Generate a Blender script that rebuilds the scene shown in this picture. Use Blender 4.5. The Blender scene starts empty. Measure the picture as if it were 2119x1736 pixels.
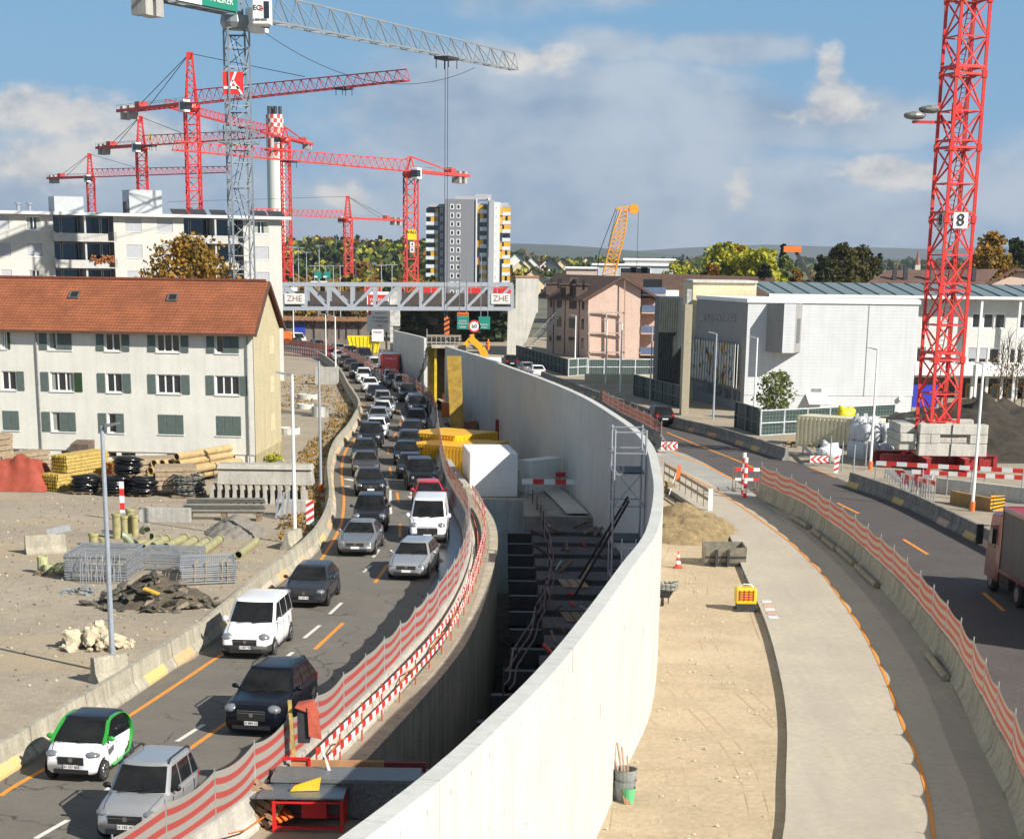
import bpy,math,random
from mathutils import Vector,Matrix,noise
from mathutils.geometry import tessellate_polygon
R = math.radians
S = bpy.context.scene
COL = S.collection
rnd = random.Random(7)
# ------------------------------------------------------------------ camera
CAM_H = 13.5; PITCH = math.atan(1055.5/3804); ROLL = .01294; FPX = 3804.0; CX = 1049.3; CY = 1595.0
KY = 1.8375; KX = 1.028
CF = Vector((0,math.cos(PITCH),-math.sin(PITCH)))
_R0 = Vector((1,0,0)); _U0 = Vector((0,math.sin(PITCH),math.cos(PITCH)))
CR = _R0*math.cos(ROLL) + _U0*math.sin(ROLL)
CU = _U0*math.cos(ROLL) - _R0*math.sin(ROLL)
CAMP = Vector((0,0,CAM_H))
cam = bpy.data.cameras.new("camera"); camo = bpy.data.objects.new("camera",cam); COL.objects.link(camo)
camo.matrix_world = Matrix(((CR.x,CU.x,-CF.x,0),(CR.y,CU.y,-CF.y,0),(CR.z,CU.z,-CF.z,CAM_H),(0,0,0,1)))
cam.sensor_width = 36; cam.lens = 36*FPX/2119; cam.shift_y = (CY-868.9)/2119; cam.shift_x = (1059.5-CX)/2119; cam.clip_start = .5; cam.clip_end = 20000
S.camera = camo
# ------------------------------------------------------------------ light
SUN_EL = R(33.5); SDX,SDY = .785,-.62
sun = bpy.data.lights.new("sun",'SUN'); sun.energy = 5.0; sun.angle = R(.5); sun.color = (1,.94,.85)
suno = bpy.data.objects.new("sun",sun); COL.objects.link(suno)
sdir = Vector((SDX*math.cos(SUN_EL),SDY*math.cos(SUN_EL),math.sin(SUN_EL))).normalized()
suno.rotation_euler = sdir.to_track_quat('Z','Y').to_euler(); suno.location = (40,-20,60)
S.view_settings.view_transform = 'Standard'; S.view_settings.look = 'None'
S.view_settings.exposure = .64; S.view_settings.gamma = 1
W = bpy.data.worlds.new("World"); S.world = W; W.use_nodes = True
def build_world():
 nt = W.node_tree; nt.nodes.clear(); N = nt.nodes.new; L = nt.links.new
 out = N('ShaderNodeOutputWorld'); bg = N('ShaderNodeBackground'); bg.inputs[1].default_value = .05
 sky = N('ShaderNodeTexSky'); sky.sky_type = 'NISHITA'; sky.sun_disc = False
 sky.sun_elevation = SUN_EL; sky.sun_rotation = math.atan2(SDX,SDY)
 sky.air_density = 1.0; sky.dust_density = .35; sky.ozone_density = 1.6; sky.altitude = 400
 tc = N('ShaderNodeTexCoord'); sep = N('ShaderNodeSeparateXYZ'); L(tc.outputs['Generated'],sep.inputs[0])
 def m(op,a,b=None,c=None):
  n = N('ShaderNodeMath'); n.operation = op
  for i,v in enumerate((a,b,c)):
   if v is None: continue
   if isinstance(v,(int,float)): n.inputs[i].default_value = v
   else: L(v,n.inputs[i])
  return n.outputs[0]
 x,y,z = sep.outputs
 az = m('MULTIPLY',m('ARCTAN2',x,y),1.78)
 el = m('MULTIPLY',m('ARCSINE',z),1.82)
 comb = N('ShaderNodeCombineXYZ'); L(az,comb.inputs[0]); L(m('MULTIPLY',el,1.5),comb.inputs[1])
 def noi(scale,det,rough,off=(0,0,0),dist=0):
  mp = N('ShaderNodeMapping'); mp.inputs['Location'].default_value = off; L(comb.outputs[0],mp.inputs[0])
  n = N('ShaderNodeTexNoise'); n.inputs['Scale'].default_value = scale; n.inputs['Detail'].default_value = det
  n.inputs['Roughness'].default_value = rough; n.inputs['Distortion'].default_value = dist; L(mp.outputs[0],n.inputs['Vector']); return n.outputs[0]
 def ell(ca,ce,ra,re,soft=1.0):
  a = m('DIVIDE',m('SUBTRACT',az,R(ca)),R(ra)); e = m('DIVIDE',m('SUBTRACT',el,R(ce)),R(re))
  d = m('SQRT',m('ADD',m('MULTIPLY',a,a),m('MULTIPLY',e,e)))
  v = m('SUBTRACT',1.0,d); return m('MAXIMUM',m('MULTIPLY',v,soft),-1.0)
 def smooth(v,lo,hi):
  r = N('ShaderNodeMapRange'); r.interpolation_type = 'SMOOTHSTEP'; L(v,r.inputs[0])
  r.inputs[1].default_value = lo; r.inputs[2].default_value = hi; return r.outputs[0]
 n1 = noi(9,7,.6,(3,1,0)); n2 = noi(26,5,.6,(1,5,2)); n3 = noi(4,4,.55,(8,2,0),.4)
 nn = m('ADD',m('MULTIPLY',m('SUBTRACT',n1,.5),2.6),m('MULTIPLY',m('SUBTRACT',n2,.5),.9))
 def mx(*a):
  o = a[0]
  for b in a[1:]: o = m('MAXIMUM',o,b)
  return o
 grey = mx(ell(2,6.2,15,5.6,1.7),ell(10,2.5,22,4.5,1.4),ell(-22,2.5,16,5,1.3),ell(12.5,7.2,7.5,2.0,1.3),ell(-21,5,10,3.5,1.2),ell(17.5,7.2,6,1.9,1.6),
    ell(6,14,5,1.6,.8),ell(10.5,10.8,6,1.0,1.0),ell(25,4,5,3.5,1.0),ell(5,10.9,4.0,1.3,1.0),ell(-1,13.5,5,1.6,.6),ell(0,1.5,40,3.2,1.3))
 gm = smooth(m('ADD',grey,m('MULTIPLY',nn,.62)),-.05,.75)
 white = mx(ell(16.2,9.6,.9,1.5,1.3),ell(16.3,8.5,1.9,1.5,1.3),ell(16.2,7.7,3.2,.9,1.2),ell(18.8,4.7,2.6,.95,1.2),ell(21,4.6,2.0,.7,.9),ell(11.8,3.6,.8,1.7,.8),ell(-24,7.2,5.5,1.5,.95),ell(-19,6.0,4,1.6,.9),ell(-25,4.6,4,1.4,.8),ell(-8.9,3.4,1.2,.8,.45),ell(1.0,10.2,1.8,.7,.55))
 wm = smooth(m('ADD',white,m('MULTIPLY',nn,1.05)),-.08,.6)
 def mix(f,a,b):
  q = N('ShaderNodeMix'); q.data_type = 'RGBA'
  if isinstance(f,(int,float)): q.inputs[0].default_value = f
  else: L(f,q.inputs[0])
  for i,v in ((6,a),(7,b)):
   if isinstance(v,tuple): q.inputs[i].default_value = v+(1,)
   else: L(v,q.inputs[i])
  return q.outputs[2]
 lum = smooth(m('ADD',m('MULTIPLY',n3,.6),m('MULTIPLY',n1,.4)),.38,.62)
 gc = mix(lum,(3.6,4.7,6.5),(7.2,8.0,8.9))
 wc = mix(smooth(m('ADD',n2,m('MULTIPLY',n1,.5)),.45,.95),(5.6,6.0,6.8),(10.5,10.0,9.3))
 base = mix(smooth(el,R(-2),R(14)),(3.9,5.3,7.0),sky.outputs[0])
 base = mix(.7,base,(2.5,5.6,9.3))
 base = mix(smooth(el,R(38),R(70)),base,(3.1,3.5,4.1))
 c = mix(m('MULTIPLY',gm,.8),base,gc)
 c = mix(m('MULTIPLY',wm,.85),c,wc)
 L(c,bg.inputs[0]); L(bg.outputs[0],out.inputs[0])
build_world()
# ------------------------------------------------------------------ pixel bookkeeping (photo measurements -> real positions)
REG = dict(A=(0,0,2.6488),B=(700,0,2.6488),C=(1400,0,2.6488),D=(2050,0,2.655),E=(0,500,2.6488),F=(700,500,2.6488),G=(1400,600,2.6488),H=(2050,600,2.655),
   I=(0,1140,3.027),J=(600,1140,3.027),K=(1200,1140,3.027),L=(1800,1100,3.027),M=(2200,1100,3.1),N=(0,1650,2.541),O=(600,1650,2.541),P=(1400,1650,2.541),Q=(2050,1650,2.541))
def uv_(p):
 if isinstance(p[0],str):
  a,b,s = REG[p[0]]; return ((a+p[1]/s)/1.344,(b+p[2]/s)/1.344)
 return p
def ray(p):
 x,y = uv_(p); return CF + CR*((x-CX)/FPX) + CU*((CY-y)/FPX)
def gz(p,z=0):
 d = ray(p); return CAMP + d*((z-CAM_H)/d.z)
def ky(L): return [Vector((p[0]*KX,p[1]*KY,0)) for p in L]
def vy(p,y):
 d = ray(p); return CAMP + d*(y/d.y)
# ------------------------------------------------------------------ materials
MATS = {}
def lin(c):
 return tuple(((v/12.92) if v <= .04045 else ((v+.055)/1.055)**2.4) for v in c)
def M(name,col,rough=.7,metal=0,var=.18,scale=2.0,bump=0,col2=None,fine=.08,spec=None,coat=0,streak=0,alpha=None,bscale=None):
 if name in MATS: return MATS[name]
 m = bpy.data.materials.new(name); m.use_nodes = True; nt = m.node_tree; N = nt.nodes.new; L = nt.links.new
 b = nt.nodes['Principled BSDF']; b.inputs['Roughness'].default_value = rough; b.inputs['Metallic'].default_value = metal
 if spec is not None: b.inputs['Specular IOR Level'].default_value = spec
 if coat and max(col) < .1: b.inputs['Specular IOR Level'].default_value = .25; coat = .18
 if coat: b.inputs['Coat Weight'].default_value = coat; b.inputs['Coat Roughness'].default_value = .05
 if alpha is not None: b.inputs['Alpha'].default_value = alpha
 g = N('ShaderNodeNewGeometry')
 if var or fine or col2:
  c2 = col2 or tuple(max(0,v*(1-var*1.6)) for v in col)
  c1 = col if col2 else tuple(min(1,v*(1+var*.6)) for v in col)
  n = N('ShaderNodeTexNoise'); n.inputs['Scale'].default_value = scale; n.inputs['Detail'].default_value = 6; n.inputs['Roughness'].default_value = .65
  L(g.outputs['Position'],n.inputs['Vector'])
  r = N('ShaderNodeValToRGB'); r.color_ramp.elements[0].position = .32; r.color_ramp.elements[1].position = .68
  r.color_ramp.elements[0].color = c2+(1,); r.color_ramp.elements[1].color = c1+(1,); L(n.outputs[0],r.inputs[0])
  o = r.outputs[0]
  if fine:
   n2 = N('ShaderNodeTexNoise'); n2.inputs['Scale'].default_value = scale*14; n2.inputs['Detail'].default_value = 3; L(g.outputs['Position'],n2.inputs['Vector'])
   mr = N('ShaderNodeMapRange'); mr.inputs[1].default_value = .3; mr.inputs[2].default_value = .7; mr.inputs[3].default_value = 1-fine*2; mr.inputs[4].default_value = 1+fine*2; L(n2.outputs[0],mr.inputs[0])
   mm = N('ShaderNodeMix'); mm.data_type = 'RGBA'; mm.blend_type = 'MULTIPLY'; mm.inputs[0].default_value = 1
   L(o,mm.inputs[6]); L(mr.outputs[0],mm.inputs[7]); o = mm.outputs[2]
  if streak:
   mp = N('ShaderNodeMapping'); mp.inputs['Scale'].default_value = (2.2,2.2,.12); L(g.outputs['Position'],mp.inputs[0])
   n3 = N('ShaderNodeTexNoise'); n3.inputs['Scale'].default_value = 1.4; n3.inputs['Detail'].default_value = 5; L(mp.outputs[0],n3.inputs['Vector'])
   mr = N('ShaderNodeMapRange'); mr.inputs[1].default_value = .3; mr.inputs[2].default_value = .6; mr.inputs[3].default_value = 1-streak; mr.inputs[4].default_value = 1; L(n3.outputs[0],mr.inputs[0])
   mm = N('ShaderNodeMix'); mm.data_type = 'RGBA'; mm.blend_type = 'MULTIPLY'; mm.inputs[0].default_value = 1
   L(o,mm.inputs[6]); L(mr.outputs[0],mm.inputs[7]); o = mm.outputs[2]
  L(o,b.inputs['Base Color'])
 else: b.inputs['Base Color'].default_value = col+(1,)
 if bump:
  nb = N('ShaderNodeTexNoise'); nb.inputs['Scale'].default_value = bscale or scale*8; nb.inputs['Detail'].default_value = 5; L(g.outputs['Position'],nb.inputs['Vector'])
  bp = N('ShaderNodeBump'); bp.inputs['Strength'].default_value = bump; bp.inputs['Distance'].default_value = .05; L(nb.outputs[0],bp.inputs['Height']); L(bp.outputs[0],b.inputs['Normal'])
 MATS[name] = m; return m
def flat(name,col,rough=.6,metal=0,**k): return M(name,col,rough,metal,var=0,fine=0,**k)
def paint(name,col): return M(name,col,.28,0,var=.03,scale=1.5,fine=0,coat=.45)
concrete = M('concrete',(.42,.41,.37),.85,var=.12,scale=.8,streak=.25,bump=.15)
concrete_light = M('concrete_light',(.55,.54,.49),.85,var=.08,scale=.7,streak=.15,bump=.1)
concrete_dark = M('concrete_dark',(.2,.2,.18),.9,var=.2,scale=1.2,streak=.3,bump=.2)
steel_dark = M('steel_dark',(.05,.05,.055),.6,.3,var=.2,scale=3)
galv = M('galvanised_steel',(.42,.44,.46),.45,.6,var=.1,scale=5)
galv_pole = M('galvanised_pole',(.36,.4,.44),.5,.3,var=.08,scale=3)
black = flat('black',(.012,.012,.013),.7)
rubber = M('rubber',(.018,.018,.018),.85,var=.2,scale=8)
white_p = M('white_paint',(.78,.78,.76),.5,var=.05,scale=2)
red_p = M('red_paint',(.6,.035,.025),.5,var=.1,scale=2)
orange_p = M('orange_paint',(.75,.17,.03),.5,var=.1,scale=2)
yellow_p = M('yellow_paint',(.78,.48,.03),.5,var=.12,scale=2)
wood = M('timber',(.34,.26,.17),.85,var=.25,scale=5,bump=.2)
wood_dark = M('weathered_timber',(.22,.16,.1),.9,var=.3,scale=5,bump=.2)
wood_y = M('yellow_formwork_timber',(.5,.36,.1),.8,var=.25,scale=5)
glass = flat('window_glass',(.02,.025,.03),.06,spec=.8)
carglass = M('car_glass',(.02,.021,.021),.05,spec=.25,var=.5,scale=1.1,fine=0,col2=(.004,.005,.006))
chrome = flat('chrome',(.6,.6,.62),.15,1)
lampglass = flat('headlight_glass',(.34,.35,.36),.1,.6)
tailred = flat('tail_light_red',(.35,.01,.01),.2)
# ------------------------------------------------------------------ mesh building
OFF = {}
class MB:
 def __init__(s): s.v = []; s.f = []; s.m = []; s.uv = {}
 def vert(s,p): s.v.append(tuple(p)); return len(s.v)-1
 def face(s,idx,m=0,uv=None):
  s.f.append(tuple(idx)); s.m.append(m)
  if uv: s.uv[len(s.f)-1] = uv
 def poly(s,pts,m=0,uv=None): s.face([s.vert(p) for p in pts],m,uv)
 def hexa(s,P,m=0):
  i = [s.vert(p) for p in P]
  for q in ((3,2,1,0),(4,5,6,7),(0,1,5,4),(1,2,6,5),(2,3,7,6),(3,0,4,7)): s.face([i[k] for k in q],m)
 def box(s,x0,x1,y0,y1,z0,z1,m=0):
  s.hexa([(x0,y0,z0),(x1,y0,z0),(x1,y1,z0),(x0,y1,z0),(x0,y0,z1),(x1,y0,z1),(x1,y1,z1),(x0,y1,z1)],m)
 def obox(s,c,sx,sy,sz,rz=0,m=0,tilt=0):
  c = Vector(c); a = Matrix.Rotation(rz,3,'Z') @ Matrix.Rotation(tilt,3,'Y')
  P = [c + a @ Vector((dx*sx/2,dy*sy/2,dz*sz)) for dz in (0,1) for dx,dy in ((-1,-1),(1,-1),(1,1),(-1,1))]
  s.hexa(P,m)
 def bar(s,a,b,w,m=0,h=None,up=None):
  a = Vector(a); b = Vector(b); d = b-a
  if d.length < 1e-6: return
  d.normalize(); u = Vector(up) if up else (Vector((0,0,1)) if abs(d.z) < .95 else Vector((1,0,0)))
  x = d.cross(u).normalized()*w/2; y = x.cross(d).normalized()*(h or w)/2
  s.hexa([a-x-y,a+x-y,a+x+y,a-x+y,b-x-y,b+x-y,b+x+y,b-x+y],m)
 def tube(s,a,b,r,n=8,m=0,r2=None,caps=True):
  a = Vector(a); b = Vector(b); d = (b-a).normalized(); u = Vector((0,0,1)) if abs(d.z) < .9 else Vector((1,0,0))
  x = d.cross(u).normalized(); y = x.cross(d); r2 = r if r2 is None else r2
  A = []; B = []
  for k in range(n):
   t = 2*math.pi*k/n; q = x*math.cos(t)+y*math.sin(t); A.append(s.vert(a+q*r)); B.append(s.vert(b+q*r2))
  for k in range(n): s.face((A[k],B[k],B[(k+1) % n],A[(k+1) % n]),m)
  if caps: s.face(A,m); s.face(B[::-1],m)
 def path(s,pts,r,n=6,m=0):
  for i in range(len(pts)-1): s.tube(pts[i],pts[i+1],r,n,m)
 def pipe(s,a,b,r,t,n=20,m=0,mi=None):
  a = Vector(a); b = Vector(b); d = (b-a).normalized(); u = Vector((0,0,1)) if abs(d.z) < .9 else Vector((1,0,0))
  x = d.cross(u).normalized(); y = x.cross(d); rings = []
  for c,rr in ((a,r),(b,r),(b,r-t),(a,r-t)):
   rings.append([s.vert(c+(x*math.cos(2*math.pi*k/n)+y*math.sin(2*math.pi*k/n))*rr) for k in range(n)])
  for j in range(4):
   A = rings[j]; B = rings[(j+1) % 4]
   for k in range(n): s.face((A[k],B[k],B[(k+1) % n],A[(k+1) % n]),(mi if mi is not None and j == 2 else m))
 def lathe(s,c,prof,axis='Z',n=20,m=0,caps=True):
  c = Vector(c); rings = []
  for r,h in prof:
   ring = []
   for k in range(n):
    t = 2*math.pi*k/n; p = (r*math.cos(t),r*math.sin(t),h)
    if axis == 'Y': p = (p[0],h,p[1])
    if axis == 'X': p = (h,p[0],p[1])
    ring.append(s.vert(c+Vector(p)))
   rings.append(ring)
  for j in range(len(rings)-1):
   A,B = rings[j],rings[j+1]
   for k in range(n): s.face((A[k],A[(k+1) % n],B[(k+1) % n],B[k]),m)
  if caps: s.face(rings[0][::-1],m); s.face(rings[-1],m)
 def prism(s,pts,z0,z1,m=0):
  n = len(pts); A = [s.vert((p[0],p[1],z0)) for p in pts]; B = [s.vert((p[0],p[1],z1)) for p in pts]
  s.face(A[::-1],m); s.face(B,m)
  for k in range(n): s.face((A[k],A[(k+1) % n],B[(k+1) % n],B[k]),m)
 def grid(s,rows,m=0,uv=None,close=False):
  ids = [[s.vert(p) for p in r] for r in rows]
  for j in range(len(ids)-1):
   n = len(ids[j]); rng = range(n if close else n-1)
   for k in rng:
    k2 = (k+1) % n
    s.face((ids[j][k],ids[j][k2],ids[j+1][k2],ids[j+1][k]),m,[uv[j][k],uv[j][k2],uv[j+1][k2],uv[j+1][k]] if uv else None)
  return ids
 def blob(s,c,rx,ry,rz,seed=0,rough=.25,nu=8,nv=6,m=0):
  c = Vector(c); rows = []
  for j in range(nv+1):
   ph = math.pi*j/nv; row = []
   for k in range(nu):
    t = 2*math.pi*k/nu; d = Vector((math.sin(ph)*math.cos(t),math.sin(ph)*math.sin(t),math.cos(ph)))
    f = 1+rough*noise.noise(d*1.7+Vector((seed*3.1,seed*1.7,0)))*2
    row.append(c+Vector((d.x*rx*f,d.y*ry*f,d.z*rz*f)))
   rows.append(row)
  s.grid(rows,m,close=True)
 def build(s,name,mats,parent=None,smooth=False,local=False,bevel=0):
  me = bpy.data.meshes.new(name)
  if parent is not None and not local:
   o = OFF.get(parent.name,Vector((0,0,0))); vs = [(v[0]-o.x,v[1]-o.y,v[2]-o.z) for v in s.v]; loc = None
  elif parent is None and not local:
   xs = [v[0] for v in s.v]; ys = [v[1] for v in s.v]; zs = [v[2] for v in s.v]
   o = Vector(((min(xs)+max(xs))/2,(min(ys)+max(ys))/2,min(zs))); vs = [(v[0]-o.x,v[1]-o.y,v[2]-o.z) for v in s.v]; loc = o
  else: vs = s.v; loc = None
  me.from_pydata(vs,[],s.f)
  if not isinstance(mats,(list,tuple)): mats = [mats]
  for mt in mats: me.materials.append(mt)
  if len(mats) > 1: me.polygons.foreach_set('material_index',s.m)
  if s.uv:
   ul = me.uv_layers.new(name='UVMap')
   for fi,uvs in s.uv.items():
    for li,q in zip(me.polygons[fi].loop_indices,uvs): ul.data[li].uv = q
  if smooth: me.polygons.foreach_set('use_smooth',[True]*len(me.polygons))
  me.update(); ob = bpy.data.objects.new(name,me); COL.objects.link(ob)
  if parent is not None:
   ob.parent = parent; OFF[ob.name] = OFF.get(parent.name,Vector((0,0,0)))
  else:
   if loc is not None: ob.location = loc; OFF[ob.name] = Vector(loc)
  if bevel:
   bm = ob.modifiers.new('bevel','BEVEL'); bm.width = bevel; bm.segments = 2; bm.limit_method = 'ANGLE'
  return ob
def tag(o,label=None,cat=None,group=None,kind=None):
 if label: o['label'] = label
 if cat: o['category'] = cat
 if group: o['group'] = group
 if kind: o['kind'] = kind
 return o
def thing(name,loc,label,cat,group=None):
 o = bpy.data.objects.new(name,None); COL.objects.link(o); o.location = loc; o.empty_display_size = .3
 OFF[o.name] = Vector(loc); return tag(o,label,cat,group)
def ground(name,mb,mat,**k): return tag(mb.build(name,mat,**k),kind='structure')
def smoothline(pts,n=6):
 P = [Vector(p) for p in pts]; P = [P[0]*2-P[1]]+P+[P[-1]*2-P[-2]]; out = []
 for i in range(1,len(P)-2):
  for k in range(n):
   t = k/n; a,b,c,d = P[i-1:i+3]
   out.append(.5*((2*b)+(c-a)*t+(2*a-5*b+4*c-d)*t*t+(3*b-a-3*c+d)*t**3))
 out.append(P[-2]); return out
def resample(line,step):
 out = [line[0].copy()]; acc = 0
 for a,b in zip(line,line[1:]):
  L = (b-a).length; pos = step-acc
  while pos <= L: out.append(a.lerp(b,pos/L)); pos += step
  acc = (acc+L) % step if L+acc >= step else acc+L
 return out
def normals2(line):
 out = []
 for i in range(len(line)):
  a = line[max(0,i-1)]; b = line[min(len(line)-1,i+1)]; d = (b-a); d.z = 0; d.normalize(); out.append(Vector((d.y,-d.x,0)))
 return out
def strip(line,w0,w1,z0=0,z1=None):
 N = normals2(line); mb = MB(); acc = 0; A = []; B = []; ua = []; ub = []; prev = None
 for p,n in zip(line,N):
  if prev is not None: acc += (p-prev).length
  prev = p; A.append((p+n*w0).to_3d()[:2]+(z0,)); B.append((p+n*w1).to_3d()[:2]+(z0 if z1 is None else z1,)); ua.append((acc,0)); ub.append((acc,1))
 mb.grid([A,B],0,[ua,ub]); return mb
def text_mesh(txt,size,origin,right,up,mat,name='lettering',parent=None,depth=.01,bold=0,align='CENTER'):
 c = bpy.data.curves.new('t','FONT'); c.body = txt; c.size = size; c.align_x = align; c.align_y = 'CENTER'; c.extrude = depth; c.offset = bold
 o = bpy.data.objects.new('t',c); COL.objects.link(o); dg = bpy.context.evaluated_depsgraph_get()
 me = bpy.data.meshes.new_from_object(o.evaluated_get(dg)); bpy.data.objects.remove(o); bpy.data.curves.remove(c)
 right = Vector(right).normalized(); up = Vector(up).normalized(); nrm = right.cross(up); origin = Vector(origin)
 off = OFF.get(parent.name,Vector((0,0,0))) if parent else Vector((0,0,0))
 for v in me.vertices: v.co = origin+right*v.co.x+up*v.co.y+nrm*v.co.z-off
 me.materials.clear(); me.materials.append(mat); ob = bpy.data.objects.new(name,me); COL.objects.link(ob)
 if parent: ob.parent = parent; OFF[ob.name] = off
 return ob
# ------------------------------------------------------------------ ground, roads, trench
def nodes_of(m): return m.node_tree,m.node_tree.nodes.new,m.node_tree.links.new
def insert_mult(m,fac_socket,col):
 nt,N,L = nodes_of(m); b = nt.nodes['Principled BSDF']; src = b.inputs['Base Color']
 mm = N('ShaderNodeMix'); mm.data_type = 'RGBA'
 if src.is_linked: L(src.links[0].from_socket,mm.inputs[6])
 else: mm.inputs[6].default_value = src.default_value
 mm.inputs[7].default_value = col+(1,); L(fac_socket,mm.inputs[0]); L(mm.outputs[2],b.inputs['Base Color'])
def mth(m,op,a,b=None,c=None):
 nt,N,L = nodes_of(m); n = N('ShaderNodeMath'); n.operation = op
 for i,v in enumerate((a,b,c)):
  if v is None: continue
  if isinstance(v,(int,float)): n.inputs[i].default_value = v
  else: L(v,n.inputs[i])
 return n.outputs[0]
def uvsep(m):
 nt,N,L = nodes_of(m); u = N('ShaderNodeUVMap'); s = N('ShaderNodeSeparateXYZ'); L(u.outputs[0],s.inputs[0]); return s.outputs
def possep(m,scale=None,rz=0):
 nt,N,L = nodes_of(m); g = N('ShaderNodeNewGeometry'); mp = N('ShaderNodeMapping'); mp.vector_type = 'TEXTURE'; mp.inputs['Rotation'].default_value = (0,0,rz)
 L(g.outputs['Position'],mp.inputs[0]); s = N('ShaderNodeSeparateXYZ'); L(mp.outputs[0],s.inputs[0]); return s.outputs
def noisefac(m,scale,lo,hi,detail=4,vec=None,mapscale=None,dist=0):
 nt,N,L = nodes_of(m); g = N('ShaderNodeNewGeometry'); n = N('ShaderNodeTexNoise'); n.inputs['Scale'].default_value = scale; n.inputs['Detail'].default_value = detail; n.inputs['Distortion'].default_value = dist
 src = vec or g.outputs['Position']
 if mapscale: mp = N('ShaderNodeMapping'); mp.inputs['Scale'].default_value = mapscale; L(src,mp.inputs[0]); src = mp.outputs[0]
 L(src,n.inputs['Vector']); r = N('ShaderNodeMapRange'); r.interpolation_type = 'SMOOTHSTEP'; r.inputs[1].default_value = lo; r.inputs[2].default_value = hi; L(n.outputs[0],r.inputs[0]); return r.outputs[0]
def lines(m,c,spacing,width,off=0):
 f = mth(m,'FRACT',mth(m,'DIVIDE',mth(m,'ADD',c,off),spacing)); return mth(m,'LESS_THAN',f,width/spacing)
def cracks(m,scale,width,col,mask=.5,dist=.35):
 nt,N,L = nodes_of(m); g = N('ShaderNodeNewGeometry'); n = N('ShaderNodeTexNoise'); n.inputs['Scale'].default_value = 1.3; n.inputs['Detail'].default_value = 6; L(g.outputs['Position'],n.inputs['Vector'])
 va = N('ShaderNodeVectorMath'); va.operation = 'MULTIPLY_ADD'; L(n.outputs['Color'],va.inputs[0]); va.inputs[1].default_value = (dist*3,dist*3,0); L(g.outputs['Position'],va.inputs[2])
 v = N('ShaderNodeTexVoronoi'); v.feature = 'DISTANCE_TO_EDGE'; v.inputs['Scale'].default_value = scale; L(va.outputs[0],v.inputs['Vector'])
 f = mth(m,'LESS_THAN',v.outputs['Distance'],width); k = noisefac(m,.22,mask,mask+.06)
 insert_mult(m,mth(m,'MULTIPLY',mth(m,'MULTIPLY',f,k),.75),col)
asph_l = M('asphalt_worn',(.15,.136,.115),.88,var=.1,scale=.5,fine=.035,bump=.25,bscale=25)
cracks(asph_l,.42,.012,(.04,.035,.03),.47)
insert_mult(asph_l,mth(asph_l,'MULTIPLY',noisefac(asph_l,.25,.55,.7,mapscale=(1,.25,1)),.35),(.09,.085,.08))
asph_r = M('asphalt_dark',(.085,.073,.068),.85,var=.1,scale=.4,fine=.08,bump=.25,bscale=25)
asph_wet = M('asphalt_wet',(.05,.05,.052),.28,var=.3,scale=1.2,fine=.1)
gravel = M('gravel_yard',(.33,.28,.21),.95,var=.1,scale=.18,fine=.05,bump=.6,bscale=9)
insert_mult(gravel,mth(gravel,'MULTIPLY',noisefac(gravel,.11,.5,.66,mapscale=(.5,1.4,1),dist=1),.7),(.37,.29,.18))
insert_mult(gravel,mth(gravel,'MULTIPLY',noisefac(gravel,.3,.56,.7,mapscale=(.5,1,1)),.4),(.2,.17,.14))
insert_mult(gravel,mth(gravel,'MULTIPLY',noisefac(gravel,13,.62,.7),.55),(.55,.5,.42)); insert_mult(gravel,mth(gravel,'MULTIPLY',noisefac(gravel,17,.6,.7),.4),(.12,.1,.08)); insert_mult(gravel,mth(gravel,'MULTIPLY',noisefac(gravel,.7,.55,.72,dist=1),.35),(.22,.18,.13))
sand = M('compacted_sand',(.44,.345,.225),.95,var=.1,scale=.35,fine=.06,bump=.5,bscale=6)
insert_mult(sand,mth(sand,'MULTIPLY',noisefac(sand,.9,.56,.68,mapscale=(.6,1.6,1)),.35),(.33,.25,.14))
insert_mult(sand,mth(sand,'MULTIPLY',noisefac(sand,.3,.5,.7),.5),(.54,.44,.3))
def tracks(m):
 P = possep(m); w = noisefac(m,.022,0,1,1); q = mth(m,'MULTIPLY_ADD',w,9,P[0])
 f = mth(m,'FRACT',mth(m,'DIVIDE',q,2.1)); l1 = mth(m,'LESS_THAN',mth(m,'ABSOLUTE',mth(m,'SUBTRACT',f,.3)),.012); l2 = mth(m,'LESS_THAN',mth(m,'ABSOLUTE',mth(m,'SUBTRACT',f,.55)),.01)
 k = noisefac(m,.35,.45,.6); insert_mult(m,mth(m,'MULTIPLY',mth(m,'MULTIPLY',mth(m,'MAXIMUM',l1,l2),k),.65),(.26,.18,.1))
tracks(sand); tracks(gravel)
pave = M('pale_concrete_pavement',(.43,.38,.3),.9,var=.07,scale=.3,fine=.04,bump=.15)
insert_mult(pave,mth(pave,'MULTIPLY',noisefac(pave,.35,.45,.7,mapscale=(1.6,.35,1)),.5),(.36,.32,.27)); insert_mult(pave,mth(pave,'MULTIPLY',noisefac(pave,1.1,.5,.75,mapscale=(1.8,.12,1)),.3),(.31,.28,.24))
grey_pave = M('grey_concrete_pavement',(.33,.32,.29),.9,var=.1,scale=.35,fine=.05,bump=.15)
wallmat = M('cast_concrete_wall',(.53,.535,.505),.85,var=.06,scale=.45,fine=.025,streak=.08,bump=.1)
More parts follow.
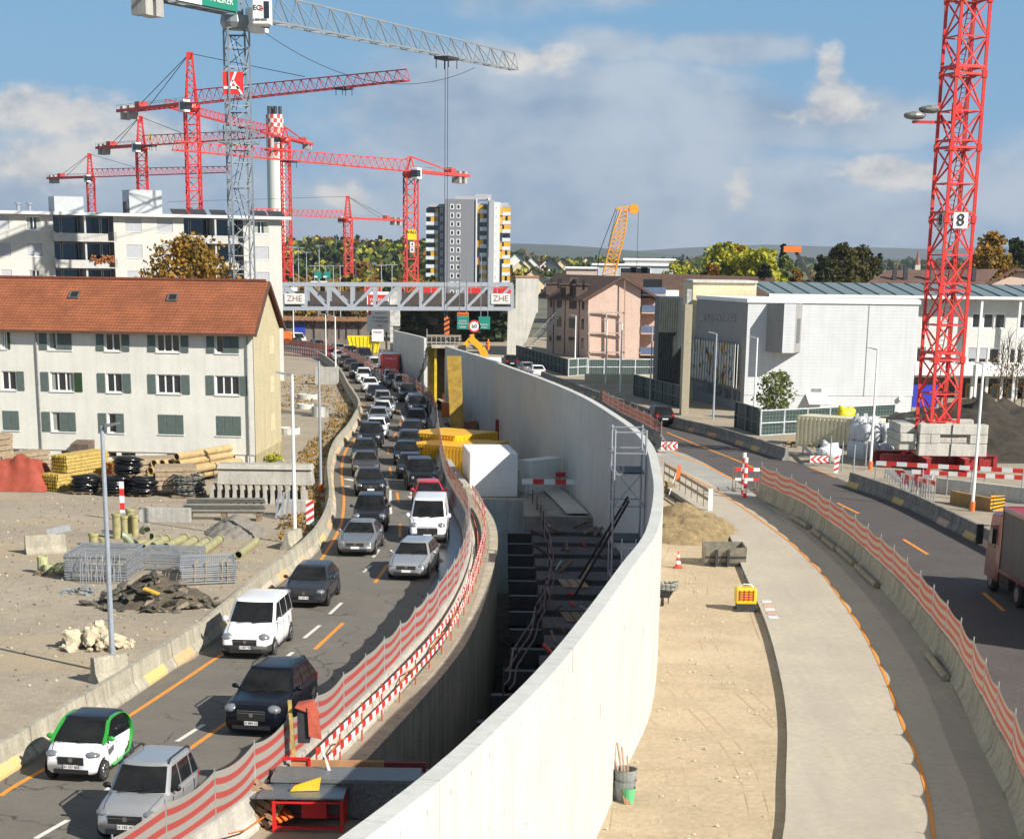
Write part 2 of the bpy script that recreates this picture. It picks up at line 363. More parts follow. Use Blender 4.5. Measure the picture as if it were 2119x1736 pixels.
def _wj():
 m = wallmat; u = uvsep(m)
 j1 = lines(m,u[0],2.4,.025); j2 = lines(m,u[0],.6,.012,.3)
 insert_mult(m,mth(m,'MULTIPLY',j2,.3),(.25,.25,.22)); insert_mult(m,mth(m,'MULTIPLY',j1,.55),(.2,.19,.16))
 a = lines(m,u[0],1.2,.06,.6); b = lines(m,u[1],1.35,.1,.3); insert_mult(m,mth(m,'MULTIPLY',mth(m,'MULTIPLY',a,b),.5),(.16,.16,.15))
 a = lines(m,u[0],4.8,.09,1.2); b = noisefac(m,.9,.56,.6); insert_mult(m,mth(m,'MULTIPLY',mth(m,'MULTIPLY',a,b),.8),(.34,.17,.07))
_wj()
def g3(*pts,z=0): return [gz(p,z) for p in pts]
TL = smoothline(ky([(-4.4,25.0,0),(-3.9,26.8,0),(-3.1,29.5,0),(-2.1,33.2,0),(-1.4,36.6,0),(-.9,41.6,0),(-.7,45.8,0),(-.6,49.8,0),(-.8,53.3,0),(-1.3,56.5,0),(-2.2,61,0),(-3.3,66,0),(-4.3,72,0),(-5.0,79,0),(-5.8,88,0),(-7.6,98,0),(-10.8,108,0),(-14.6,117.5,0),(-17.5,126,0)]),4)
WL = smoothline(ky([(-15.4,127,0),(-13.3,119,0),(-11.4,114.5,0),(-8.9,108,0),(-6.1,98.1,0),(-2.6,88.1,0),(-.3,80.0,0),(2.3,71,0),(4.3,62.6,0),(5.5,54.5,0),(6.0,49.5,0),(6.05,45.4,0),(5.7,40.9,0),(5.2,36.3,0),(4.25,30.9,0),(3.15,27.3,0),(2.0,23.6,0),(.9,20.3,0),(-.1,17.8,0),(-1.4,15,0),(-4,10.5,0)]),5)
SE = smoothline(g3(('L',150,770),('L',330,900),('L',500,990),('L',640,1110),('L',720,1240),('L',800,1450),('Q',200,200),('Q',300,560),('Q',350,900),('Q',345,1300),('Q',320,1736))+ky([(4.6,18.5),(2,13)]),4)
L1 = smoothline(ky([(-17.5,12.5,0),(-15.2,18.5,0),(-13.9,22.5,0),(-13.1,25.5,0),(-11.8,29.9,0),(-11.0,33.2,0),(-10.5,34.9,0),(-9.7,41.8,0),(-9.2,44.8,0),(-8.9,47.5,0),(-8.9,50.5,0),(-9.2,54.2,0),(-9.7,57.4,0),(-10.8,63.1,0),(-11.6,68.4,0),(-12.1,74.1,0),(-12.2,79.8,0),(-12.6,86.3,0),(-13.4,93.9,0),(-16.4,107.0,0),(-19.5,121,0),(-22.5,132,0),(-26.5,144,0),(-32.2,153.4,0),(-44,166,0),(-62,178,0)]),4)
R1 = smoothline(ky([(-11.5,12,0),(-8.8,18,0),(-7.7,20.6,0),(-6.7,22.8,0),(-5.7,25.6,0),(-4.8,28.3,0),(-4.1,30.9,0),(-3.2,34.8,0),(-2.7,37.6,0),(-2.35,40.5,0),(-2.15,44.3,0),(-2.2,48,0),(-2.5,52.0,0),(-3.1,55.5,0),(-4.2,61.8,0),(-5.2,71.3,0),(-5.9,78.6,0),(-6.7,87.4,0),(-8.5,98,0),(-11.7,108,0),(-15.4,118,0),(-18.5,127,0),(-22,137,0),(-27,146,0),(-36,155,0),(-62,168,0)]),4)
wi = [p for p in WL if p.y > 61.5*KY]; hole = TL+wi+[p for p in SE]+[p for p in reversed(WL) if p.y < 24.8*KY and p.y > 12.5*KY]+ky([(2.3,25)])
big = 9000
outer = [(-big,-200,0),(big,-200,0),(big,big,0),(-big,big,0)]
allp = [Vector(p) for p in outer]+hole; tri = tessellate_polygon([[Vector(p) for p in outer],hole])
mb = MB(); mb.v = [tuple(p) for p in allp]
for t in tri: mb.face(t)
ground('ground',mb,gravel)
def polysheet(name,line,z,mat):
 pts = [Vector((p[0],p[1],z)) for p in line]; mb = MB(); mb.v = [tuple(p) for p in pts]
 for t in tessellate_polygon([pts]): mb.face(t)
 for i,f in enumerate(mb.f):
  a,b,c = (Vector(mb.v[k]) for k in f)
  if (b-a).cross(c-a).z < 0: mb.f[i] = f[::-1]
 return ground(name,mb,mat)
wr = [p for p in WL if 11*KY < p.y < 61.5*KY]
polysheet('sand_ground',[p for p in reversed(SE)]+wr,-.2,sand)
N_ = normals2(SE); mb = MB(); mb.grid([[(p.x,p.y,.001) for p in SE],[(p.x+rnd.uniform(-.02,.02),p.y,-.21) for p in SE]]); ground('pavement_edge',mb,concrete_dark)
polysheet('left_road',L1+R1[::-1],.004,asph_l)
wl_ = [p for p in R1 if 33*KY < p.y < 70*KY]; nr = normals2(wl_)
mb = MB(); mb.grid([[(p.x-n.x*(1.1+.45*noise.noise(Vector((p.y*.5,0,0)))),p.y-n.y*1.1,.008) for p,n in zip(wl_,nr)],[(p.x-n.x*.05,p.y-n.y*.05,.008) for p,n in zip(wl_,nr)]]); ground('wet_road_edge',mb,asph_wet)
mb = MB(); wl_ = [p for p in R1 if 17*KY < p.y < 40*KY]; nr = normals2(wl_)
mb.grid([[(p.x-n.x*.75,p.y-n.y*.75,.008) for p,n in zip(wl_,nr)],[(p.x-n.x*.05,p.y-n.y*.05,.008) for p,n in zip(wl_,nr)]]); ground('kerb_strip',mb,asph_wet)
RL = g3(('L',-250,190),('L',-60,330),('L',70,430),('L',330,500),('L',620,650),('L',860,800),('L',910,870),('L',1170,990),('L',1360,1110),('L',1740,1420),('Q',1150,130),('Q',1490,600),('Q',1760,1180),('Q',1960,1600))+ky([(10.5,18.5),(7,12)])
RRp = [(3.7,121.2),(7.5,107),(11.0,95.3),(13.9,86.0),(16.5,80.9),(19.9,70.1),(21.3,63.7),(22.3,58.2),(23.2,49.3),(23.6,42),(23.3,34),(21,27),(16.3,20),(13,12)]
RR = smoothline(ky(RRp),3)
far_l = [Vector((p.x+.35,p.y,0)) for p in WL if p.y > 66*KY]
polysheet('right_road',ky([(-11,140),(0,140)])+RR+smoothline(RL[1:],2)[::-1]+far_l[::-1][:-2],.004,asph_r)
paveL = [p for p in SE]; paveR = smoothline(RL[2:],2)
polysheet('pavement',paveL[::-1]+ky([(6.6,64),(5.6,68)])+paveR,.008,pave)
polysheet('far_pavement',g3(('L',75,520),('L',190,470),('L',330,500),('L',620,650),('L',860,800),('L',1000,905),('L',1180,1090),('L',960,960),('L',700,850),('L',500,720),('L',320,640),('L',110,600)),.012,grey_pave)
def between(y0,y1,z,name,mat,xcut=None):
 y0 *= KY; y1 *= KY; a = [p for p in TL if y0 <= p.y <= y1]; b = [p for p in WL if y0 <= p.y <= y1]
 return polysheet(name,a+b,z,mat)
between(63.4,130,-1.0,'trench_floor',M('trench_floor',(.24,.22,.19),.9,var=.2,scale=.6,bump=.3))
mb = MB(); mb.poly([(-22,117,-1.02),(9,117,-1.02),(9,246,-1.02),(-22,246,-1.02)]); ground('trench_subfloor',mb,concrete_dark)
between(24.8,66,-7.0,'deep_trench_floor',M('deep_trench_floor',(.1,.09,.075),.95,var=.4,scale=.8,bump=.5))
def wall_from(line,t,z0,z1,name,mat,capmat=None,side=1):
 n = normals2(line); mb = MB(); acc = 0; pv = None; rows = [[] for _ in range(4)]; us = []
 for p,q in zip(line,n):
  if pv is not None: acc += (p-pv).length
  pv = p; us.append(acc); a = p-q*t/2; b = p+q*t/2
  rows[0].append((a.x,a.y,z0)); rows[1].append((a.x,a.y,z1)); rows[2].append((b.x,b.y,z1)); rows[3].append((b.x,b.y,z0))
 ub = [[(u,z0) for u in us],[(u,z1) for u in us],[(u,z1+t) for u in us],[(u,z1+t+z1-z0) for u in us]]
 mb.grid(rows,0,ub); mb.poly([r[0] for r in rows][::-1]); mb.poly([r[-1] for r in rows])
 return mb.build(name,mat)
main = [p for p in WL if p.y < 98.5*KY]
o = wall_from(main,.36,-7,5.5,'retaining_wall',wallmat)
tag(o,'long curved pale concrete wall between the trench and the sand strip','wall')
o = wall_from([p for p in WL if 107.5*KY < p.y < 119.5*KY],.36,-1.2,5.5,'retaining_wall',wallmat)
tag(o,'far grey concrete wall section with rusty formwork on its end beyond the scaffolding','wall')
near = [p+Vector((-.2,0,0)) for p in TL if p.y < 61.5*KY]
o = wall_from(near,.42,-7,.012,'trench_wall',M('stained_trench_concrete',(.44,.4,.31),.9,var=.15,scale=.8,streak=.3,bump=.2))
tag(o,'low curved concrete wall lining the left side of the dark trench','wall')
o = wall_from([p+Vector((-.2,0,0)) for p in TL if p.y >= 61.5*KY],.4,-1.2,.1,'trench_wall',concrete); tag(o,'far low concrete edge of the trench beside the queue of cars','wall')
mb = MB(); mb.box(-3.2,.8,115.9,116.7,-7,-.98); o = mb.build('cross_wall',concrete,bevel=.02); tag(o,'concrete cross wall under the white site cabin','wall')
mb = MB(); mb.box(.8,5.4,108.2,122,-7,-.99); o = mb.build('trench_ramp',M('trench_slab',(.3,.28,.25),.9,var=.2,scale=1)); tag(o,kind='structure')
mb = MB(); mb.box(-4.55,2.2,44.9,46.0,-7,.75)
o = mb.build('cross_wall',concrete,bevel=.02); tag(o,'rough concrete cross wall behind the checker plate box at the near trench end','wall')
mb = MB()
for (x,y,w,l) in ((1.2,62,.9,8),):
 pass
fp = smoothline([(p.x-1.0,p.y,0) for p in WL if 59*KY < p.y < 100*KY],1)
mb = strip(fp,-.6,.7,-.86); ground('trench_footing',mb,concrete_light)
# ------------------------------------------------------------------ painted road markings
orange_m = M('orange_marking',(.72,.27,.03),.7,var=.12,scale=4,fine=.1)
white_m = M('white_marking',(.68,.66,.6),.7,var=.1,scale=4,fine=.1)
def mark(pts,w,mat,name,z=.012):
 line = [gz(p,0) for p in pts]
 if len(line) > 2: line = smoothline(line,4)
 ground(name,strip(line,-w/2,w/2,z),mat)
mark([('N',0,1435),('N',130,1350),('N',480,1150),('N',840,918),('N',1240,655),('N',1500,480),('N',1600,420)],.16,orange_m,'orange_line')
mark([('J',850,1312),('J',920,1220),('J',1000,1085),('J',1060,950),('J',1080,760),('J',1070,650),('J',1060,500),('J',1090,360),('J',1160,260),('J',1230,180)],.16,orange_m,'orange_line')
mark([('F',900,1690),('F',800,1650),('F',760,1580),('F',735,1530)],.18,orange_m,'orange_line')
for a,b in ((('N',1620,905),('N',1330,1110)),(('O',900,213),('O',700,400)),(('J',1445,1310),('J',1340,1460)),(('J',1553,965),('J',1548,1075)),(('J',1525,700),('J',1540,780)),(('J',1465,490),('J',1480,560)),(('J',1452,335),('J',1450,375)),(('J',1520,200),('J',1490,240)),(('J',1555,90),('J',1553,130)),(('J',1525,0),('J',1528,25))):
 mark([a,b],.16,orange_m,'orange_dash')
for a,b in ((('O',890,70),('O',805,150)),(('O',735,230),('O',625,320)),(('O',545,420),('O',430,505)),(('O',165,730),('O',105,770)),(('N',1440,930),('N',1250,1050)),(('N',880,1300),('N',745,1400)),(('N',480,1605),('N',250,1736)),
    (('J',1375,1180),('J',1325,1245)),(('J',1305,1315),('J',1245,1370)),(('J',1470,680),('J',1470,780)),(('J',1470,810),('J',1475,880)),(('J',1440,600),('J',1455,660)),(('J',1585,510),('J',1590,550)),(('J',1745,210),('J',1775,270)),(('J',1545,0),('J',1590,110))):
 mark([a,b],.15,white_m,'white_dash')
mark([('J',1090,585),('J',1200,605)],.45,white_m,'white_bar'); mark([('J',1090,645),('J',1210,680)],.45,white_m,'white_bar')
mb = MB()
for q in ([('J',1610,730),('J',1700,722),('J',1660,758)],[('J',1630,700),('J',1650,696),('J',1672,730),('J',1655,732)]): mb.poly([gz(p,.013) for p in q][::-1])
ground('white_arrow',mb,white_m)
mark([('L',165,315),('L',420,420),('L',740,545),('L',960,640),('L',1100,690),('L',1245,745)],.2,orange_m,'orange_line',.016)
mark([('L',205,485),('L',480,590),('L',755,725)],.2,orange_m,'orange_line',.016)
mark([('L',60,530),('L',300,650),('L',600,820),('L',760,920),('L',950,1050),('L',1190,1230),('L',1330,1360),('L',1480,1510),('Q',740,50),('Q',900,290),('Q',1050,600),('Q',1160,900),('Q',1260,1130),('Q',1350,1450),('Q',1390,1736)],.11,orange_m,'orange_line',.02)
mark([('L',1600,910),('L',1780,998)],.2,orange_m,'orange_dash',.016); mark([('M',968,1245),('M',1180,1375)],.2,orange_m,'orange_dash',.016)
mark([('Q',1740,0),('Q',1885,128)],.2,orange_m,'orange_dash',.016); mark([('L',1370,610),('L',1585,695)],.14,orange_m,'orange_dash',.016)
mb = strip(smoothline([gz(p) for p in (('L',1000,1000),('L',1360,1180),('L',1650,1480),('Q',1000,130),('Q',1290,480),('Q',1560,1000),('Q',1760,1500),('Q',1840,1736))],4),-.05,.02,.019)
# ------------------------------------------------------------------ concrete barriers
bar_l = M('barrier_concrete',(.4,.37,.29),.9,var=.14,scale=1.0,streak=.3,bump=.25)
bar_r = M('barrier_concrete_stained',(.26,.255,.23),.9,var=.2,scale=1.0,streak=.4,bump=.25)
fad_o = M('faded_orange_paint',(.62,.3,.12),.85,var=.3,scale=2.5,col2=(.45,.36,.24)); fad_y = M('faded_yellow_paint',(.6,.42,.1),.85,var=.3,scale=2.5,col2=(.48,.38,.22)); fad_p = M('faded_pink_paint',(.6,.38,.3),.85,var=.2,scale=2.5,col2=(.46,.38,.29))
PROF = [(-.3,0),(-.3,.09),(-.14,.34),(-.09,.86),(.09,.86),(.14,.34),(.3,.09),(.3,0)]
def barriers(line,seg,off,mat,label,group,h=1.0,paints=(),every=1,gap=.03,name='concrete_barrier',uniq=None):
 pts = resample(line,seg); out = []
 for i in range(len(pts)-1):
  a,b = pts[i],pts[i+1]; d = (b-a); d.z = 0; L = d.length; d.normalize(); n = Vector((d.y,-d.x,0))
  mb = MB(); a2 = a+d*gap+n*off; b2 = b-d*gap+n*off; rows = []
  K = 4
  for k in range(K+1):
   c = a2.lerp(b2,k/K)
   rows.append([(c.x+n.x*x,c.y+n.y*x,z*h+.006) for x,z in PROF])
  use = [mat]; pm = None
  if paints and (i % every == 0 or rnd.random() < .35): pm = rnd.choice(paints); use.append(pm)
  ids = [[mb.vert(p) for p in r] for r in rows]; s0 = rnd.choice((0,1,2)); s1 = min(K,s0+rnd.choice((1,2,2)))
  for k in range(K):
   for q in range(len(PROF)-1):
    mb.face((ids[k][q],ids[k+1][q],ids[k+1][q+1],ids[k][q+1]),1 if (pm and q in (0,1,5,6) and s0 <= k < s1) else 0)
  mb.face(ids[0]); mb.face(ids[K][::-1])
  o = mb.build(name,use,bevel=0); tag(o,label(i,a2) if callable(label) else label,'barrier',group); out.append(o)
 return out
l1 = [p for p in L1 if p.y > 14*KY]
barriers(l1,4.0,-.32,bar_l,'worn beige concrete road barrier segment with faded paint along the left road edge','concrete barriers along the left edge of the queue',paints=(fad_o,fad_o,fad_y,fad_p))
r1 = [p for p in R1 if p.y > 14*KY]
barriers(r1,4.0,.32,M('barrier_concrete_clean',(.47,.45,.4),.88,var=.1,scale=1,streak=.2),'pale concrete barrier segment carrying the striped netting beside the trench','concrete barriers under the trench side netting')
rb = smoothline([gz(p) for p in (('L',912,860),('L',1170,990),('L',1360,1110),('L',1740,1420),('Q',1150,130),('Q',1490,600),('Q',1760,1180),('Q',1960,1600))]+ky([(10.5,18.5)]),5)
barriers(rb,4.0,-.3,bar_l,'pale concrete barrier segment carrying the striped netting along the right road','concrete barriers under the right road netting')
rf = smoothline([gz(p) for p in (('G',700,1420),('G',850,1520),('G',1000,1600),('G',1130,1680),('L',130,480))],5)
barriers(rf,4.0,-.1,bar_r,'grey concrete barrier segment with netting where the right road passes the curved wall','concrete barriers behind the curved wall')
r2 = smoothline(ky([(3.7,121.2,0),(7.5,107,0),(11.0,95.3,0),(13.9,86.0,0),(16.5,80.9,0),(19.6,71.2,0)]),5)
barriers(r2,4.0,.3,bar_r,'dark stained concrete barrier segment on the far right kerb of the right road','stained concrete barriers on the far kerb',paints=(fad_y,fad_o),every=3)
r3 = smoothline(ky([(21.0,63.7,0),(22.4,59.0,0),(22.9,55,0),(23.4,49.3,0),(23.7,44,0),(23.5,38,0)]),5)
barriers(r3,4.0,.1,bar_r,'dark concrete barrier segment beside the lorry on the right road','stained concrete barriers beside the lorry',paints=(fad_y,fad_p),every=2)
# ------------------------------------------------------------------ striped debris netting on posts
net_mats = {}
def netmat(name,stripes,base,stripe,opac):
 m = bpy.data.materials.new(name); m.use_nodes = True; nt,N,L = nodes_of(m); b = nt.nodes['Principled BSDF']
 b.inputs['Roughness'].default_value = .8; b.inputs['Base Color'].default_value = base+(1,)
 u = uvsep(m); f = mth(m,'FRACT',mth(m,'MULTIPLY',u[1],stripes)); st = mth(m,'LESS_THAN',f,.45); insert_mult(m,st,stripe)
 tr = N('ShaderNodeBsdfTransparent'); mx = N('ShaderNodeMixShader'); mx.inputs[0].default_value = opac
 tl = N('ShaderNodeBsdfTranslucent'); L(b.inputs['Base Color'].links[0].from_socket,tl.inputs[0]); m2 = N('ShaderNodeMixShader'); m2.inputs[0].default_value = .3
 L(b.outputs[0],m2.inputs[1]); L(tl.outputs[0],m2.inputs[2])
 L(tr.outputs[0],mx.inputs[1]); L(m2.outputs[0],mx.inputs[2]); L(mx.outputs[0],nt.nodes['Material Output'].inputs[0])
 return m
net_red = netmat('red_striped_net',3.9,(.4,.37,.33),(.5,.085,.07),.9)
net_right = netmat('red_striped_net_worn',3.8,(.36,.28,.21),(.38,.09,.06),.93)
net_far = netmat('dusty_red_net',3.0,(.36,.2,.15),(.34,.1,.07),.8)
def net_fence(line,spacing,z0,z1,mat,label,off=0,sag=.12,group=None,postr=.022,posth=.08):
 pts = resample(line,spacing); n = normals2(pts); pts = [p+q*off for p,q in zip(pts,n)]
 t = thing('net_fence',(pts[0].x,pts[0].y,z0),label,'fence',group); mb = MB(); rows = [[] for _ in range(5)]; uvs = [[] for _ in range(5)]; K = 8
 for i in range(len(pts)-1):
  a,b = pts[i],pts[i+1]; d = (b-a).normalized(); nn = Vector((d.y,-d.x,0)); sg = sag*rnd.uniform(.5,1.4)
  for k in range(K+(i == len(pts)-2)):
   s = k/K; c = a.lerp(b,s); f = 4*s*(1-s); top = z1-sg*f; bot = z0-.22+.02*f
   for j in range(5):
    v = j/4; bul = math.sin(v*math.pi)*.05*f*math.sin(i*1.7)
    rows[j].append((c.x+nn.x*bul,c.y+nn.y*bul,bot+(top-bot)*v-(.5-abs(v-.5))*sg*f*.6)); uvs[j].append((i+s,v+.04*math.sin(i*2.1)*f))
 mb.grid(rows,0,uvs); mb.build('net',mat,t,smooth=True)
 for p in pts:
  m2 = MB(); m2.tube((p.x,p.y,z0-.25),(p.x,p.y,z1+posth),postr,6); m2.build('post',galv,t)
 return t
net_fence([p for p in r1 if 16*KY < p.y < 49*KY],2.65,.86,2.02,net_red,'red and white striped netting on posts along the near trench barrier',off=.32,sag=.12)
net_fence([p for p in r1 if p.y >= 48.5*KY],3.6,.86,1.9,net_far,'dusty red netting along the far trench barrier beside the car queue',off=.32,sag=.14)
net_fence(rb,3.3,.84,1.95,net_right,'red and beige striped netting sagging along the right road barrier',off=-.3,sag=.13,posth=.14)
net_fence(rf[:-3],3.4,.84,1.85,net_far,'short dark red netting behind the rim of the curved concrete wall',off=-.1,sag=.12)
# ------------------------------------------------------------------ vehicles
def lerp(a,b,t): return a+(b-a)*t
def interp(pts,x):
 if x <= pts[0][0]: return pts[0][1]
 for (x0,z0),(x1,z1) in zip(pts,pts[1:]):
  if x <= x1: return z0+(z1-z0)*(x-x0)/(x1-x0)
 return pts[-1][1]
KINDS = dict(
 micro=dict(L=2.7,W=1.56,H=1.54,top=[(-1.35,.8),(-1.2,.98),(.7,1.0),(1.0,.94),(1.2,.84),(1.31,.72),(1.35,.6)],belt=.98,wf=.98,rf=.22,rr=-1.02,wr=-1.3,wt=.6,wheel=.29,wx=(.92,-.88),b=(.0,)),
 hatch=dict(L=4.25,W=1.79,H=1.46,top=[(-2.12,.7),(-2.0,.95),(-1.7,1.0),(.8,.96),(1.2,.9),(1.8,.81),(2.0,.76),(2.09,.7),(2.125,.58)],belt=.96,wf=1.08,rf=.25,rr=-1.35,wr=-1.93,wt=.6,wheel=.32,wx=(1.3,-1.3),b=(-.35,)),
 sedan=dict(L=4.65,W=1.8,H=1.42,top=[(-2.32,.7),(-2.2,.95),(-1.5,.98),(.9,.93),(1.3,.87),(2.0,.79),(2.2,.74),(2.29,.66),(2.32,.55)],belt=.93,wf=1.0,rf=.2,rr=-1.0,wr=-1.8,wt=.57,wheel=.33,wx=(1.42,-1.35),b=(-.4,)),
 wagon=dict(L=4.6,W=1.79,H=1.46,top=[(-2.3,.7),(-2.18,.95),(-1.5,.99),(.9,.95),(1.3,.88),(1.95,.8),(2.15,.75),(2.26,.68),(2.3,.56)],belt=.95,wf=1.0,rf=.22,rr=-1.75,wr=-2.15,wt=.6,wheel=.33,wx=(1.4,-1.4),b=(-.35,-1.25)),
 suv=dict(L=4.5,W=1.83,H=1.68,top=[(-2.25,.8),(-2.15,1.05),(.8,1.08),(1.2,1.04),(1.85,.98),(2.1,.92),(2.21,.82),(2.25,.66)],belt=1.07,wf=.98,rf=.25,rr=-1.6,wr=-2.08,wt=.63,wheel=.36,wx=(1.35,-1.35),b=(-.4,-1.3)),
 jeep=dict(L=4.5,W=1.86,H=1.74,top=[(-2.25,.85),(-2.2,1.1),(.7,1.12),(1.0,1.1),(2.0,1.02),(2.2,.95),(2.25,.6)],belt=1.1,wf=.75,rf=.3,rr=-1.9,wr=-2.15,wt=.7,wheel=.38,wx=(1.4,-1.35),b=(-.5,-1.4)),
 mpv=dict(L=3.5,W=1.62,H=1.66,top=[(-1.75,.75),(-1.68,1.0),(.6,1.03),(.9,1.0),(1.45,.9),(1.64,.82),(1.72,.72),(1.75,.6)],belt=1.02,wf=.9,rf=.3,rr=-1.45,wr=-1.7,wt=.62,wheel=.29,wx=(1.15,-1.15),b=(-.2,-1.05)),
 smallvan=dict(L=4.35,W=1.82,H=1.83,top=[(-2.17,.9),(-2.12,1.1),(.8,1.12),(1.15,1.08),(1.75,.96),(2.0,.88),(2.12,.76),(2.17,.6)],belt=1.1,wf=1.25,rf=.42,rr=-1.95,wr=-2.12,wt=.72,wheel=.32,wx=(1.4,-1.4),b=(-.15,-1.1)),
 van=dict(L=4.95,W=1.9,H=2.05,top=[(-2.47,.9),(-2.44,1.15),(1.2,1.2),(1.55,1.16),(2.1,1.08),(2.35,1.0),(2.44,.86),(2.47,.66)],belt=1.18,wf=1.65,rf=.8,rr=-2.35,wr=-2.44,wt=.76,wheel=.34,wx=(1.75,-1.3),b=(.3,)),
)
def car_parts(k):
 q = KINDS[k]; L,Wd,H = q['L'],q['W'],q['H']; hw = Wd/2; P = {}
 def w(x): return hw*(1-.13*abs(2*x/L)**7-.03*abs(2*x/L)**2)
 def zb(x): return .2+.1*max(0,abs(2*x/L)-.8)*5*.6
 body = MB(); xs = sorted(set([-L/2+L*i/26 for i in range(27)]+[t[0] for t in q['top']])); rows = []
 for x in xs:
  ww = w(x); b = zb(x); t = interp(q['top'],x); h = t-b; half = [(.0,b),(.82,b),(.955,b+.07),(.985,b+.25*h),(1.0,b+.5*h),(.985,b+.74*h),(.965,t-.07),(.9,t-.012),(.72,t+.012),(.4,t+.026),(0,t+.03)]
  ring = [(x,-y*ww,z) for y,z in half]+[(x,y*ww,z) for y,z in reversed(half[1:-1])]
  rows.append(ring)
 ids = body.grid(rows,0,close=True); body.face(ids[0]); body.face(ids[-1][::-1])
 wb = hw*.93; wt = q['wt']; belt = q['belt']; roof = H-.05; wf,rf,rr,wr = q['wf'],q['rf'],q['rr'],q['wr']
 def yw(t): return lerp(wb,wt,t**1.15)
 def xf(t,s): return lerp(wf,rf,t)-.13*s*s
 def xr(t,s): return lerp(wr,rr,t)+.07*s*s
 def zz(t,x): return lerp(belt-.04,roof,t)
 rings = []
 for t in (0,.2,.4,.6,.8,.93,1):
  y = yw(t)*(.985 if t == 1 else 1); ring = []
  for i in range(9): s = 1-i/4; ring.append((xf(t,s),s*y,zz(t,0)))
  for i in range(1,6): ring.append((lerp(xf(t,1),xr(t,1),i/6),-y,zz(t,0)))
  for i in range(9): s = -1+i/4; ring.append((xr(t,s),s*y,zz(t,0)))
  for i in range(1,6): ring.append((lerp(xr(t,1),xf(t,1),i/6),y,zz(t,0)))
  rings.append(ring)
 cx = (rf+rr)/2
 for sc,dz in ((.96,.02),(.85,.035),(.5,.048),(.08,.052)):
  rings.append([(cx+(p[0]-cx)*(sc+.02),p[1]*sc,roof+dz) for p in rings[6]])
 gid = body.grid(rings,1,close=True); body.face(gid[-1][::-1],1)
 P['body'] = body
 e = .007
 def patch(fn,s0,s1,t0,t1,ns=6,nt=3,flip=False):
  m = MB(); rows = [[fn(lerp(s0,s1,i/ns),lerp(t0,t1,j/nt)) for i in range(ns+1)] for j in range(nt+1)]
  if flip: rows = rows[::-1]
  m.grid(rows); return m
 fr = lambda s,t: (xf(t,s)+e*1.5,s*yw(t),zz(t,0)+e)
 P['windscreen'] = patch(fr,-.9,.9,.1,.93)
 rrf = lambda s,t: (xr(t,s)-e*1.5,s*yw(t),zz(t,0)+e)
 P['rear_window'] = patch(rrf,-.86,.86,.18,.9,flip=True)
 marks = [1]+[None]*0
 bx = list(q['b']); segs = []
 for sgn in (1,-1):
  m = MB(); edges = [None]+bx+[None]
  for i in range(len(edges)-1):
   def X(a,t):
    if a is None: return None
    return a
   t0,t1 = .1,.88; rows = []
   for j in range(4):
    t = lerp(t0,t1,j/3); y = sgn*(yw(t)+e)
    x0 = (xf(t,1)-.1) if i == 0 else edges[i]-.035; x1 = (xr(t,1)+.1) if i == len(edges)-2 else edges[i+1]+.035
    if k == 'van' and i == 1: continue
    rows.append([(lerp(x0,x1,u/4),y,zz(t,0)) for u in range(5)])
   if rows: m.grid(rows if sgn > 0 else rows[::-1])
  segs.append(m)
 P['side_windows'] = segs
 P['wheelpos'] = [(q['wx'][0],s*(hw-.1)) for s in (1,-1)]+[(q['wx'][1],s*(hw-.1)) for s in (1,-1)]
 r = q['wheel']; ty = MB(); ty.lathe((0,0,0),[(r*.6,-.1),(r*.93,-.1),(r,-.07),(r,.07),(r*.93,.1),(r*.6,.1)],'Y',24)
 P['tyre'] = ty; rm = MB(); rr_ = r*.66
 rm.lathe((0,0,0),[(rr_*.98,-.085),(rr_,-.104),(rr_*.88,-.1),(rr_*.84,-.07)],'Y',24,caps=False)
 rm.lathe((0,0,0),[(rr_*.98,.085),(rr_,.104),(rr_*.88,.1),(rr_*.84,.07)],'Y',24,caps=False)
 for sg in (-1,1):
  for a in range(5):
   t = 2*math.pi*a/5
   rm.bar((0,sg*.088,0),(rr_*.9*math.cos(t),sg*.094,rr_*.9*math.sin(t)),rr_*.24,h=.02,up=(0,1,0))
 P['rim'] = rm
 ar = MB()
 for px,_ in P['wheelpos'][::2]:
  for s in (1,-1):
   y = s*(w(px)+.003); c = (px,y,r); pts = [(px+(r+.07)*math.cos(t),y,max(.2,r+(r+.07)*math.sin(t))) for t in [math.pi*i/14-.35+(.7*i/14) for i in range(15)]]
   ar.poly(pts[::-1] if s > 0 else pts)
 for s in (1,-1):
  y = s*(hw*.985+.006)
  ar.box(q['wx'][1]+r+.1,q['wx'][0]-r-.1,min(y,y-s*.03),max(y,y-s*.03),.2,.27)
  for bxx in [q['wf']-.35]+bx:
   ar.box(bxx-.006,bxx+.006,min(y-s*.035,y),max(y-s*.035,y),.3,belt-.1)
 P['trim'] = ar
 hl = []
 big = k in ('smallvan','van','suv')
 for s in (1,-1):
  m = MB(); xz = L/2-.17; z = interp(q['top'],xz)-(.1 if k != 'jeep' else .2)
  if k == 'jeep': m.lathe((L/2-.0,s*.62,z),[(.1,-.03),(.1,.02),(.05,.04)],'X',14)
  else:
   m.blob((L/2-.2,s*(hw*.69),z-.005),.2,.215,.105 if not big else .14,0,0,14,10)
  hl.append(m)
 P['headlights'] = hl
 tl = []
 for s in (1,-1):
  m = MB(); m.box(-L/2-.012,-L/2+.1,min(s*hw*.6,s*hw*.86),max(s*hw*.6,s*hw*.86),.72 if H < 1.6 else .8,.86 if H < 1.6 else 1.05); tl.append(m)
 P['tail_lights'] = tl
 g = MB(); zt = interp(q['top'],L/2-.05)
 gw = {'micro':.36,'jeep':.42,'van':.5}.get(k,.42)
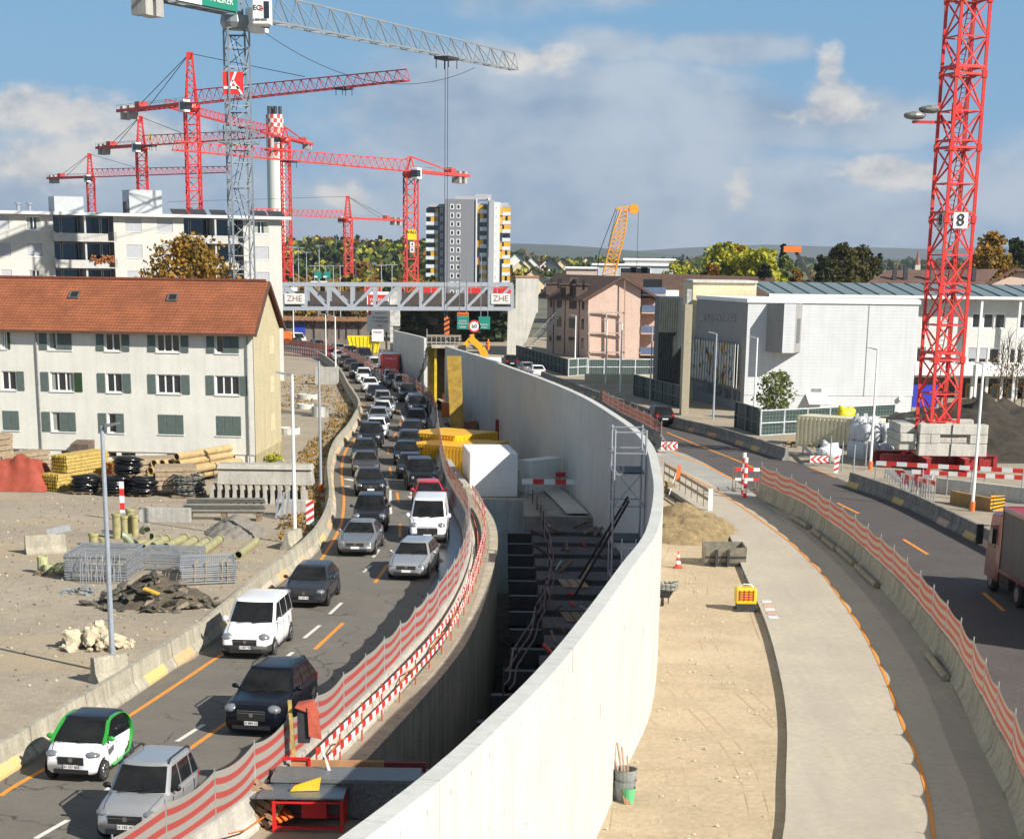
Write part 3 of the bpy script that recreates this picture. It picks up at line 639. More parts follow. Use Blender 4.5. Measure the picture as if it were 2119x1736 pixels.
 g.box(L/2-.06,L/2+.012,-gw,gw,.52 if k != 'micro' else .5,min(zt-.02,.8))
 g.box(L/2-.03,L/2+.01,-hw*.62,hw*.62,.26,.38)
 P['grille'] = g
 ch = MB(); ch.lathe((L/2+.012,0,(.5+zt)/2+.02),[(.065,0),(.065,.012)],'X',16)
 for z in ((zt-.02,zt-.09) if k != 'micro' else (zt-.03,)): ch.box(L/2,L/2+.02,-gw,gw,z-.008,z+.008)
 P['emblem'] = ch
 pl = MB(); pl.box(L/2+.008,L/2+.02,-.2,.2,.39,.5); P['number_plate'] = pl
 pr = MB(); pr.box(-L/2-.02,-L/2-.005,-.25,.25,.5 if H < 1.6 else .6,.6 if H < 1.6 else .7); P['rear_plate'] = pr
 mi = []
 for s in (1,-1):
  m = MB(); m.blob((wf-.38,s*(wb+.13),belt+.09),.07,.11,.075 if H < 1.8 else .12,0,0,10,6); m.bar((wf-.36,s*(wb-.02),belt+.02),(wf-.36,s*(wb+.08),belt+.06),.05); mi.append(m)
 P['mirrors'] = mi
 if k in ('smallvan','van','suv','jeep'):
  m = MB(); rows = []
  for x in [L/2-.55,L/2-.4,L/2-.25,L/2-.12,L/2-.04,L/2+.006]:
   ww = w(min(x,L/2))*1.012; b = zb(min(x,L/2))-.01; t = .52 if k != 'suv' else .4
   rows.append([(x,-.8*ww,b),(x,-.97*ww,b+.06),(x,-ww,(b+t)/2),(x,-.99*ww,t),(x,.99*ww,t),(x,ww,(b+t)/2),(x,.97*ww,b+.06),(x,.8*ww,b)])
  ids = m.grid(rows,0,close=True); m.face(ids[-1][::-1]); P['bumper'] = m
 return P
CARCACHE = {}
import bmesh
def fixn(me):
 b = bmesh.new(); b.from_mesh(me); bmesh.ops.recalc_face_normals(b,faces=b.faces)
 b.to_mesh(me); b.free()
def mk(name,mb,mats,parent,key=None,smooth=True):
 if key and key in CARCACHE:
  o = bpy.data.objects.new(name,CARCACHE[key]); COL.objects.link(o); o.parent = parent
 else:
  o = mb.build(name,mats,parent,smooth=smooth,local=True)
  if smooth: fixn(o.data)
  if key: CARCACHE[key] = o.data
 return o
PCACHE = {}
rim_m = flat('alloy_rim',(.42,.42,.43),.3,.8); rim_dark = flat('dark_rim',(.06,.06,.06),.35,.7)
plate_m = flat('number_plate_white',(.72,.72,.7),.5)
def car(name,kind,front,heading,paint_m,label,cat='car',group=None,roofm=None,rails=False,mirrorm=None,darkrim=False,plate=None,bumper=True,lights=True):
 if kind not in PCACHE: PCACHE[kind] = car_parts(kind)
 P = PCACHE[kind]; q = KINDS[kind]
 h = Vector((heading.x,heading.y,0)).normalized(); c = Vector(front)-h*(q['L']/2); c.z = .012
 t = thing(name,c,label,cat,group); t.rotation_euler = (0,0,math.atan2(h.y,h.x))
 b = mk('body',P['body'],[paint_m,roofm or paint_m],t,(kind,'body'))
 for i,mt in enumerate((paint_m,roofm or paint_m)):
  b.material_slots[i].link = 'OBJECT'; b.material_slots[i].material = mt
 mk('windscreen',P['windscreen'],carglass,t,(kind,'ws')); mk('rear_window',P['rear_window'],carglass,t,(kind,'rw'))
 for i in (0,1): mk('side_windows',P['side_windows'][i],carglass,t,(kind,'sw%d' % i))
 mk('trim',P['trim'],black,t,(kind,'trim'),smooth=False); mk('grille',P['grille'],black,t,(kind,'gr'),smooth=False)
 mk('emblem',P['emblem'],chrome,t,(kind,'em'),smooth=False)
 mk('number_plate',P['number_plate'],plate_m,t,(kind,'pl'),smooth=False); mk('rear_number_plate',P['rear_plate'],plate_m,t,(kind,'rp'),smooth=False)
 for i in (0,1):
  mk('headlight',P['headlights'][i],lampglass,t,(kind,'hl%d' % i)); mk('tail_light',P['tail_lights'][i],tailred,t,(kind,'tl%d' % i),smooth=False)
  o = mk('mirror',P['mirrors'][i],paint_m,t,(kind,'mi%d' % i)); o.material_slots[0].link = 'OBJECT'; o.material_slots[0].material = mirrorm or paint_m
 for x,y in P['wheelpos']:
  o = mk('wheel',P['tyre'],rubber,t,(kind,'ty')); o.location = (x,y+(.012 if y > 0 else -.012),q['wheel'])
  r = mk('rim',P['rim'],rim_m,o,(kind,'ri')); r.material_slots[0].link = 'OBJECT'; r.material_slots[0].material = rim_dark if darkrim else rim_m
 if 'bumper' in P and bumper: mk('bumper',P['bumper'],M('bumper_plastic',(.035,.035,.037),.6,var=.05),t,(kind,'bu'))
 if rails:
  for s in (1,-1):
   m = MB(); y = s*(q['wt']-.03); z = q['H']; m.path([(q['rf']-.1,y,z-.03),(q['rf']-.25,y,z+.06),(q['rr']+.25,y,z+.06),(q['rr']+.1,y,z-.03)],.022,6)
   mk('roof_rail',m,black,t)
 if plate:
  c2 = bpy.data.curves.new('t','FONT'); c2.body = plate; c2.size = .1; c2.align_x = 'CENTER'; c2.align_y = 'CENTER'; c2.extrude = .001; c2.offset = .002
  o = bpy.data.objects.new('t',c2); COL.objects.link(o); me = bpy.data.meshes.new_from_object(o.evaluated_get(bpy.context.evaluated_depsgraph_get())); bpy.data.objects.remove(o)
  for v in me.vertices: x,y,z = v.co; v.co = (q['L']/2+.022+z,x,.445+y)
  me.materials.clear(); me.materials.append(black); o = bpy.data.objects.new('plate_lettering',me); COL.objects.link(o); o.parent = t
 L_,hw_ = q['L'],q['W']/2; m = MB()
 for s in (1,-1): m.path([(x_,s*hw_*lerp(.8,.74,i_/6)*(1-.13*abs(2*x_/L_)**7),interp(q['top'],x_)+.016) for i_,x_ in enumerate([lerp(q['wf']-.1,L_/2-.12,j/6) for j in range(7)])],.007,4)
 m.bar((q['wf']-.02,-.5,q['belt']+.03),(q['wf']-.1,.1,q['belt']+.1),.02); m.bar((q['wf']-.02,.05,q['belt']+.03),(q['wf']-.1,.6,q['belt']+.1),.02)
 mk('seam_and_wipers',m,black,t,(kind,'seam'),smooth=False)
 return t
def tangent(line,p,sgn=-1):
 i = min(range(1,len(line)),key=lambda i: (line[i].xy-p.xy).length); d = (line[i]-line[i-1]); d.z = 0; return d.normalized()*sgn
pw = paint('paint_white',(.78,.79,.8)); pk = paint('paint_black',(.012,.013,.016)); pg = paint('paint_dark_grey',(.026,.028,.033)); ps = paint('paint_silver',(.42,.43,.44)); ps.node_tree.nodes['Principled BSDF'].inputs['Metallic'].default_value = .5
pb = paint('paint_dark_blue',(.004,.005,.009)); pr_ = paint('paint_red',(.5,.01,.03)); pbr = paint('paint_brown',(.05,.042,.035)); pgreen = paint('paint_green',(.03,.3,.04)); pgs = paint('paint_grey_silver',(.24,.245,.25)); pgs.node_tree.nodes['Principled BSDF'].inputs['Metallic'].default_value = .5
Q1 = 'cars queueing in the two lanes'
LIST = [
 ('micro',('N',495,1345),pw,'tiny white two seat city car with green trim and black roof, left lane',dict(roofm=pk,mirrorm=pgreen,plate='ZH 157 605')),
 ('mpv',('N',950,1790),ps,'silver upright hatchback with black roof rails behind the near netting',dict(rails=True,mirrorm=pk,plate='ZH 155 480')),
 ('suv',('O',290,1030),pb,'dark blue off-road car with chrome grille bar beside the striped netting',dict(rails=True,plate='ZH 884 527',bumper=False)),
 ('smallvan',('O',180,475),pw,'white small van with black bumper and steel wheels beside the left barrier',dict(plate='ZH 807 502')),
 ('hatch',('J',765,1680),pg,'dark grey sporty hatchback with black wheels behind the white small van',dict(darkrim=True,plate='ZH 234 758')),
 ('sedan',('J',1175,1245),pgs,'silver grey coupe with wide chrome grille near the left barrier bend',{}),
 ('wagon',('J',1660,1450),ps,'bright silver estate car right in front of the white delivery van',{}),
 ('suv',('J',1300,1040),pk,'black off-road car with silver chin directly behind the silver coupe',dict(bumper=False)),
 ('van',('J',1800,1140),pw,'tall white delivery van with black bumper in the right lane',{}),
 ('hatch',('J',1320,740),pk,'glossy black hatchback with fog lamps behind the black off-road car',{}),
 ('hatch',('J',1845,860),pr_,'bright red hatchback half hidden behind the white delivery van',{}),
 ('jeep',('J',1790,690),pk,'black boxy four wheel drive behind the red car',{}),
 ('sedan',('J',1283,570),pbr,'dark brown car with lit headlights and large grille in the left lane',{}),
 ('hatch',('J',1650,595),pk,'small black round eyed hatchback between the boxy four wheel drive and the dark blue car',{}),
 ('hatch',('J',1600,478),pb,'dark blue electric hatchback with smooth nose in the right lane',{}),
 ('wagon',('J',1245,460),pk,'black estate car with roof rails behind the dark brown car',dict(rails=True)),
 ('suv',('J',1290,330),pk,'black car ahead of the white car beside the left barrier',dict(bumper=False)),
 ('hatch',('J',1340,250),pw,'white car with lit headlights between two dark cars in the left lane',{}),
 ('wagon',('J',1640,375),pg,'dark grey saloon behind the dark blue electric hatchback',{}),
 ('wagon',('J',1620,280),pk,'black saloon third behind the dark blue hatchback',{}),
 ('suv',('J',1680,195),pg,'dark grey off-road car with roof rails and lit lamps in the right lane',dict(rails=True,bumper=False)),
 ('wagon',('J',1335,150),ps,'silver car behind the white car in the left lane',{}),
 ('suv',('J',1700,60),pk,'black off-road car with lit lamps just before the green skip',dict(bumper=False)),
 ('hatch',('J',1385,85),pw,'white hatchback in the left lane, third from the silver minivan',{}),
 ('sedan',('J',1450,45),pgs,'silver grey saloon where the left barrier starts to bend',{}),
 ('mpv',('F',968,1705),ps,'silver compact minivan in the middle of the left lane',{}),
 ('hatch',('F',905,1640),pk,'black hatchback between the silver minivan and the white saloon',{}),
 ('wagon',('F',878,1575),pw,'white saloon in the far left lane',{}),
 ('suv',('F',830,1510),pw,'white off-road car following the black cars in the far left lane',dict(bumper=False)),
 ('suv',('F',765,1470),pk,'black off-road car with one lit lamp ahead of the white off-road car',dict(bumper=False)),
 ('hatch',('F',725,1418),pg,'dark grey hatchback with amber lamp in the far left lane',{}),
 ('sedan',('F',680,1388),pk,'black saloon left of the queue by the white lamp post',{}),
 ('wagon',('F',1215,1715),pgs,'grey estate car just before the green skip in the right lane',{}),
 ('suv',('F',1165,1645),pg,'dark grey estate car behind the silver estate, beside the dusty netting',dict(bumper=False)),
 ('suv',('F',1145,1570),pgs,'silver off-road car two places behind the red lorry',dict(bumper=False)),
 ('wagon',('F',1070,1560),pk,'black estate car right behind the red lorry',{}),
 ('mpv',('F',1020,1525),pw,'small white car tucked beside the red lorry',{}),
 ('smallvan',('F',895,1430),pw,'white van ahead of the red lorry',{}),
 ('sedan',('F',845,1395),pgs,'grey saloon left of the far white van',{}),
 ('van',('F',825,1365),pg,'dark van in the bend beside the yellow skip',{}),
 ('hatch',('F',765,1350),ps,'silver hatchback in the far bend below the billboard',{}),
 ('suv',('F',718,1325),pk,'black off-road car in the far bend beside the silver hatchback',dict(bumper=False)),
 ('sedan',('F',640,1345),pw,'low white saloon under the white lamp posts',{}),
 ('hatch',('F',585,1330),pr_,'far red hatchback by the striped barriers',{}),
 ('hatch',('F',660,1290),ps,'light grey hatchback seen beyond the low white saloon',{}),
 ('wagon',('F',530,1300),pb,'dark blue estate car at the striped barriers',{}),
 ('wagon',('F',560,1258),pgs,'grey estate car in the farthest bend',{}),
 ('hatch',('F',480,1285),pk,'black hatchback next to the dark blue estate in the far bend',{}),
 ('van',('F',440,1232),pw,'far white delivery van below the truss bridge',{}),
 ('hatch',('F',405,1270),pg,'dark hatchback in front of the far white delivery van',{}),
 ('wagon',('F',340,1245),pg,'dark estate car, last of the queue by the orange hut',{}),
]
CARPOS = []
def lane_fit():
 acc = [0.0]
 for a,b in zip(L1,L1[1:]): acc.append(acc[-1]+(b-a).length)
 nn = normals2(L1); rows = []
 for i,(kind,fp,*_r) in enumerate(LIST):
  p = gz(fp,0); best = None
  for j in range(len(L1)-1):
   a,b = L1[j].xy,L1[j+1].xy; d = b-a; t = max(0,min(1,(p.xy-a).dot(d)/d.length_squared)); q = a+d*t; e = (p.xy-q).length
   if best is None or e < best[0]: best = (e,acc[j]+d.length*t)
  rows.append([i,best[1],best[0],KINDS[kind]['L']])
 out = {}
 for lane in (0,1):
  R_ = sorted([r for r in rows if (r[2] > 3.35) == bool(lane)],key=lambda r: r[1]); prev = -99
  for r in R_:
   s = max(r[1],prev+.55); prev = s+r[3]
   off = (lerp(r[2],1.95,.5) if not lane else lerp(r[2],4.95,.5))
   j = max(k for k in range(len(acc)-1) if acc[k] <= s); t = (s-acc[j])/(acc[j+1]-acc[j]); c = L1[j].lerp(L1[min(j+1,len(L1)-1)],min(t,1)); n = nn[j].lerp(nn[j+1],min(t,1)).normalized()
   k2 = min(len(L1)-1,j+2); d = -(L1[k2]-L1[j]).normalized(); out[r[0]] = (c+n*off,d)
 return out
FIT = lane_fit()
for ci,(kind,fp,pm,lab,kw) in enumerate(LIST):
 p,hd = FIT[ci]
 t = car({'van': 'delivery_van','smallvan': 'small_van'}.get(kind,'car'),kind,p,hd,pm,lab,'van' if 'van' in kind else 'car',Q1,**kw); CARPOS.append((lab,p,t,kind))
def city_car_extras():
 t = CARPOS[0][2]
 for s in (1,-1):
  m = MB(); pts = [(.84,.728,.97),(.5,.69,1.2),(.1,.61,1.46),(-.5,.61,1.5),(-.98,.625,1.4),(-1.22,.7,1.05),(-1.0,.775,.75),(-.62,.785,.4),(.4,.785,.3)]
  line = smoothline([(a,s*(b+.012),c) for a,b,c in pts],4)
  for a,b in zip(line,line[1:]): m.bar(a,b,.03,h=.1,up=(0,1,0))
  mk('green_arch',m,pgreen,t,smooth=False)
 m = MB()
 m.hexa([(.28,.786,.7),(.6,.786,.62),(.6,.8,.62),(.28,.8,.7),(.28,.786,.84),(.6,.786,.78),(.6,.8,.78),(.28,.8,.84)]); mk('door_decal',m,M('decal_grey',(.12,.12,.13),.5,var=.3,scale=30),t,smooth=False)
city_car_extras()
def red_lorry():
 p = gz(('F',1025,1500)); hd = tangent(L1,p); L = 6.6; c = p-hd*(L/2); t = thing('box_lorry',(c.x,c.y,.01),'red box lorry with white side edges in the right lane below the far wall','lorry')
 t.rotation_euler = (0,0,math.atan2(hd.y,hd.x)); rp = paint('lorry_red',(.75,.05,.03))
 m = MB(); rows = []
 for x,z0,z1,w in ((1.6,.45,2.2,.98),(1.9,.4,2.25,1.0),(2.6,.4,2.2,1.0),(2.95,.4,1.5,.99),(3.15,.4,1.3,.95),(3.28,.4,1.05,.9)):
  rows.append([(x,-w,z0),(x,-w*1.01,(z0+z1)/2),(x,-w*.93,z1-.05),(x,-w*.7,z1),(x,w*.7,z1),(x,w*.93,z1-.05),(x,w*1.01,(z0+z1)/2),(x,w,z0)])
 ids = m.grid(rows,0,close=True); m.face(ids[0]); m.face(ids[-1][::-1]); m.build('cab',rp,t,local=True)
 m = MB(); m.hexa([(2.96,-.85,1.45),(2.96,.85,1.45),(2.9,.85,1.45),(2.9,-.85,1.45),(2.66,-.8,2.08),(2.66,.8,2.08),(2.6,.8,2.08),(2.6,-.8,2.08)][:]); m.build('windscreen',carglass,t,local=True)
 m = MB(); m.box(-3.3,1.75,-1.1,1.1,.85,3.1); m.box(1.75,1.8,-1.08,1.08,1.0,3.08,1); m.build('box_body',[white_p,rp],t,local=True,bevel=.03)
 m = MB(); m.hexa([(1.8,-1.0,2.2),(2.5,-.9,2.2),(2.5,.9,2.2),(1.8,1.0,2.2),(1.8,-1.0,3.0),(2.1,-.8,2.95),(2.1,.8,2.95),(1.8,1.0,3.0)]); m.build('wind_deflector',rp,t,local=True,bevel=.03)
 o = text_mesh('WALO',.42,(0,0,0),(0,1,0),(-.48,0,.88),white_p,'lettering',None);
 for v in o.data.vertices: v.co = v.co+Vector((2.38,0,2.6))
 o.parent = t
 m = MB(); m.box(3.27,3.31,-.7,.7,.55,.8); m.build('grille',black,t,local=True)
 for s in (1,-1):
  m = MB(); m.blob((3.22,s*.72,.75),.1,.16,.1,0,0,10,6); m.build('headlight',lampglass,t,local=True,smooth=True)
  for x in (2.3,-2.0):
   w = MB(); w.lathe((x,s*.9,.4),[(.2,-.12),(.38,-.12),(.4,-.08),(.4,.08),(.38,.12),(.2,.12)],'Y',18); o = w.build('wheel',rubber,t,local=True,smooth=True)
   w = MB(); w.lathe((x,s*.9,.4),[(.22,-.125),(.22,.125)],'Y',14); w.build('rim',rim_m,o,local=True)
  m = MB(); m.box(2.5,2.6,min(s*1.05,s*1.25),max(s*1.05,s*1.25),1.5,1.85); m.build('mirror',black,t,local=True)
red_lorry()
for kind,fp,pm,lab in (('suv',('L',150,268),pk,'black estate car with red tail lights driving away on the right road'),('hatch',('G',262,1200),pw,'white hatchback driving away along the top of the curved wall'),('wagon',('G',185,1175),pgs,'grey saloon half hidden behind the wall rim beside the white hatchback'),('suv',('G',65,1130),pk,'black car farthest away on the right road, below the concrete pillar')):
 p = gz(fp); hd = -tangent(RR,p) if True else None
 hd = -tangent(RR,p,1); q = KINDS[kind]; car('car',kind,p+hd*q['L'],hd,pm,lab,'car','cars driving away on the right road')
def semi():
 a = gz(('M',1700,1340)); hd = Vector((.36,1.0,0)).normalized(); hd = Vector((-.02,1,0)).normalized()
 c = Vector((22.1,71.4,.01)); t = thing('articulated_lorry',c,'dark red articulated lorry with grey tarpaulin side at the right edge','lorry'); t.rotation_euler = (0,0,math.atan2(hd.y,hd.x)-0)
 rp = paint('lorry_dark_red',(.13,.006,.01)); tarp = M('lorry_tarpaulin',(.13,.115,.1),.75,var=.1,scale=1.5,streak=.15)
 Lt = 9.0
 m = MB(); m.box(-7,6.0,-1.25,1.25,1.15,3.75); o = m.build('tarpaulin_body',tarp,t,local=True)
 m = MB()
 for s in (1,-1):
  m.box(-7.02,6.03,min(s*1.2,s*1.28),max(s*1.2,s*1.28),3.62,3.8); m.box(-7.02,6.03,min(s*1.2,s*1.28),max(s*1.2,s*1.28),1.02,1.2)
  m.box(5.9,6.04,min(s*1.2,s*1.29),max(s*1.2,s*1.29),1.02,3.8)
 m.box(5.95,6.06,-1.25,1.25,3.6,3.8); m.build('frame',rp,t,local=True)
 m = MB(); m.box(-7,6.0,-1.2,1.2,3.745,3.765); m.build('roof_sheet',M('lorry_roof',(.3,.04,.06),.7,var=.1),t,local=True)
 m = MB(); m.box(-7,7.6,-.45,.45,.75,1.02); m.build('chassis',steel_dark,t,local=True)
 m = MB(); rows = []
 for x,z1,w in ((6.35,3.2,1.18),(6.7,3.45,1.22),(7.9,3.35,1.22),(8.3,2.3,1.22),(8.45,1.9,1.2),(8.5,1.2,1.16)):
  rows.append([(x,-w,.55),(x,-w,z1*.6),(x,-w*.96,z1-.1),(x,-w*.8,z1),(x,w*.8,z1),(x,w*.96,z1-.1),(x,w,z1*.6),(x,w,.55)])
 ids = m.grid(rows,0,close=True); m.face(ids[0]); m.face(ids[-1][::-1]); m.build('cab',rp,t,local=True)
 for s in (1,-1):
  m = MB(); m.box(7.0,7.9,min(s*1.2,s*1.24),max(s*1.2,s*1.24),1.9,2.7); m.build('side_window',carglass,t,local=True)
  m = MB(); m.bar((8.1,s*1.2,2.7),(8.2,s*1.6,2.7),.05); m.box(8.1,8.25,min(s*1.45,s*1.75),max(s*1.45,s*1.75),1.9,2.75); m.build('mirror',black,t,local=True,bevel=.03)
  m = MB(); m.box(-6.8,1.8,min(s*1.2,s*1.24),max(s*1.2,s*1.24),.5,1.0); m.build('side_guard',M('side_guard',(.35,.36,.37),.5,var=.2,scale=8),t,local=True)
  for x in (7.4,3.4,-3.4,-4.7,-6.0):
   w = MB(); w.lathe((x,s*1.03,.5),[(.25,-.17),(.47,-.17),(.5,-.12),(.5,.12),(.47,.17),(.25,.17)],'Y',22); o = w.build('wheel',rubber,t,local=True,smooth=True)
   w = MB(); w.lathe((x,s*1.03,.5),[(.3,-.18),(.1,-.1)],'Y',16); w.lathe((x,s*1.03,.5),[(.1,.1),(.3,.18)],'Y',16); w.build('rim',rim_m,o,local=True)
 m = MB(); m.box(4.6,6.0,.9,1.22,.45,.95); m.build('toolbox',black,t,local=True)
 for s in (.75,.95):
  m = MB(); m.box(-7.06,-7.0,s,s+.12,.7,.82); m.build('tail_light',tailred,t,local=True)
semi()
# ------------------------------------------------------------------ buildings
def facade(root,P0,u,L,z0,z1,ops,mat,n=None,depth=.14,name='wall',t=.25):
 """wall from P0 along u with rectangular openings (s0,s1,a0,a1) cut through to `depth`; outward normal n"""
 u = Vector(u).normalized(); n = Vector(n) if n else Vector((u.y,-u.x,0)); P0 = Vector((P0[0],P0[1],0))
 xs = sorted({0,L}|{round(o[0],4) for o in ops}|{round(o[1],4) for o in ops}); zs = sorted({z0,z1}|{round(o[2],4) for o in ops}|{round(o[3],4) for o in ops})
 xs = [x for x in xs if 0 <= x <= L]; zs = [z for z in zs if z0 <= z <= z1]; mb = MB()
 def P(s,z,d=0): q = P0+u*s-n*d; return (q.x,q.y,z)
 for i in range(len(xs)-1):
  for j in range(len(zs)-1):
   cx,cz = (xs[i]+xs[i+1])/2,(zs[j]+zs[j+1])/2
   if any(o[0] < cx < o[1] and o[2] < cz < o[3] for o in ops): continue
   mb.poly([P(xs[i],zs[j]),P(xs[i+1],zs[j]),P(xs[i+1],zs[j+1]),P(xs[i],zs[j+1])])
 for s0,s1,a0,a1 in [o[:4] for o in ops]:
  s0 = max(0,s0); s1 = min(L,s1); d = depth
  mb.poly([P(s0,a0),P(s0,a0,d),P(s0,a1,d),P(s0,a1)]); mb.poly([P(s1,a0,d),P(s1,a0),P(s1,a1),P(s1,a1,d)])
  mb.poly([P(s0,a0),P(s1,a0),P(s1,a0,d),P(s0,a0,d)]); mb.poly([P(s0,a1,d),P(s1,a1,d),P(s1,a1),P(s0,a1)])
 return mb.build(name,mat,root),P
def window(root,P,s0,s1,a0,a1,depth=.14,panes=2,frame=.06,fm=None,gm=None,sill=True,blind=None,blind_m=None,sillm=None,curtain=None):
 fm = fm or white_p; f = MB(); d0 = depth-.05
 def bx(m,x0,x1,y0,y1,d_out,d_in,mt=0):
  m.hexa([P(x0,y0,d_out),P(x1,y0,d_out),P(x1,y0,d_in),P(x0,y0,d_in),P(x0,y1,d_out),P(x1,y1,d_out),P(x1,y1,d_in),P(x0,y1,d_in)],mt)
 bx(f,s0,s1,a0,a0+frame,d0,depth+.02); bx(f,s0,s1,a1-frame,a1,d0,depth+.02)
 bx(f,s0,s0+frame,a0+frame,a1-frame,d0,depth+.02); bx(f,s1-frame,s1,a0+frame,a1-frame,d0,depth+.02)
 for k in range(1,panes):
  c = s0+(s1-s0)*k/panes; bx(f,c-frame*.6,c+frame*.6,a0+frame,a1-frame,d0,depth+.02)
 if sill: bx(f,s0-.05,s1+.05,a0-.06,a0-.002,-.06,depth)
 w = f.build('window',fm,root)
 g = MB(); g.poly([P(s0+frame*.5,a0+frame*.5,depth),P(s1-frame*.5,a0+frame*.5,depth),P(s1-frame*.5,a1-frame*.5,depth),P(s0+frame*.5,a1-frame*.5,depth)]); g.build('pane',gm or glass,w)
 if blind:
  b = MB(); h = (a1-a0)*blind; bx(b,s0+.01,s1-.01,a1-h,a1-.01,d0-.035,d0-.015); b.build('blind',blind_m or M('grey_blind',(.36,.37,.4),.7,var=.06,scale=3),w)
 if curtain:
  b = MB(); wd = (s1-s0)
  for c0,c1 in curtain: bx(b,s0+wd*c0,s0+wd*c1,a0+frame,a1-frame,depth-.02,depth-.012)
  b.build('curtain',M('curtain',(.3,.33,.28),.8,var=.2,scale=12),w)
 return w,bx
def zof(p,base):
 d = ray(p); t = Vector(base[:2]).length/Vector((d.x,d.y)).length; return (CAMP+d*t).z
render_w = M('white_render',(.7,.69,.62),.9,var=.05,scale=.6,fine=.02,streak=.08)
roof_t = M('clay_roof_tiles',(.31,.1,.037),.85,var=.22,scale=.6,fine=.12,bump=.1)
def tiles(m,su,sv,dark):
 u = uvsep(m); a = lines(m,u[1],sv,sv*.28); b = lines(m,u[0],su,su*.3)
 insert_mult(m,mth(m,'MULTIPLY',a,.75),dark); insert_mult(m,mth(m,'MULTIPLY',b,.35),dark)
tiles(roof_t,.24,.34,(.12,.03,.015))
roof_b = M('brown_roof_tiles',(.115,.065,.045),.9,var=.2,scale=.8,fine=.12); tiles(roof_b,.3,.4,(.03,.017,.012))
green_sh = M('shutter_grey_green',(.11,.145,.13),.7,var=.1,scale=4); green_d = M('shutter_dark_green',(.025,.06,.02),.7,var=.1,scale=4)
beige = M('beige_cladding',(.5,.43,.27),.8,var=.06,scale=.8,streak=.1)
def bj(m,su,sv,k=.3,w=.02,col=(.2,.16,.08)):
 P = possep(m); u = uvsep(m); insert_mult(m,mth(m,'MULTIPLY',mth(m,'MAXIMUM',lines(m,u[0],su,w),lines(m,u[1],sv,w)),k),col)
def roofquad(mb,a,b,c,d,m=0):
 a,b,c,d = map(Vector,(a,b,c,d)); L = (b-a).length; H = (d-a).length; off = (d-a).dot((b-a).normalized()); off2 = (c-a).dot((b-a).normalized())
 mb.poly([a,b,c,d],m,[(0,0),(L,0),(off2,H),(off,H)])
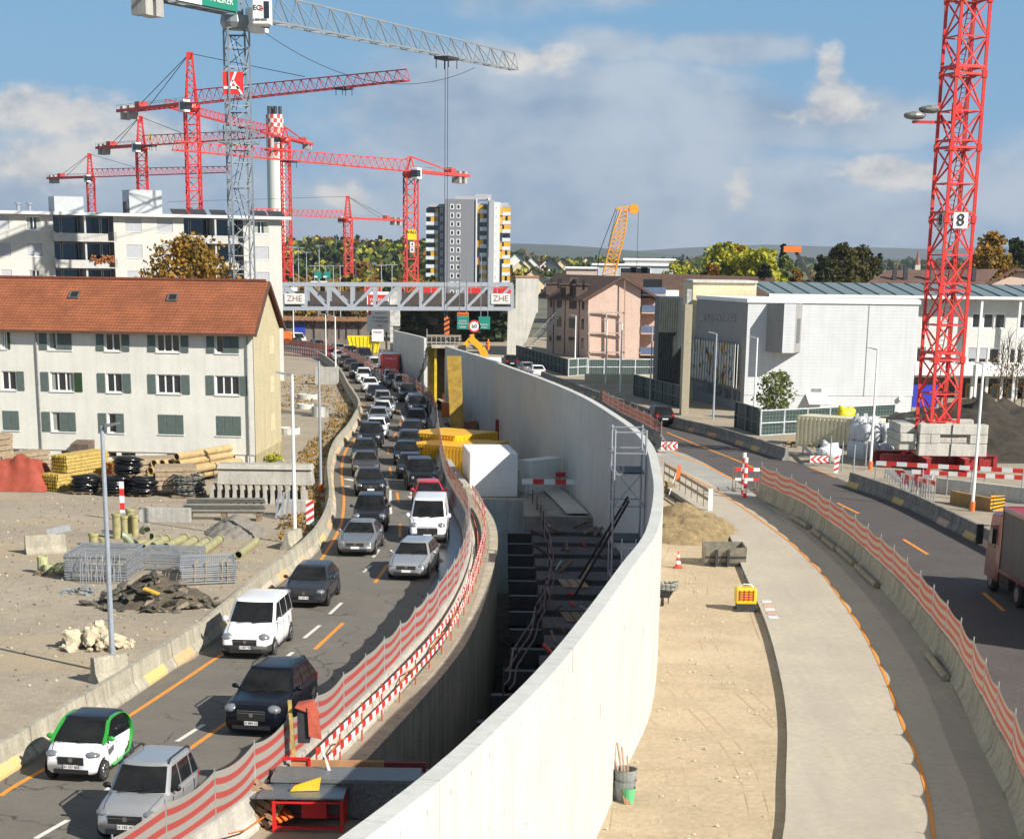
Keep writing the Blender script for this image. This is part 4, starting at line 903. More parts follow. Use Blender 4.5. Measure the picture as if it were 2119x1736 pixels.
def orange_house():
 A,B = ky([(-15.9,64.5),(-31.2,65.65)]); u = (A-B).normalized(); Lf = 34.0; P0 = A-u*Lf; n = Vector((u.y,-u.x,0))
 G1 = ky([(-15.45,69.8)])[0]; zE = 8.95
 root = thing('apartment_house',((P0.x+A.x)/2,A.y+3,0),'white rendered three storey house with orange tiled roof, green shutters and beige gable','house')
 def s_of(p):
  d = ray(p); t = (P0-CAMP).xy.dot(n.xy)/Vector((d.x,d.y)).dot(n.xy); q = CAMP+d*t; return (q-P0).dot(u),q.z
 rows = []
 row1 = [(('E',5,1115),('E',50,1240),2,None,'R'),(('E',350,1120),('E',530,1260),3,(.38,1,0),'L'),(('E',770,1128),('E',890,1270),2,None,'LR'),(('E',1150,1140),('E',1325,1275),3,None,'LR'),(('E',1585,1152),('E',1760,1290),3,(.33,1,0),'L')]
 row2 = [(('E',8,1410),('E',122,1548),2,None,'R'),(('E',365,1415),('E',545,1560),3,None,'LR'),(('E',782,1428),('E',903,1572),2,None,'LR'),(('E',1155,1440),('E',1335,1583),3,None,'LR'),(('E',1585,1448),('E',1765,1598),3,None,'LR')]
 row3 = [(('I',20,10),('I',165,175),2,(0,1,0),''),(('I',430,18),('I',642,185),3,(.35,1,0),'L'),(('I',905,28),('I',1048,200),2,(.5,1,0),'L'),(('I',1330,42),('I',1548,215),3,(0,1,0),''),(('I',1820,58),('I',2032,228),3,(0,1,0),'')]
 ops = []; W_ = []
 for r,(zz0,zz1) in zip((row1,row2,row3),(None,None,None)) if False else [(row1,(7.35,8.6)),(row2,(4.72,5.98)),(row3,(2.2,3.45))]:
  zs = [(s_of(a)[1],s_of(b)[1]) for a,b,*_ in r]; zt = sum(z[0] for z in zs)/len(zs); zb = sum(z[1] for z in zs)/len(zs)
  for a,b,pn,cl,sh in r:
   s0,s1 = s_of(a)[0],s_of(b)[0]; o = (s0,s1,zb,zt); ops.append(o); W_.append((o,pn,cl,sh))
  for k in range(1,4):
   s0 = s_of(r[0][0])[0]-k*4.0; o = (s0,s0+1.35,zb,zt)
   if s0 > .6: ops.append(o); W_.append((o,2,None,'LR'))
 base_ops = []
 for a,b in ((('I',90,330),('I',160,355)),(('I',510,340),('I',595,390)),(('I',855,350),('I',980,405)),(('I',1015,355),('I',1140,412)),(('I',1400,365),('I',1500,420)),(('I',1900,375),('I',1980,425))):
  s0,z1 = s_of(a); s1,z0 = s_of(b); base_ops.append((s0,s1,max(.1,z0),min(1.22,z1)))
 w,P = facade(root,P0,u,Lf,1.3,zE,ops,render_w)
 basm = M('white_plinth',(.74,.73,.66),.9,var=.06,scale=.8,streak=.12)
 w2,P2 = facade(root,P0-n*.06,u,Lf,0,1.3,base_ops,basm,name='plinth')
 for o in base_ops: window(root,P2,*o,panes=2,fm=M('brown_frame',(.12,.05,.03),.7),sill=False)
 for i,(o,pn,cl,sh) in enumerate(W_):
  s0,s1,a0,a1 = o; w,bx = window(root,P,s0,s1,a0,a1,panes=pn,frame=.07,curtain=[(.05,.2),(.8,.95)] if i % 4 == 1 else None)
  shw = (s1-s0)/pn; shm = green_d if (i*7) % 9 in (0,4) else green_sh
  def shutter(x0,x1,mt,d0=-.05,d1=-.015):
   m = MB(); bx(m,x0,x1,a0,a1,d0,d1)
   for k in range(11): z = a0+.08+(a1-a0-.14)*k/10; bx(m,x0+.05,x1-.05,z-.02,z+.012,d0-.012,d0)
   m.build('shutter',mt,root)
  if 'L' in sh: shutter(s0-shw*.98-.08,s0-.08,green_d if (i*5) % 7 == 2 else green_sh)
  if 'R' in sh and s1+shw < Lf: shutter(s1+.08,s1+shw*.98+.08,shm)
  if cl:
   x0 = s0+(s1-s0)*cl[0]; x1 = s0+(s1-s0)*cl[1]; k = max(1,round((x1-x0)/shw));
   for q in range(k): shutter(x0+(x1-x0)*q/k+.01,x0+(x1-x0)*(q+1)/k-.01,green_sh,-.03,.0)
 ug = (G1-A).normalized(); Lg = (G1-A).length; ng = Vector((ug.y,-ug.x,0)); gab = MB(); zR = zof(('E',2000,770),(A+G1)/2)
 bj(beige,1.2,2.6)
 q = lambda s,z: (A.x+ug.x*s+ng.x*.03,A.y+ug.y*s+ng.y*.03,z)
 for s0,s1 in ((0,Lg/2),(Lg/2,Lg)):
  za = zE if s0 == 0 else zR; zb = zR if s0 == 0 else zE
  gab.poly([q(s0,1.3),q(s1,1.3),q(s1,zb),q(s0,za)],0,[(s0,1.3),(s1,1.3),(s1,zb),(s0,za)])
 gab.build('gable_cladding',beige,root)
 m = MB(); m.poly([q(0,0),q(Lg,0),q(Lg,1.3),q(0,1.3)]); m.build('gable_plinth',M('beige_plinth',(.42,.36,.2),.9,var=.2,scale=1,streak=.3),root)
 for (p0,p1) in ((('E',2020,1158),('E',2040,1288)),(('E',2022,1452),('E',2040,1570)),(('J',495,40),('J',525,180))):
  z1 = zof(p0,A+ug*Lg*.66); z0 = zof(p1,A+ug*Lg*.66); m = MB()
  for z in (0,):
   a = Vector(q(Lg*.6,z0)); b = Vector(q(Lg*.74,z0)); m.hexa([a,b,b+ng*.04,a+ng*.04,a+Vector((0,0,z1-z0)),b+Vector((0,0,z1-z0)),b+ng*.04+Vector((0,0,z1-z0)),a+ng*.04+Vector((0,0,z1-z0))])
  m.build('vent_cover',M('vent_beige',(.62,.54,.34),.8),root)
 m = MB(); Bk = G1-ug*0; Bl = P0+(G1-A)
 m.poly([(Bl.x,Bl.y,0),(G1.x,G1.y,0),(G1.x,G1.y,zE),(Bl.x,Bl.y,zE)][::-1]); m.poly([(P0.x,P0.y,0),(Bl.x,Bl.y,0),(Bl.x,Bl.y,zE),(P0.x,P0.y,zE)]); m.build('back_wall',render_w,root)
 ov = .55; e0 = P0+n*ov; e1 = A+n*ov+u*.35; r0 = (P0+Bl)/2; r1 = (A+G1)/2+u*.3; f0 = Bl-n*ov; f1 = G1-n*ov+u*.3; ze = zE-.12; rf = MB()
 roofquad(rf,(e0.x,e0.y,ze),(e1.x,e1.y,ze),(r1.x,r1.y,zR+.15),(r0.x,r0.y,zR+.15)); roofquad(rf,(f1.x,f1.y,ze),(f0.x,f0.y,ze),(r0.x,r0.y,zR+.15),(r1.x,r1.y,zR+.15)); ro = rf.build('roof',roof_t,root)
 m = MB()
 m.bar((e0.x,e0.y,ze-.06),(e1.x,e1.y,ze-.06),.13,h=.16); m.bar((e1.x,e1.y,ze-.08),(r1.x,r1.y,zR+.04),.1,h=.2); m.bar((f1.x,f1.y,ze-.08),(r1.x,r1.y,zR+.04),.1,h=.2); m.build('eaves_board',M('eaves_brown',(.1,.055,.035),.8),ro)
 m = MB(); rr = resample([Vector((r0.x,r0.y,zR+.16)),Vector((r1.x,r1.y,zR+.16))],.42)
 for a,b in zip(rr,rr[1:]): m.tube(a,b+(b-a)*.08,.12,8)
 m.build('ridge_tiles',roof_t,ro)
 sl = (Vector((r1.x,r1.y,zR+.15))-Vector((e1.x,e1.y,ze)))
 for px in (('E',548,858),('E',1272,878)):
  d = ray(px); N3 = (Vector((u.x,u.y,0))).cross(sl).normalized(); t = (Vector((e1.x,e1.y,ze))-CAMP).dot(N3)/d.dot(N3); c = CAMP+d*t; v = sl.normalized(); m = MB(); k = MB()
  a = c-u*.34-v*.42; N3 = N3 if N3.z > 0 else -N3
  for x0,x1,y0,y1 in ((0,.68,0,.09),(0,.68,.7,.84),(0,.09,.09,.7),(.59,.68,.09,.7)):
   pts = [a+u*x+v*y for x,y in ((x0,y0),(x1,y0),(x1,y1),(x0,y1))]; m.hexa([p+N3*.005 for p in pts]+[p+N3*.12 for p in pts])
  fr = m.build('roof_window',M('zinc',(.16,.16,.16),.5,.4),ro)
  k.poly([a+u*x+v*y+N3*.03 for x,y in ((.09,.09),(.59,.09),(.59,.7),(.09,.7))]); k.build('pane',black,fr)
 for s_ in (Lf-.35,Lf-14.2): m = MB(); a = Vector(P(s_,.1,-.09)); m.tube(a,(a.x,a.y,zE-.2),.05,8); m.build('downpipe',M('downpipe_grey',(.3,.3,.28),.6),root)
 s0,z1 = s_of(('I',648,265)); s1,z0 = s_of(('I',803,415)); m = MB()
 m.hexa([P(s0,0,-1.2),P(s1,0,-1.2),P(s1,0,-.01),P(s0,0,-.01),P(s0,z1-.1,-1.2),P(s1,z1-.1,-1.2),P(s1,z1+.1,-.01),P(s0,z1+.1,-.01)]); m.build('entrance_porch',M('porch_brown',(.14,.1,.075),.8,var=.2,scale=3,streak=.2),root)
orange_house()
def white_block():
 A,B = ky([(-25.2,116),(-53,108.6)]); u = (A-B).normalized(); Lf = 50; P0 = A-u*Lf; n = Vector((u.y,-u.x,0)); zt = 17.5
 root = thing('apartment_block',(P0+u*Lf/2+Vector((0,4,0)))[:],'long white apartment block with recessed balconies and flat roof behind the orange roofed house','apartment block')
 def s_of(p): d = ray(p); t = (P0-CAMP).xy.dot(n.xy)/Vector((d.x,d.y)).dot(n.xy); q = CAMP+d*t; return (q-P0).dot(u),q.z
 wm = M('offwhite_render',(.5,.49,.45),.9,var=.04,scale=.5,fine=.02,streak=.06)
 top = [s_of(('E',x,y))[1] for x,y in ((925,285),(1155,293),(1868,313))]; rowz = []
 z_t = sum(top)/3; fl = 2.72; cols = []
 for x0,x1,bl in ((-10,65,1),(190,300,0),(922,1040,1),(1155,1270,1),(1868,1975,2)):
  cols.append((s_of(('E',x0,300))[0],s_of(('E',x1,300))[0],bl))
 s_l = cols[0][0]
 for k in range(1,7): cols.append((s_l-k*4.3,s_l-k*4.3+1.7,k % 2))
 bal = [(s_of(('E',390,300))[0],s_of(('E',835,300))[0]),(s_of(('E',1352,300))[0],s_of(('E',1790,300))[0])]
 ops = []; wins = []; bops = []
 for f in range(6):
  zt_ = z_t-fl*f; zb_ = zt_-1.35
  for a,b,bl in cols:
   if a > .3 and zb_ > .3: ops.append((a,b,zb_,zt_)); wins.append((a,b,zb_,zt_,bl,f))
  for a,b in bal:
   if zb_ > .6: ops.append((a,b,zt_-2.35,zt_+.28)); bops.append((a,b,zt_-2.35,zt_+.28,f))
 w,P = facade(root,P0,u,Lf,0,zt,ops,wm)
 for a,b,zb,ztt,bl,f in wins:
  use = {0: 0,1: 1,2: 0 if f == 0 else 1}[bl]
  if bl == 0 and f == 1: use = .9
  window(root,P,a,b,zb,ztt,panes=2,frame=.08,blind=use*.98 if use else None,sill=True,curtain=None if use else [(.06,.3),(.7,.94)])
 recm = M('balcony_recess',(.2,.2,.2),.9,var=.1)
 for a,b,zb,ztt,f in bops:
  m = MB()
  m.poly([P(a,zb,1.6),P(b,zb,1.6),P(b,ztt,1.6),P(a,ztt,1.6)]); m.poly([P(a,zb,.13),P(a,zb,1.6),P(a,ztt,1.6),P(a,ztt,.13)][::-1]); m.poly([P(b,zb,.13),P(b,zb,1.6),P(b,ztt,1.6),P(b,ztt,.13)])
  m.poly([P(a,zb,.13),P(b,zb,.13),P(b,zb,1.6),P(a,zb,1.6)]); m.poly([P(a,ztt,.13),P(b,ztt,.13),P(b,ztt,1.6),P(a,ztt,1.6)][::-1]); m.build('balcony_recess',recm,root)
 for a,b,zb,ztt,f in bops:
  def bx(mm,x0,x1,y0,y1,d0,d1): mm.hexa([P(x0,y0,d0),P(x1,y0,d0),P(x1,y0,d1),P(x0,y0,d1),P(x0,y1,d0),P(x1,y1,d0),P(x1,y1,d1),P(x0,y1,d1)])
  c = (a+b)/2; mm = MB(); bx(mm,a-.15,c+(b-a)*.36,zb-.12,zb+.72,-1.05,-.95); bx(mm,a-.15,b,zb-.12,zb,-.95,1.5); bx(mm,c-.1,c+.1,zb,ztt,-.7,1.5); bx(mm,a-.15,a-.05,zb-.1,zb+.9,-1.0,-.02)
  bo = mm.build('balcony',M('balcony_concrete',(.45,.44,.42),.9,var=.08,streak=.1),root)
  mm = MB(); bx(mm,c+(b-a)*.36,b+.02,zb+.8,zb+.84,-1.02,-.98)
  for k in range(10): x = c+(b-a)*.36+(b-c-(b-a)*.36)*k/9; bx(mm,x-.012,x+.012,zb,zb+.82,-1.01,-.99)
  mm.build('railing',steel_dark,bo)
  for x0,x1 in ((a+.15,a+1.0),(a+1.15,c-.3),(c+.3,b-1.15),(b-1.0,b-.15)):
   mm = MB(); bx(mm,x0,x1,zb+.1,ztt-.15,1.5,1.59); o = mm.build('balcony_door',white_p,root)
   mm = MB(); bx(mm,x0+.07,x1-.07,zb+.2,ztt-.22,1.48,1.499); mm.build('pane',glass,o)
  if (f == 1 and a == bal[0][0]):
   mm = MB()
   for k in range(40): mm.blob(Vector(P(b-.3-rnd.random()*2.6,zb+.7+rnd.uniform(-.25,.45),-1.12+rnd.uniform(-.15,.15))),.16,.16,.16,k,.4,5,4)
   mm.build('balcony_flowers',M('geraniums',(.45,.08,.03),.9,col2=(.05,.09,.02),scale=6),bo)
 dep = 11; E1 = A-n*dep; E0 = P0-n*dep; m = MB()
 m.poly([(A.x,A.y,0),(E1.x,E1.y,0),(E1.x,E1.y,zt),(A.x,A.y,zt)]); m.poly([(E1.x,E1.y,0),(E0.x,E0.y,0),(E0.x,E0.y,zt),(E1.x,E1.y,zt)]); m.poly([(E0.x,E0.y,0),(P0.x,P0.y,0),(P0.x,P0.y,zt),(E0.x,E0.y,zt)]); m.build('end_walls',wm,root)
 m = MB(); a = P0+n*.9-u*.2; b = A+n*.9+u*.9; c = E1-n*.5+u*.9; d = E0-n*.5-u*.2
 m.prism([a,b,c,d],zt,zt+.32); ro = m.build('roof',M('roof_edge_white',(.5,.51,.52),.6,var=.05),root)
 def roofbox(p0,p1,dp,nm,mt,dy=3,ztop=None):
  s0 = s_of(p0)[0]*1.0; s1 = s_of(p1)[0]; z1 = zof(p0,P0+u*s0-n*dy); mm = MB(); q0 = P0+u*s0-n*dy; q1 = P0+u*s1-n*dy; q2 = q1-n*dp; q3 = q0-n*dp; mm.prism([q0,q1,q2,q3],zt+.3,z1); return mm.build(nm,mt,ro)
 pm = M('roof_hut_panels',(.42,.44,.45),.5,.2,var=.05)
 roofbox(('A',442,1450),('A',660,1450),3,'roof_hut',pm); roofbox(('A',1000,1402),('A',1215,1402),3,'roof_hut',pm); roofbox(('A',1215,1408),('A',1245,1420),3,'roof_hut',pm)
 roofbox(('A',970,1490),('A',1000,1490),1,'chimney',steel_dark)
 for px in (160,245):
  s0 = s_of(('A',px,1500))[0]; mm = MB(); c = P0+u*s0-n*2; mm.tube((c.x,c.y,zt+.3),(c.x,c.y,zt+1.0),.2,10); mm.tube((c.x,c.y,zt+1.05),(c.x,c.y,zt+1.2),.35,10); mm.build('vent_pipe',galv,ro)
 for px in (1290,1430,1580,1880,2010):
  s0 = s_of(('A',px,1540))[0]; c = P0+u*s0-n*1.2; mm = MB(); mm.hexa([c+Vector((0,0,zt+.35)),c+u*1.8+Vector((0,0,zt+.35)),c+u*1.8-n*1.0+Vector((0,0,zt+.9)),c-n*1.0+Vector((0,0,zt+.9)),c+Vector((0,0,zt+.4)),c+u*1.8+Vector((0,0,zt+.4)),c+u*1.8-n*1.0+Vector((0,0,zt+.95)),c-n*1.0+Vector((0,0,zt+.95))]); mm.build('solar_panel',steel_dark,ro)
white_block()
def tower_block():
 D = 330*KY
 def X(fx): return vy(('F',fx,400),D).x
 def Z(fy): return vy(('F',1500,fy),D).z
 root = thing('tower_block',(X(1600),D,0),'grey and white high rise with yellow balcony screens in the middle distance','tower block')
 gr = M('tower_grey',(.2,.205,.225),.85,var=.04); gr2 = M('tower_light_grey',(.36,.37,.39),.85,var=.04); wh = M('tower_white',(.62,.63,.62),.8,var=.04); ye = M('balcony_yellow',(.62,.34,.02),.7,var=.1); rail = M('balcony_white',(.62,.66,.66),.6)
 fl = (Z(204)-Z(268)); n = 17; ztop = Z(147)
 def block(x0,x1,yo,z1,mt,nm='wall',dep=14):
  m = MB(); m.box(X(x0),X(x1),D+yo,D+yo+dep,0,z1); return m.build(nm,mt,root)
 def winrow(fx0,fx1,yo,z0,h,gl=glass):
  m = MB(); a,b = X(fx0),X(fx1); m.box(a,b,D+yo-.08,D+yo+.05,z0,z0+h); o = m.build('window',white_p,root)
  m = MB(); m.box(a+.25,b-.25,D+yo-.1,D+yo-.06,z0+.22,z0+h-.22); m.build('pane',gl,o)
 block(1420,1650,0,ztop,gr)
 for f in range(12):
  zc = Z(222)-fl*f
  for a,b in ((1462,1490),(1508,1537)): winrow(a,b,0,zc,1.55)
 zl = Z(205)
 block(1380,1418,3,zl,gr); block(1290,1380,4,zl-.3,gr2)
 m = MB(); m.box(X(1286),X(1420),D+2.5,D+16,Z(205),Z(182)); m.build('parapet',gr2,root)
 def balcony(fx0,fx1,yo,f,z0,yel):
  m = MB(); a,b = X(fx0),X(fx1); m.box(a,b,D+yo-1.3,D+yo-1.2,z0,z0+1.05); m.box(a,b,D+yo-1.2,D+yo,z0-.15,z0+.05); o = m.build('balcony',rail,root)
  m = MB(); m.box(a+.1,b-.1,D+yo-.12,D+yo+.02,z0+1.0,z0+2.5); m.build('pane',glass,o)
  if yel:
   for q0,q1 in yel:
    m = MB(); m.box(a+(b-a)*q0,a+(b-a)*q1,D+yo-1.28,D+yo-1.22,z0+1.05,z0+fl-.2); m.build('screen',ye,o)
 r2 = random.Random(3)
 for f in range(12):
  z0 = Z(275)-fl*f
  balcony(1280,1370,4,f,z0,[(.78,1)] if r2.random() < .5 else [(.4,.75),(.78,1)] if r2.random() < .5 else None)
  for a,b in ((1388,1406),): winrow(a,b,3,z0+1.2,1.4)
 block(1650,1660,-.4,ztop,wh); block(1660,1738,2,ztop-1.2,gr2); block(1738,1748,-.4,ztop+.6,wh); block(1748,1785,-2,ztop-.2,gr2); block(1785,1828,-.3,Z(165),wh); block(1828,1905,3,Z(185),gr2);
 for f in range(12):
  z0 = Z(247)-fl*f
  balcony(1680,1732,2,f,z0,r2.choice([[(0,.5)],[(.3,1)],[(0,.9)],None])); m = MB(); m.box(X(1662),X(1679),D+.7,D+.9,z0,z0+2.2); m.build('screen',ye if r2.random() < .6 else glass,root)
  balcony(1846,1906,3,f,Z(262)-fl*f,r2.choice([[(0,1)],None,[(0,.35),(.65,1)],[(.2,1)]])); m = MB(); m.box(X(1828),X(1844),D+1.5,D+1.8,Z(262)-fl*f,Z(262)-fl*f+2.2); m.build('screen',ye if r2.random() < .5 else glass,root)
  winrow(1794,1808,-.3,Z(225)-fl*f,1.4)
 m = MB(); m.box(X(1496),X(1640),D+2,D+10,ztop,Z(122)); m.box(X(1642),X(1760),D+4,D+12,ztop,Z(105)); m.box(X(1828),X(1890),D+4,D+12,Z(185),Z(165)); m.build('roof_plant_room',gr2,root)
tower_block()
def chimney_stack():
 D = 560*KY; xa = vy(('B',107,1000),D).x; xb = vy(('B',236,1000),D).x; cx = (xa+xb)/2; r = (xb-xa)/2; zt = vy(('B',170,850),D).z
 t = thing('chimney_stack',(cx,D,0),'tall white industrial chimney with red and white chequered top','chimney')
 m = M('stack_white',(.66,.67,.62),.8,var=.04); z1 = vy(('B',170,1155),D).z; mb = MB(); mb.lathe((cx,D,0),[(r,0),(r,z1)],'Z',32); mb.build('shaft',m,t,smooth=False)
 ck = MB(); n = 32; H = zt-z1; rows = []
 zs = [z1,z1+H*.42,z1+H*.55,z1+H*.7,z1+H*.8,z1+H*.9,zt]
 for j in range(len(zs)-1):
  for k in range(n):
   t0 = 2*math.pi*k/n; t1 = 2*math.pi*(k+1)/n; red = ((k//2)+j) % 2 == 0 if j else (k//2) % 2 == 0
   ck.poly([(cx+r*math.cos(t0),D+r*math.sin(t0),zs[j]),(cx+r*math.cos(t1),D+r*math.sin(t1),zs[j]),(cx+r*math.cos(t1),D+r*math.sin(t1),zs[j+1]),(cx+r*math.cos(t0),D+r*math.sin(t0),zs[j+1])],1 if red else 0)
 ck.poly([(cx+r*math.cos(2*math.pi*k/n),D+r*math.sin(2*math.pi*k/n),zt) for k in range(n)]); ck.build('chequered_top',[m,M('stack_red',(.62,.06,.05),.7)],t)
 for dx,dy in ((-.6,-.2),(-.25,.3),(.15,-.3),(.6,.2)):
  mb = MB(); mb.tube((cx+r*dx,D+r*dy,zt),(cx+r*dx,D+r*dy,zt+4.2),r*.2,12); mb.build('flue',steel_dark,t)
 mb = MB(); mb.lathe((cx,D,zt-18),[(r+.2,0),(r+1.2,0),(r+1.2,1.1),(r+1.15,1.1),(r+1.15,.1)],'Z',24,caps=False); mb.build('gallery',red_p,t)
chimney_stack()
# ---- footbridge, its pillars, overpass and the wall with billboards behind
bridge_m = M('bridge_steel',(.42,.45,.49),.5,.3,var=.06,scale=2)
def truss_bridge():
 D = 150*KY; t = thing('truss_footbridge',(vy(('F',1070,900),D).x,D,0),'grey steel truss footbridge spanning both roads with white banners at its ends','bridge')
 def q(x,y,dd=0): return vy(('F',x,y),D)+Vector((0,dd,0))
 xs = [230,400,565,738,905,1085,1245,1412,1580,1750,1920]; T,B = 780,952
 for dd,nm in ((0,'front'),(3.0,'rear')):
  m = MB(); m.bar(q(225,T-6,dd),q(1925,T-4,dd),.5,h=.55); m.bar(q(225,B,dd),q(1925,B+2,dd),.5,h=.55)
  for x in xs: m.bar(q(x,T,dd),q(x,B,dd),.42)
  for i,(a,b) in enumerate(zip(xs,xs[1:])):
   if i in (0,1,2): m.bar(q(a,T,dd),q(b,B,dd),.38)
   else: m.bar(q(a,B,dd),q(b,T,dd),.38)
  m.build('truss',bridge_m,t)
 m = MB(); a = q(225,B-12); b = q(1925,B-10); m.hexa([a,b,b+Vector((0,3,0)),a+Vector((0,3,0)),a+Vector((0,0,.25)),b+Vector((0,0,.25)),b+Vector((0,3,.25)),a+Vector((0,3,.25))]); m.build('deck',M('deck_dark',(.06,.055,.05),.8),t)
 m = MB()
 for x in xs: m.bar(q(x,T-4),q(x,T-4,3),.2)
 m.build('cross_beam',bridge_m,t)
 for x0,x1 in ((245,392),(1765,1905)):
  a,b = q(x0,918,-.35),q(x1,918,-.35); h = q(x0,842,-.35).z-a.z; m = MB(); m.hexa([a,b,b+Vector((0,.05,0)),a+Vector((0,.05,0)),a+Vector((0,0,h)),b+Vector((0,0,h)),b+Vector((0,.05,h)),a+Vector((0,.05,h))])
  o = m.build('banner',M('banner_white',(.7,.7,.67),.8,var=.08,scale=2),t); c = (a+b)/2+Vector((0,-.03,h/2)); text_mesh('ZHE',1.2,c,(1,0,0),(0,0,1),M('banner_ink',(.28,.16,.12),.8),parent=o)
truss_bridge()
def pillar():
 D = 151*KY; t = thing('bridge_pillar',(vy(('F',2030,900),D).x,D,0),'tall pale concrete stair tower at the right end of the footbridge','pillar')
 a = vy(('F',1945,800),D).x; b = vy(('F',2112,800),D).x; z1 = vy(('F',2030,725),D).z; a2 = vy(('F',1880,1200),D).x; b2 = vy(('F',1990,1200),D).x; zt2 = vy(('F',1900,955),D).z; m = MB()
 m.box(a,b,D,D+3.2,zt2-.5,z1); m.hexa([(a2,D+.01,0),(b2,D+.01,0),(b2,D+3.19,0),(a2,D+3.19,0),(a2+.1,D+.01,zt2+.1),(b+.0-.01,D+.01,zt2+.1),(b-.01,D+3.19,zt2+.1),(a2+.1,D+3.19,zt2+.1)]); m.build('shaft',concrete_light,t)
 m = MB(); m.box(a-.1,b+.1,D-.1,D+3.3,z1,z1+.25); m.build('cap',M('cap_rust',(.4,.2,.12),.8),t)
 m = MB(); sa = vy(('G',160,960),D+1); sb = vy(('G',320,780),D+1); sx = vy(('G',330,960),D+1)
 for k in range(16): f = k/16; m.box(lerp(b2+.3,b+3.2,f),lerp(b2+.3,b+3.2,f)+.5,D-.4,D+1.6,lerp(.5,6.2,f)-.25,lerp(.5,6.2,f))
 m.build('stairs',concrete,t); m = MB(); m.bar((b2+.4,D-.45,1.5),(b+3.6,D-.45,7.2),.07); m.bar((b2+.4,D-.45,1.0),(b+3.6,D-.45,6.7),.04)
 for k in range(9): f = k/8; m.bar((lerp(b2+.4,b+3.6,f),D-.45,lerp(.4,6.0,f)),(lerp(b2+.4,b+3.6,f),D-.45,lerp(1.5,7.2,f)),.04)
 m.build('handrail',galv,t)
pillar()
def overpass():
 D = 172*KY; a = vy(('F',215,900),D); b = vy(('F',1940,900),D); t = thing('overpass',((a.x+b.x)/2,D,0),'dark brown overpass parapet and deck behind the footbridge','overpass')
 zt = vy(('F',900,832),D).z; zb = vy(('F',900,945),D).z; m = MB(); m.box(a.x-30,b.x-1,D,D+14,zb+.5,zt-.2); m.box(a.x-30,b.x-1,D-.3,D,zb,zt); m.build('deck',M('overpass_brown',(.075,.06,.052),.9,var=.2,scale=.5),t)
 m = MB(); x = a.x-30
 while x < b.x-2: m.box(x,x+.12,D-.25,D-.13,zt,zt+1.0); x += 2.2
 m.box(a.x-30,b.x-2,D-.24,D-.18,zt+.9,zt+.98); m.build('railing',galv,t)
 for k,fx in enumerate((1660,1900,1100)):
  pass
 for fx0,fx1,mt in ((830,950,red_p),(1265,1370,red_p),(1590,1690,red_p),(1780,1930,red_p),(290,330,white_p)):
  m = MB(); p0 = vy(('F',fx0,828),D+6); p1 = vy(('F',fx1,795),D+6); m.box(p0.x,p1.x,D+5,D+7.5,zt-.3,p1.z); o = m.build('site_hut',mt,bevel=.05); tag(o,{830:'red site hut above the billboard on the overpass',1265:'red site hut left of the hanging cables on the overpass',1590:'red site hut behind the middle right truss panels',1780:'red site hut behind the right banner',290:'small white site hut above the left banner'}[fx0],'hut','site huts on the overpass')
overpass()
def tunnel_wall():
 D = 166*KY; t = thing('tunnel_wall',(vy(('F',540,1100),D).x,D,0),'brown stained concrete wall with timber formwork edge and steel braces beside the far bend','wall')
 x0 = vy(('F',150,1100),D).x; x1 = vy(('F',870,1100),D).x; zt = vy(('F',500,1040),D).z; m = MB(); m.box(x0-14,x1,D,D+.6,0,zt); m.build('wall',M('brown_concrete',(.2,.165,.145),.9,var=.15,scale=.6,streak=.3),t)
 m = MB()
 for k in range(44): x = lerp(x0-5,x1,k/44); m.hexa([(x,D-1.2,zt-.1+rnd.uniform(0,.2)),(x+.5,D-1.2,zt-.1),(x+.5,D+.8,zt+.4),(x,D+.8,zt+.4),(x,D-1.2,zt+.05),(x+.5,D-1.2,zt+.05),(x+.5,D+.8,zt+.6),(x,D+.8,zt+.6)])
 m.build('formwork_edge',M('rusty_timber',(.26,.13,.06),.9,var=.3,scale=2),t)
 for a in (370,555,700):
  p0 = vy(('F',a,1100),D-.1); p1 = vy(('F',a+90,1020),D-.1); m = MB(); m.bar(p0,p1+Vector((0,0,0)),.12); m.bar((p0.x,D-.1,p1.z),(p1.x,D-.1,p0.z),.12); m.bar((p0.x,D-.1,p0.z-1.5),(p0.x,D-.1,p1.z),.14); m.bar((p1.x,D-.1,p0.z-1.5),(p1.x,D-.1,p1.z),.14); m.build('steel_brace',steel_dark,t)
 p = vy(('F',353,1103),D-.2); m = MB(); m.box(p.x-.9,p.x+.9,D-.2,D-.12,p.z-.8,p.z+.8); m.build('blue_panel',flat('sign_blue',(.02,.05,.35),.5),t)
tunnel_wall()
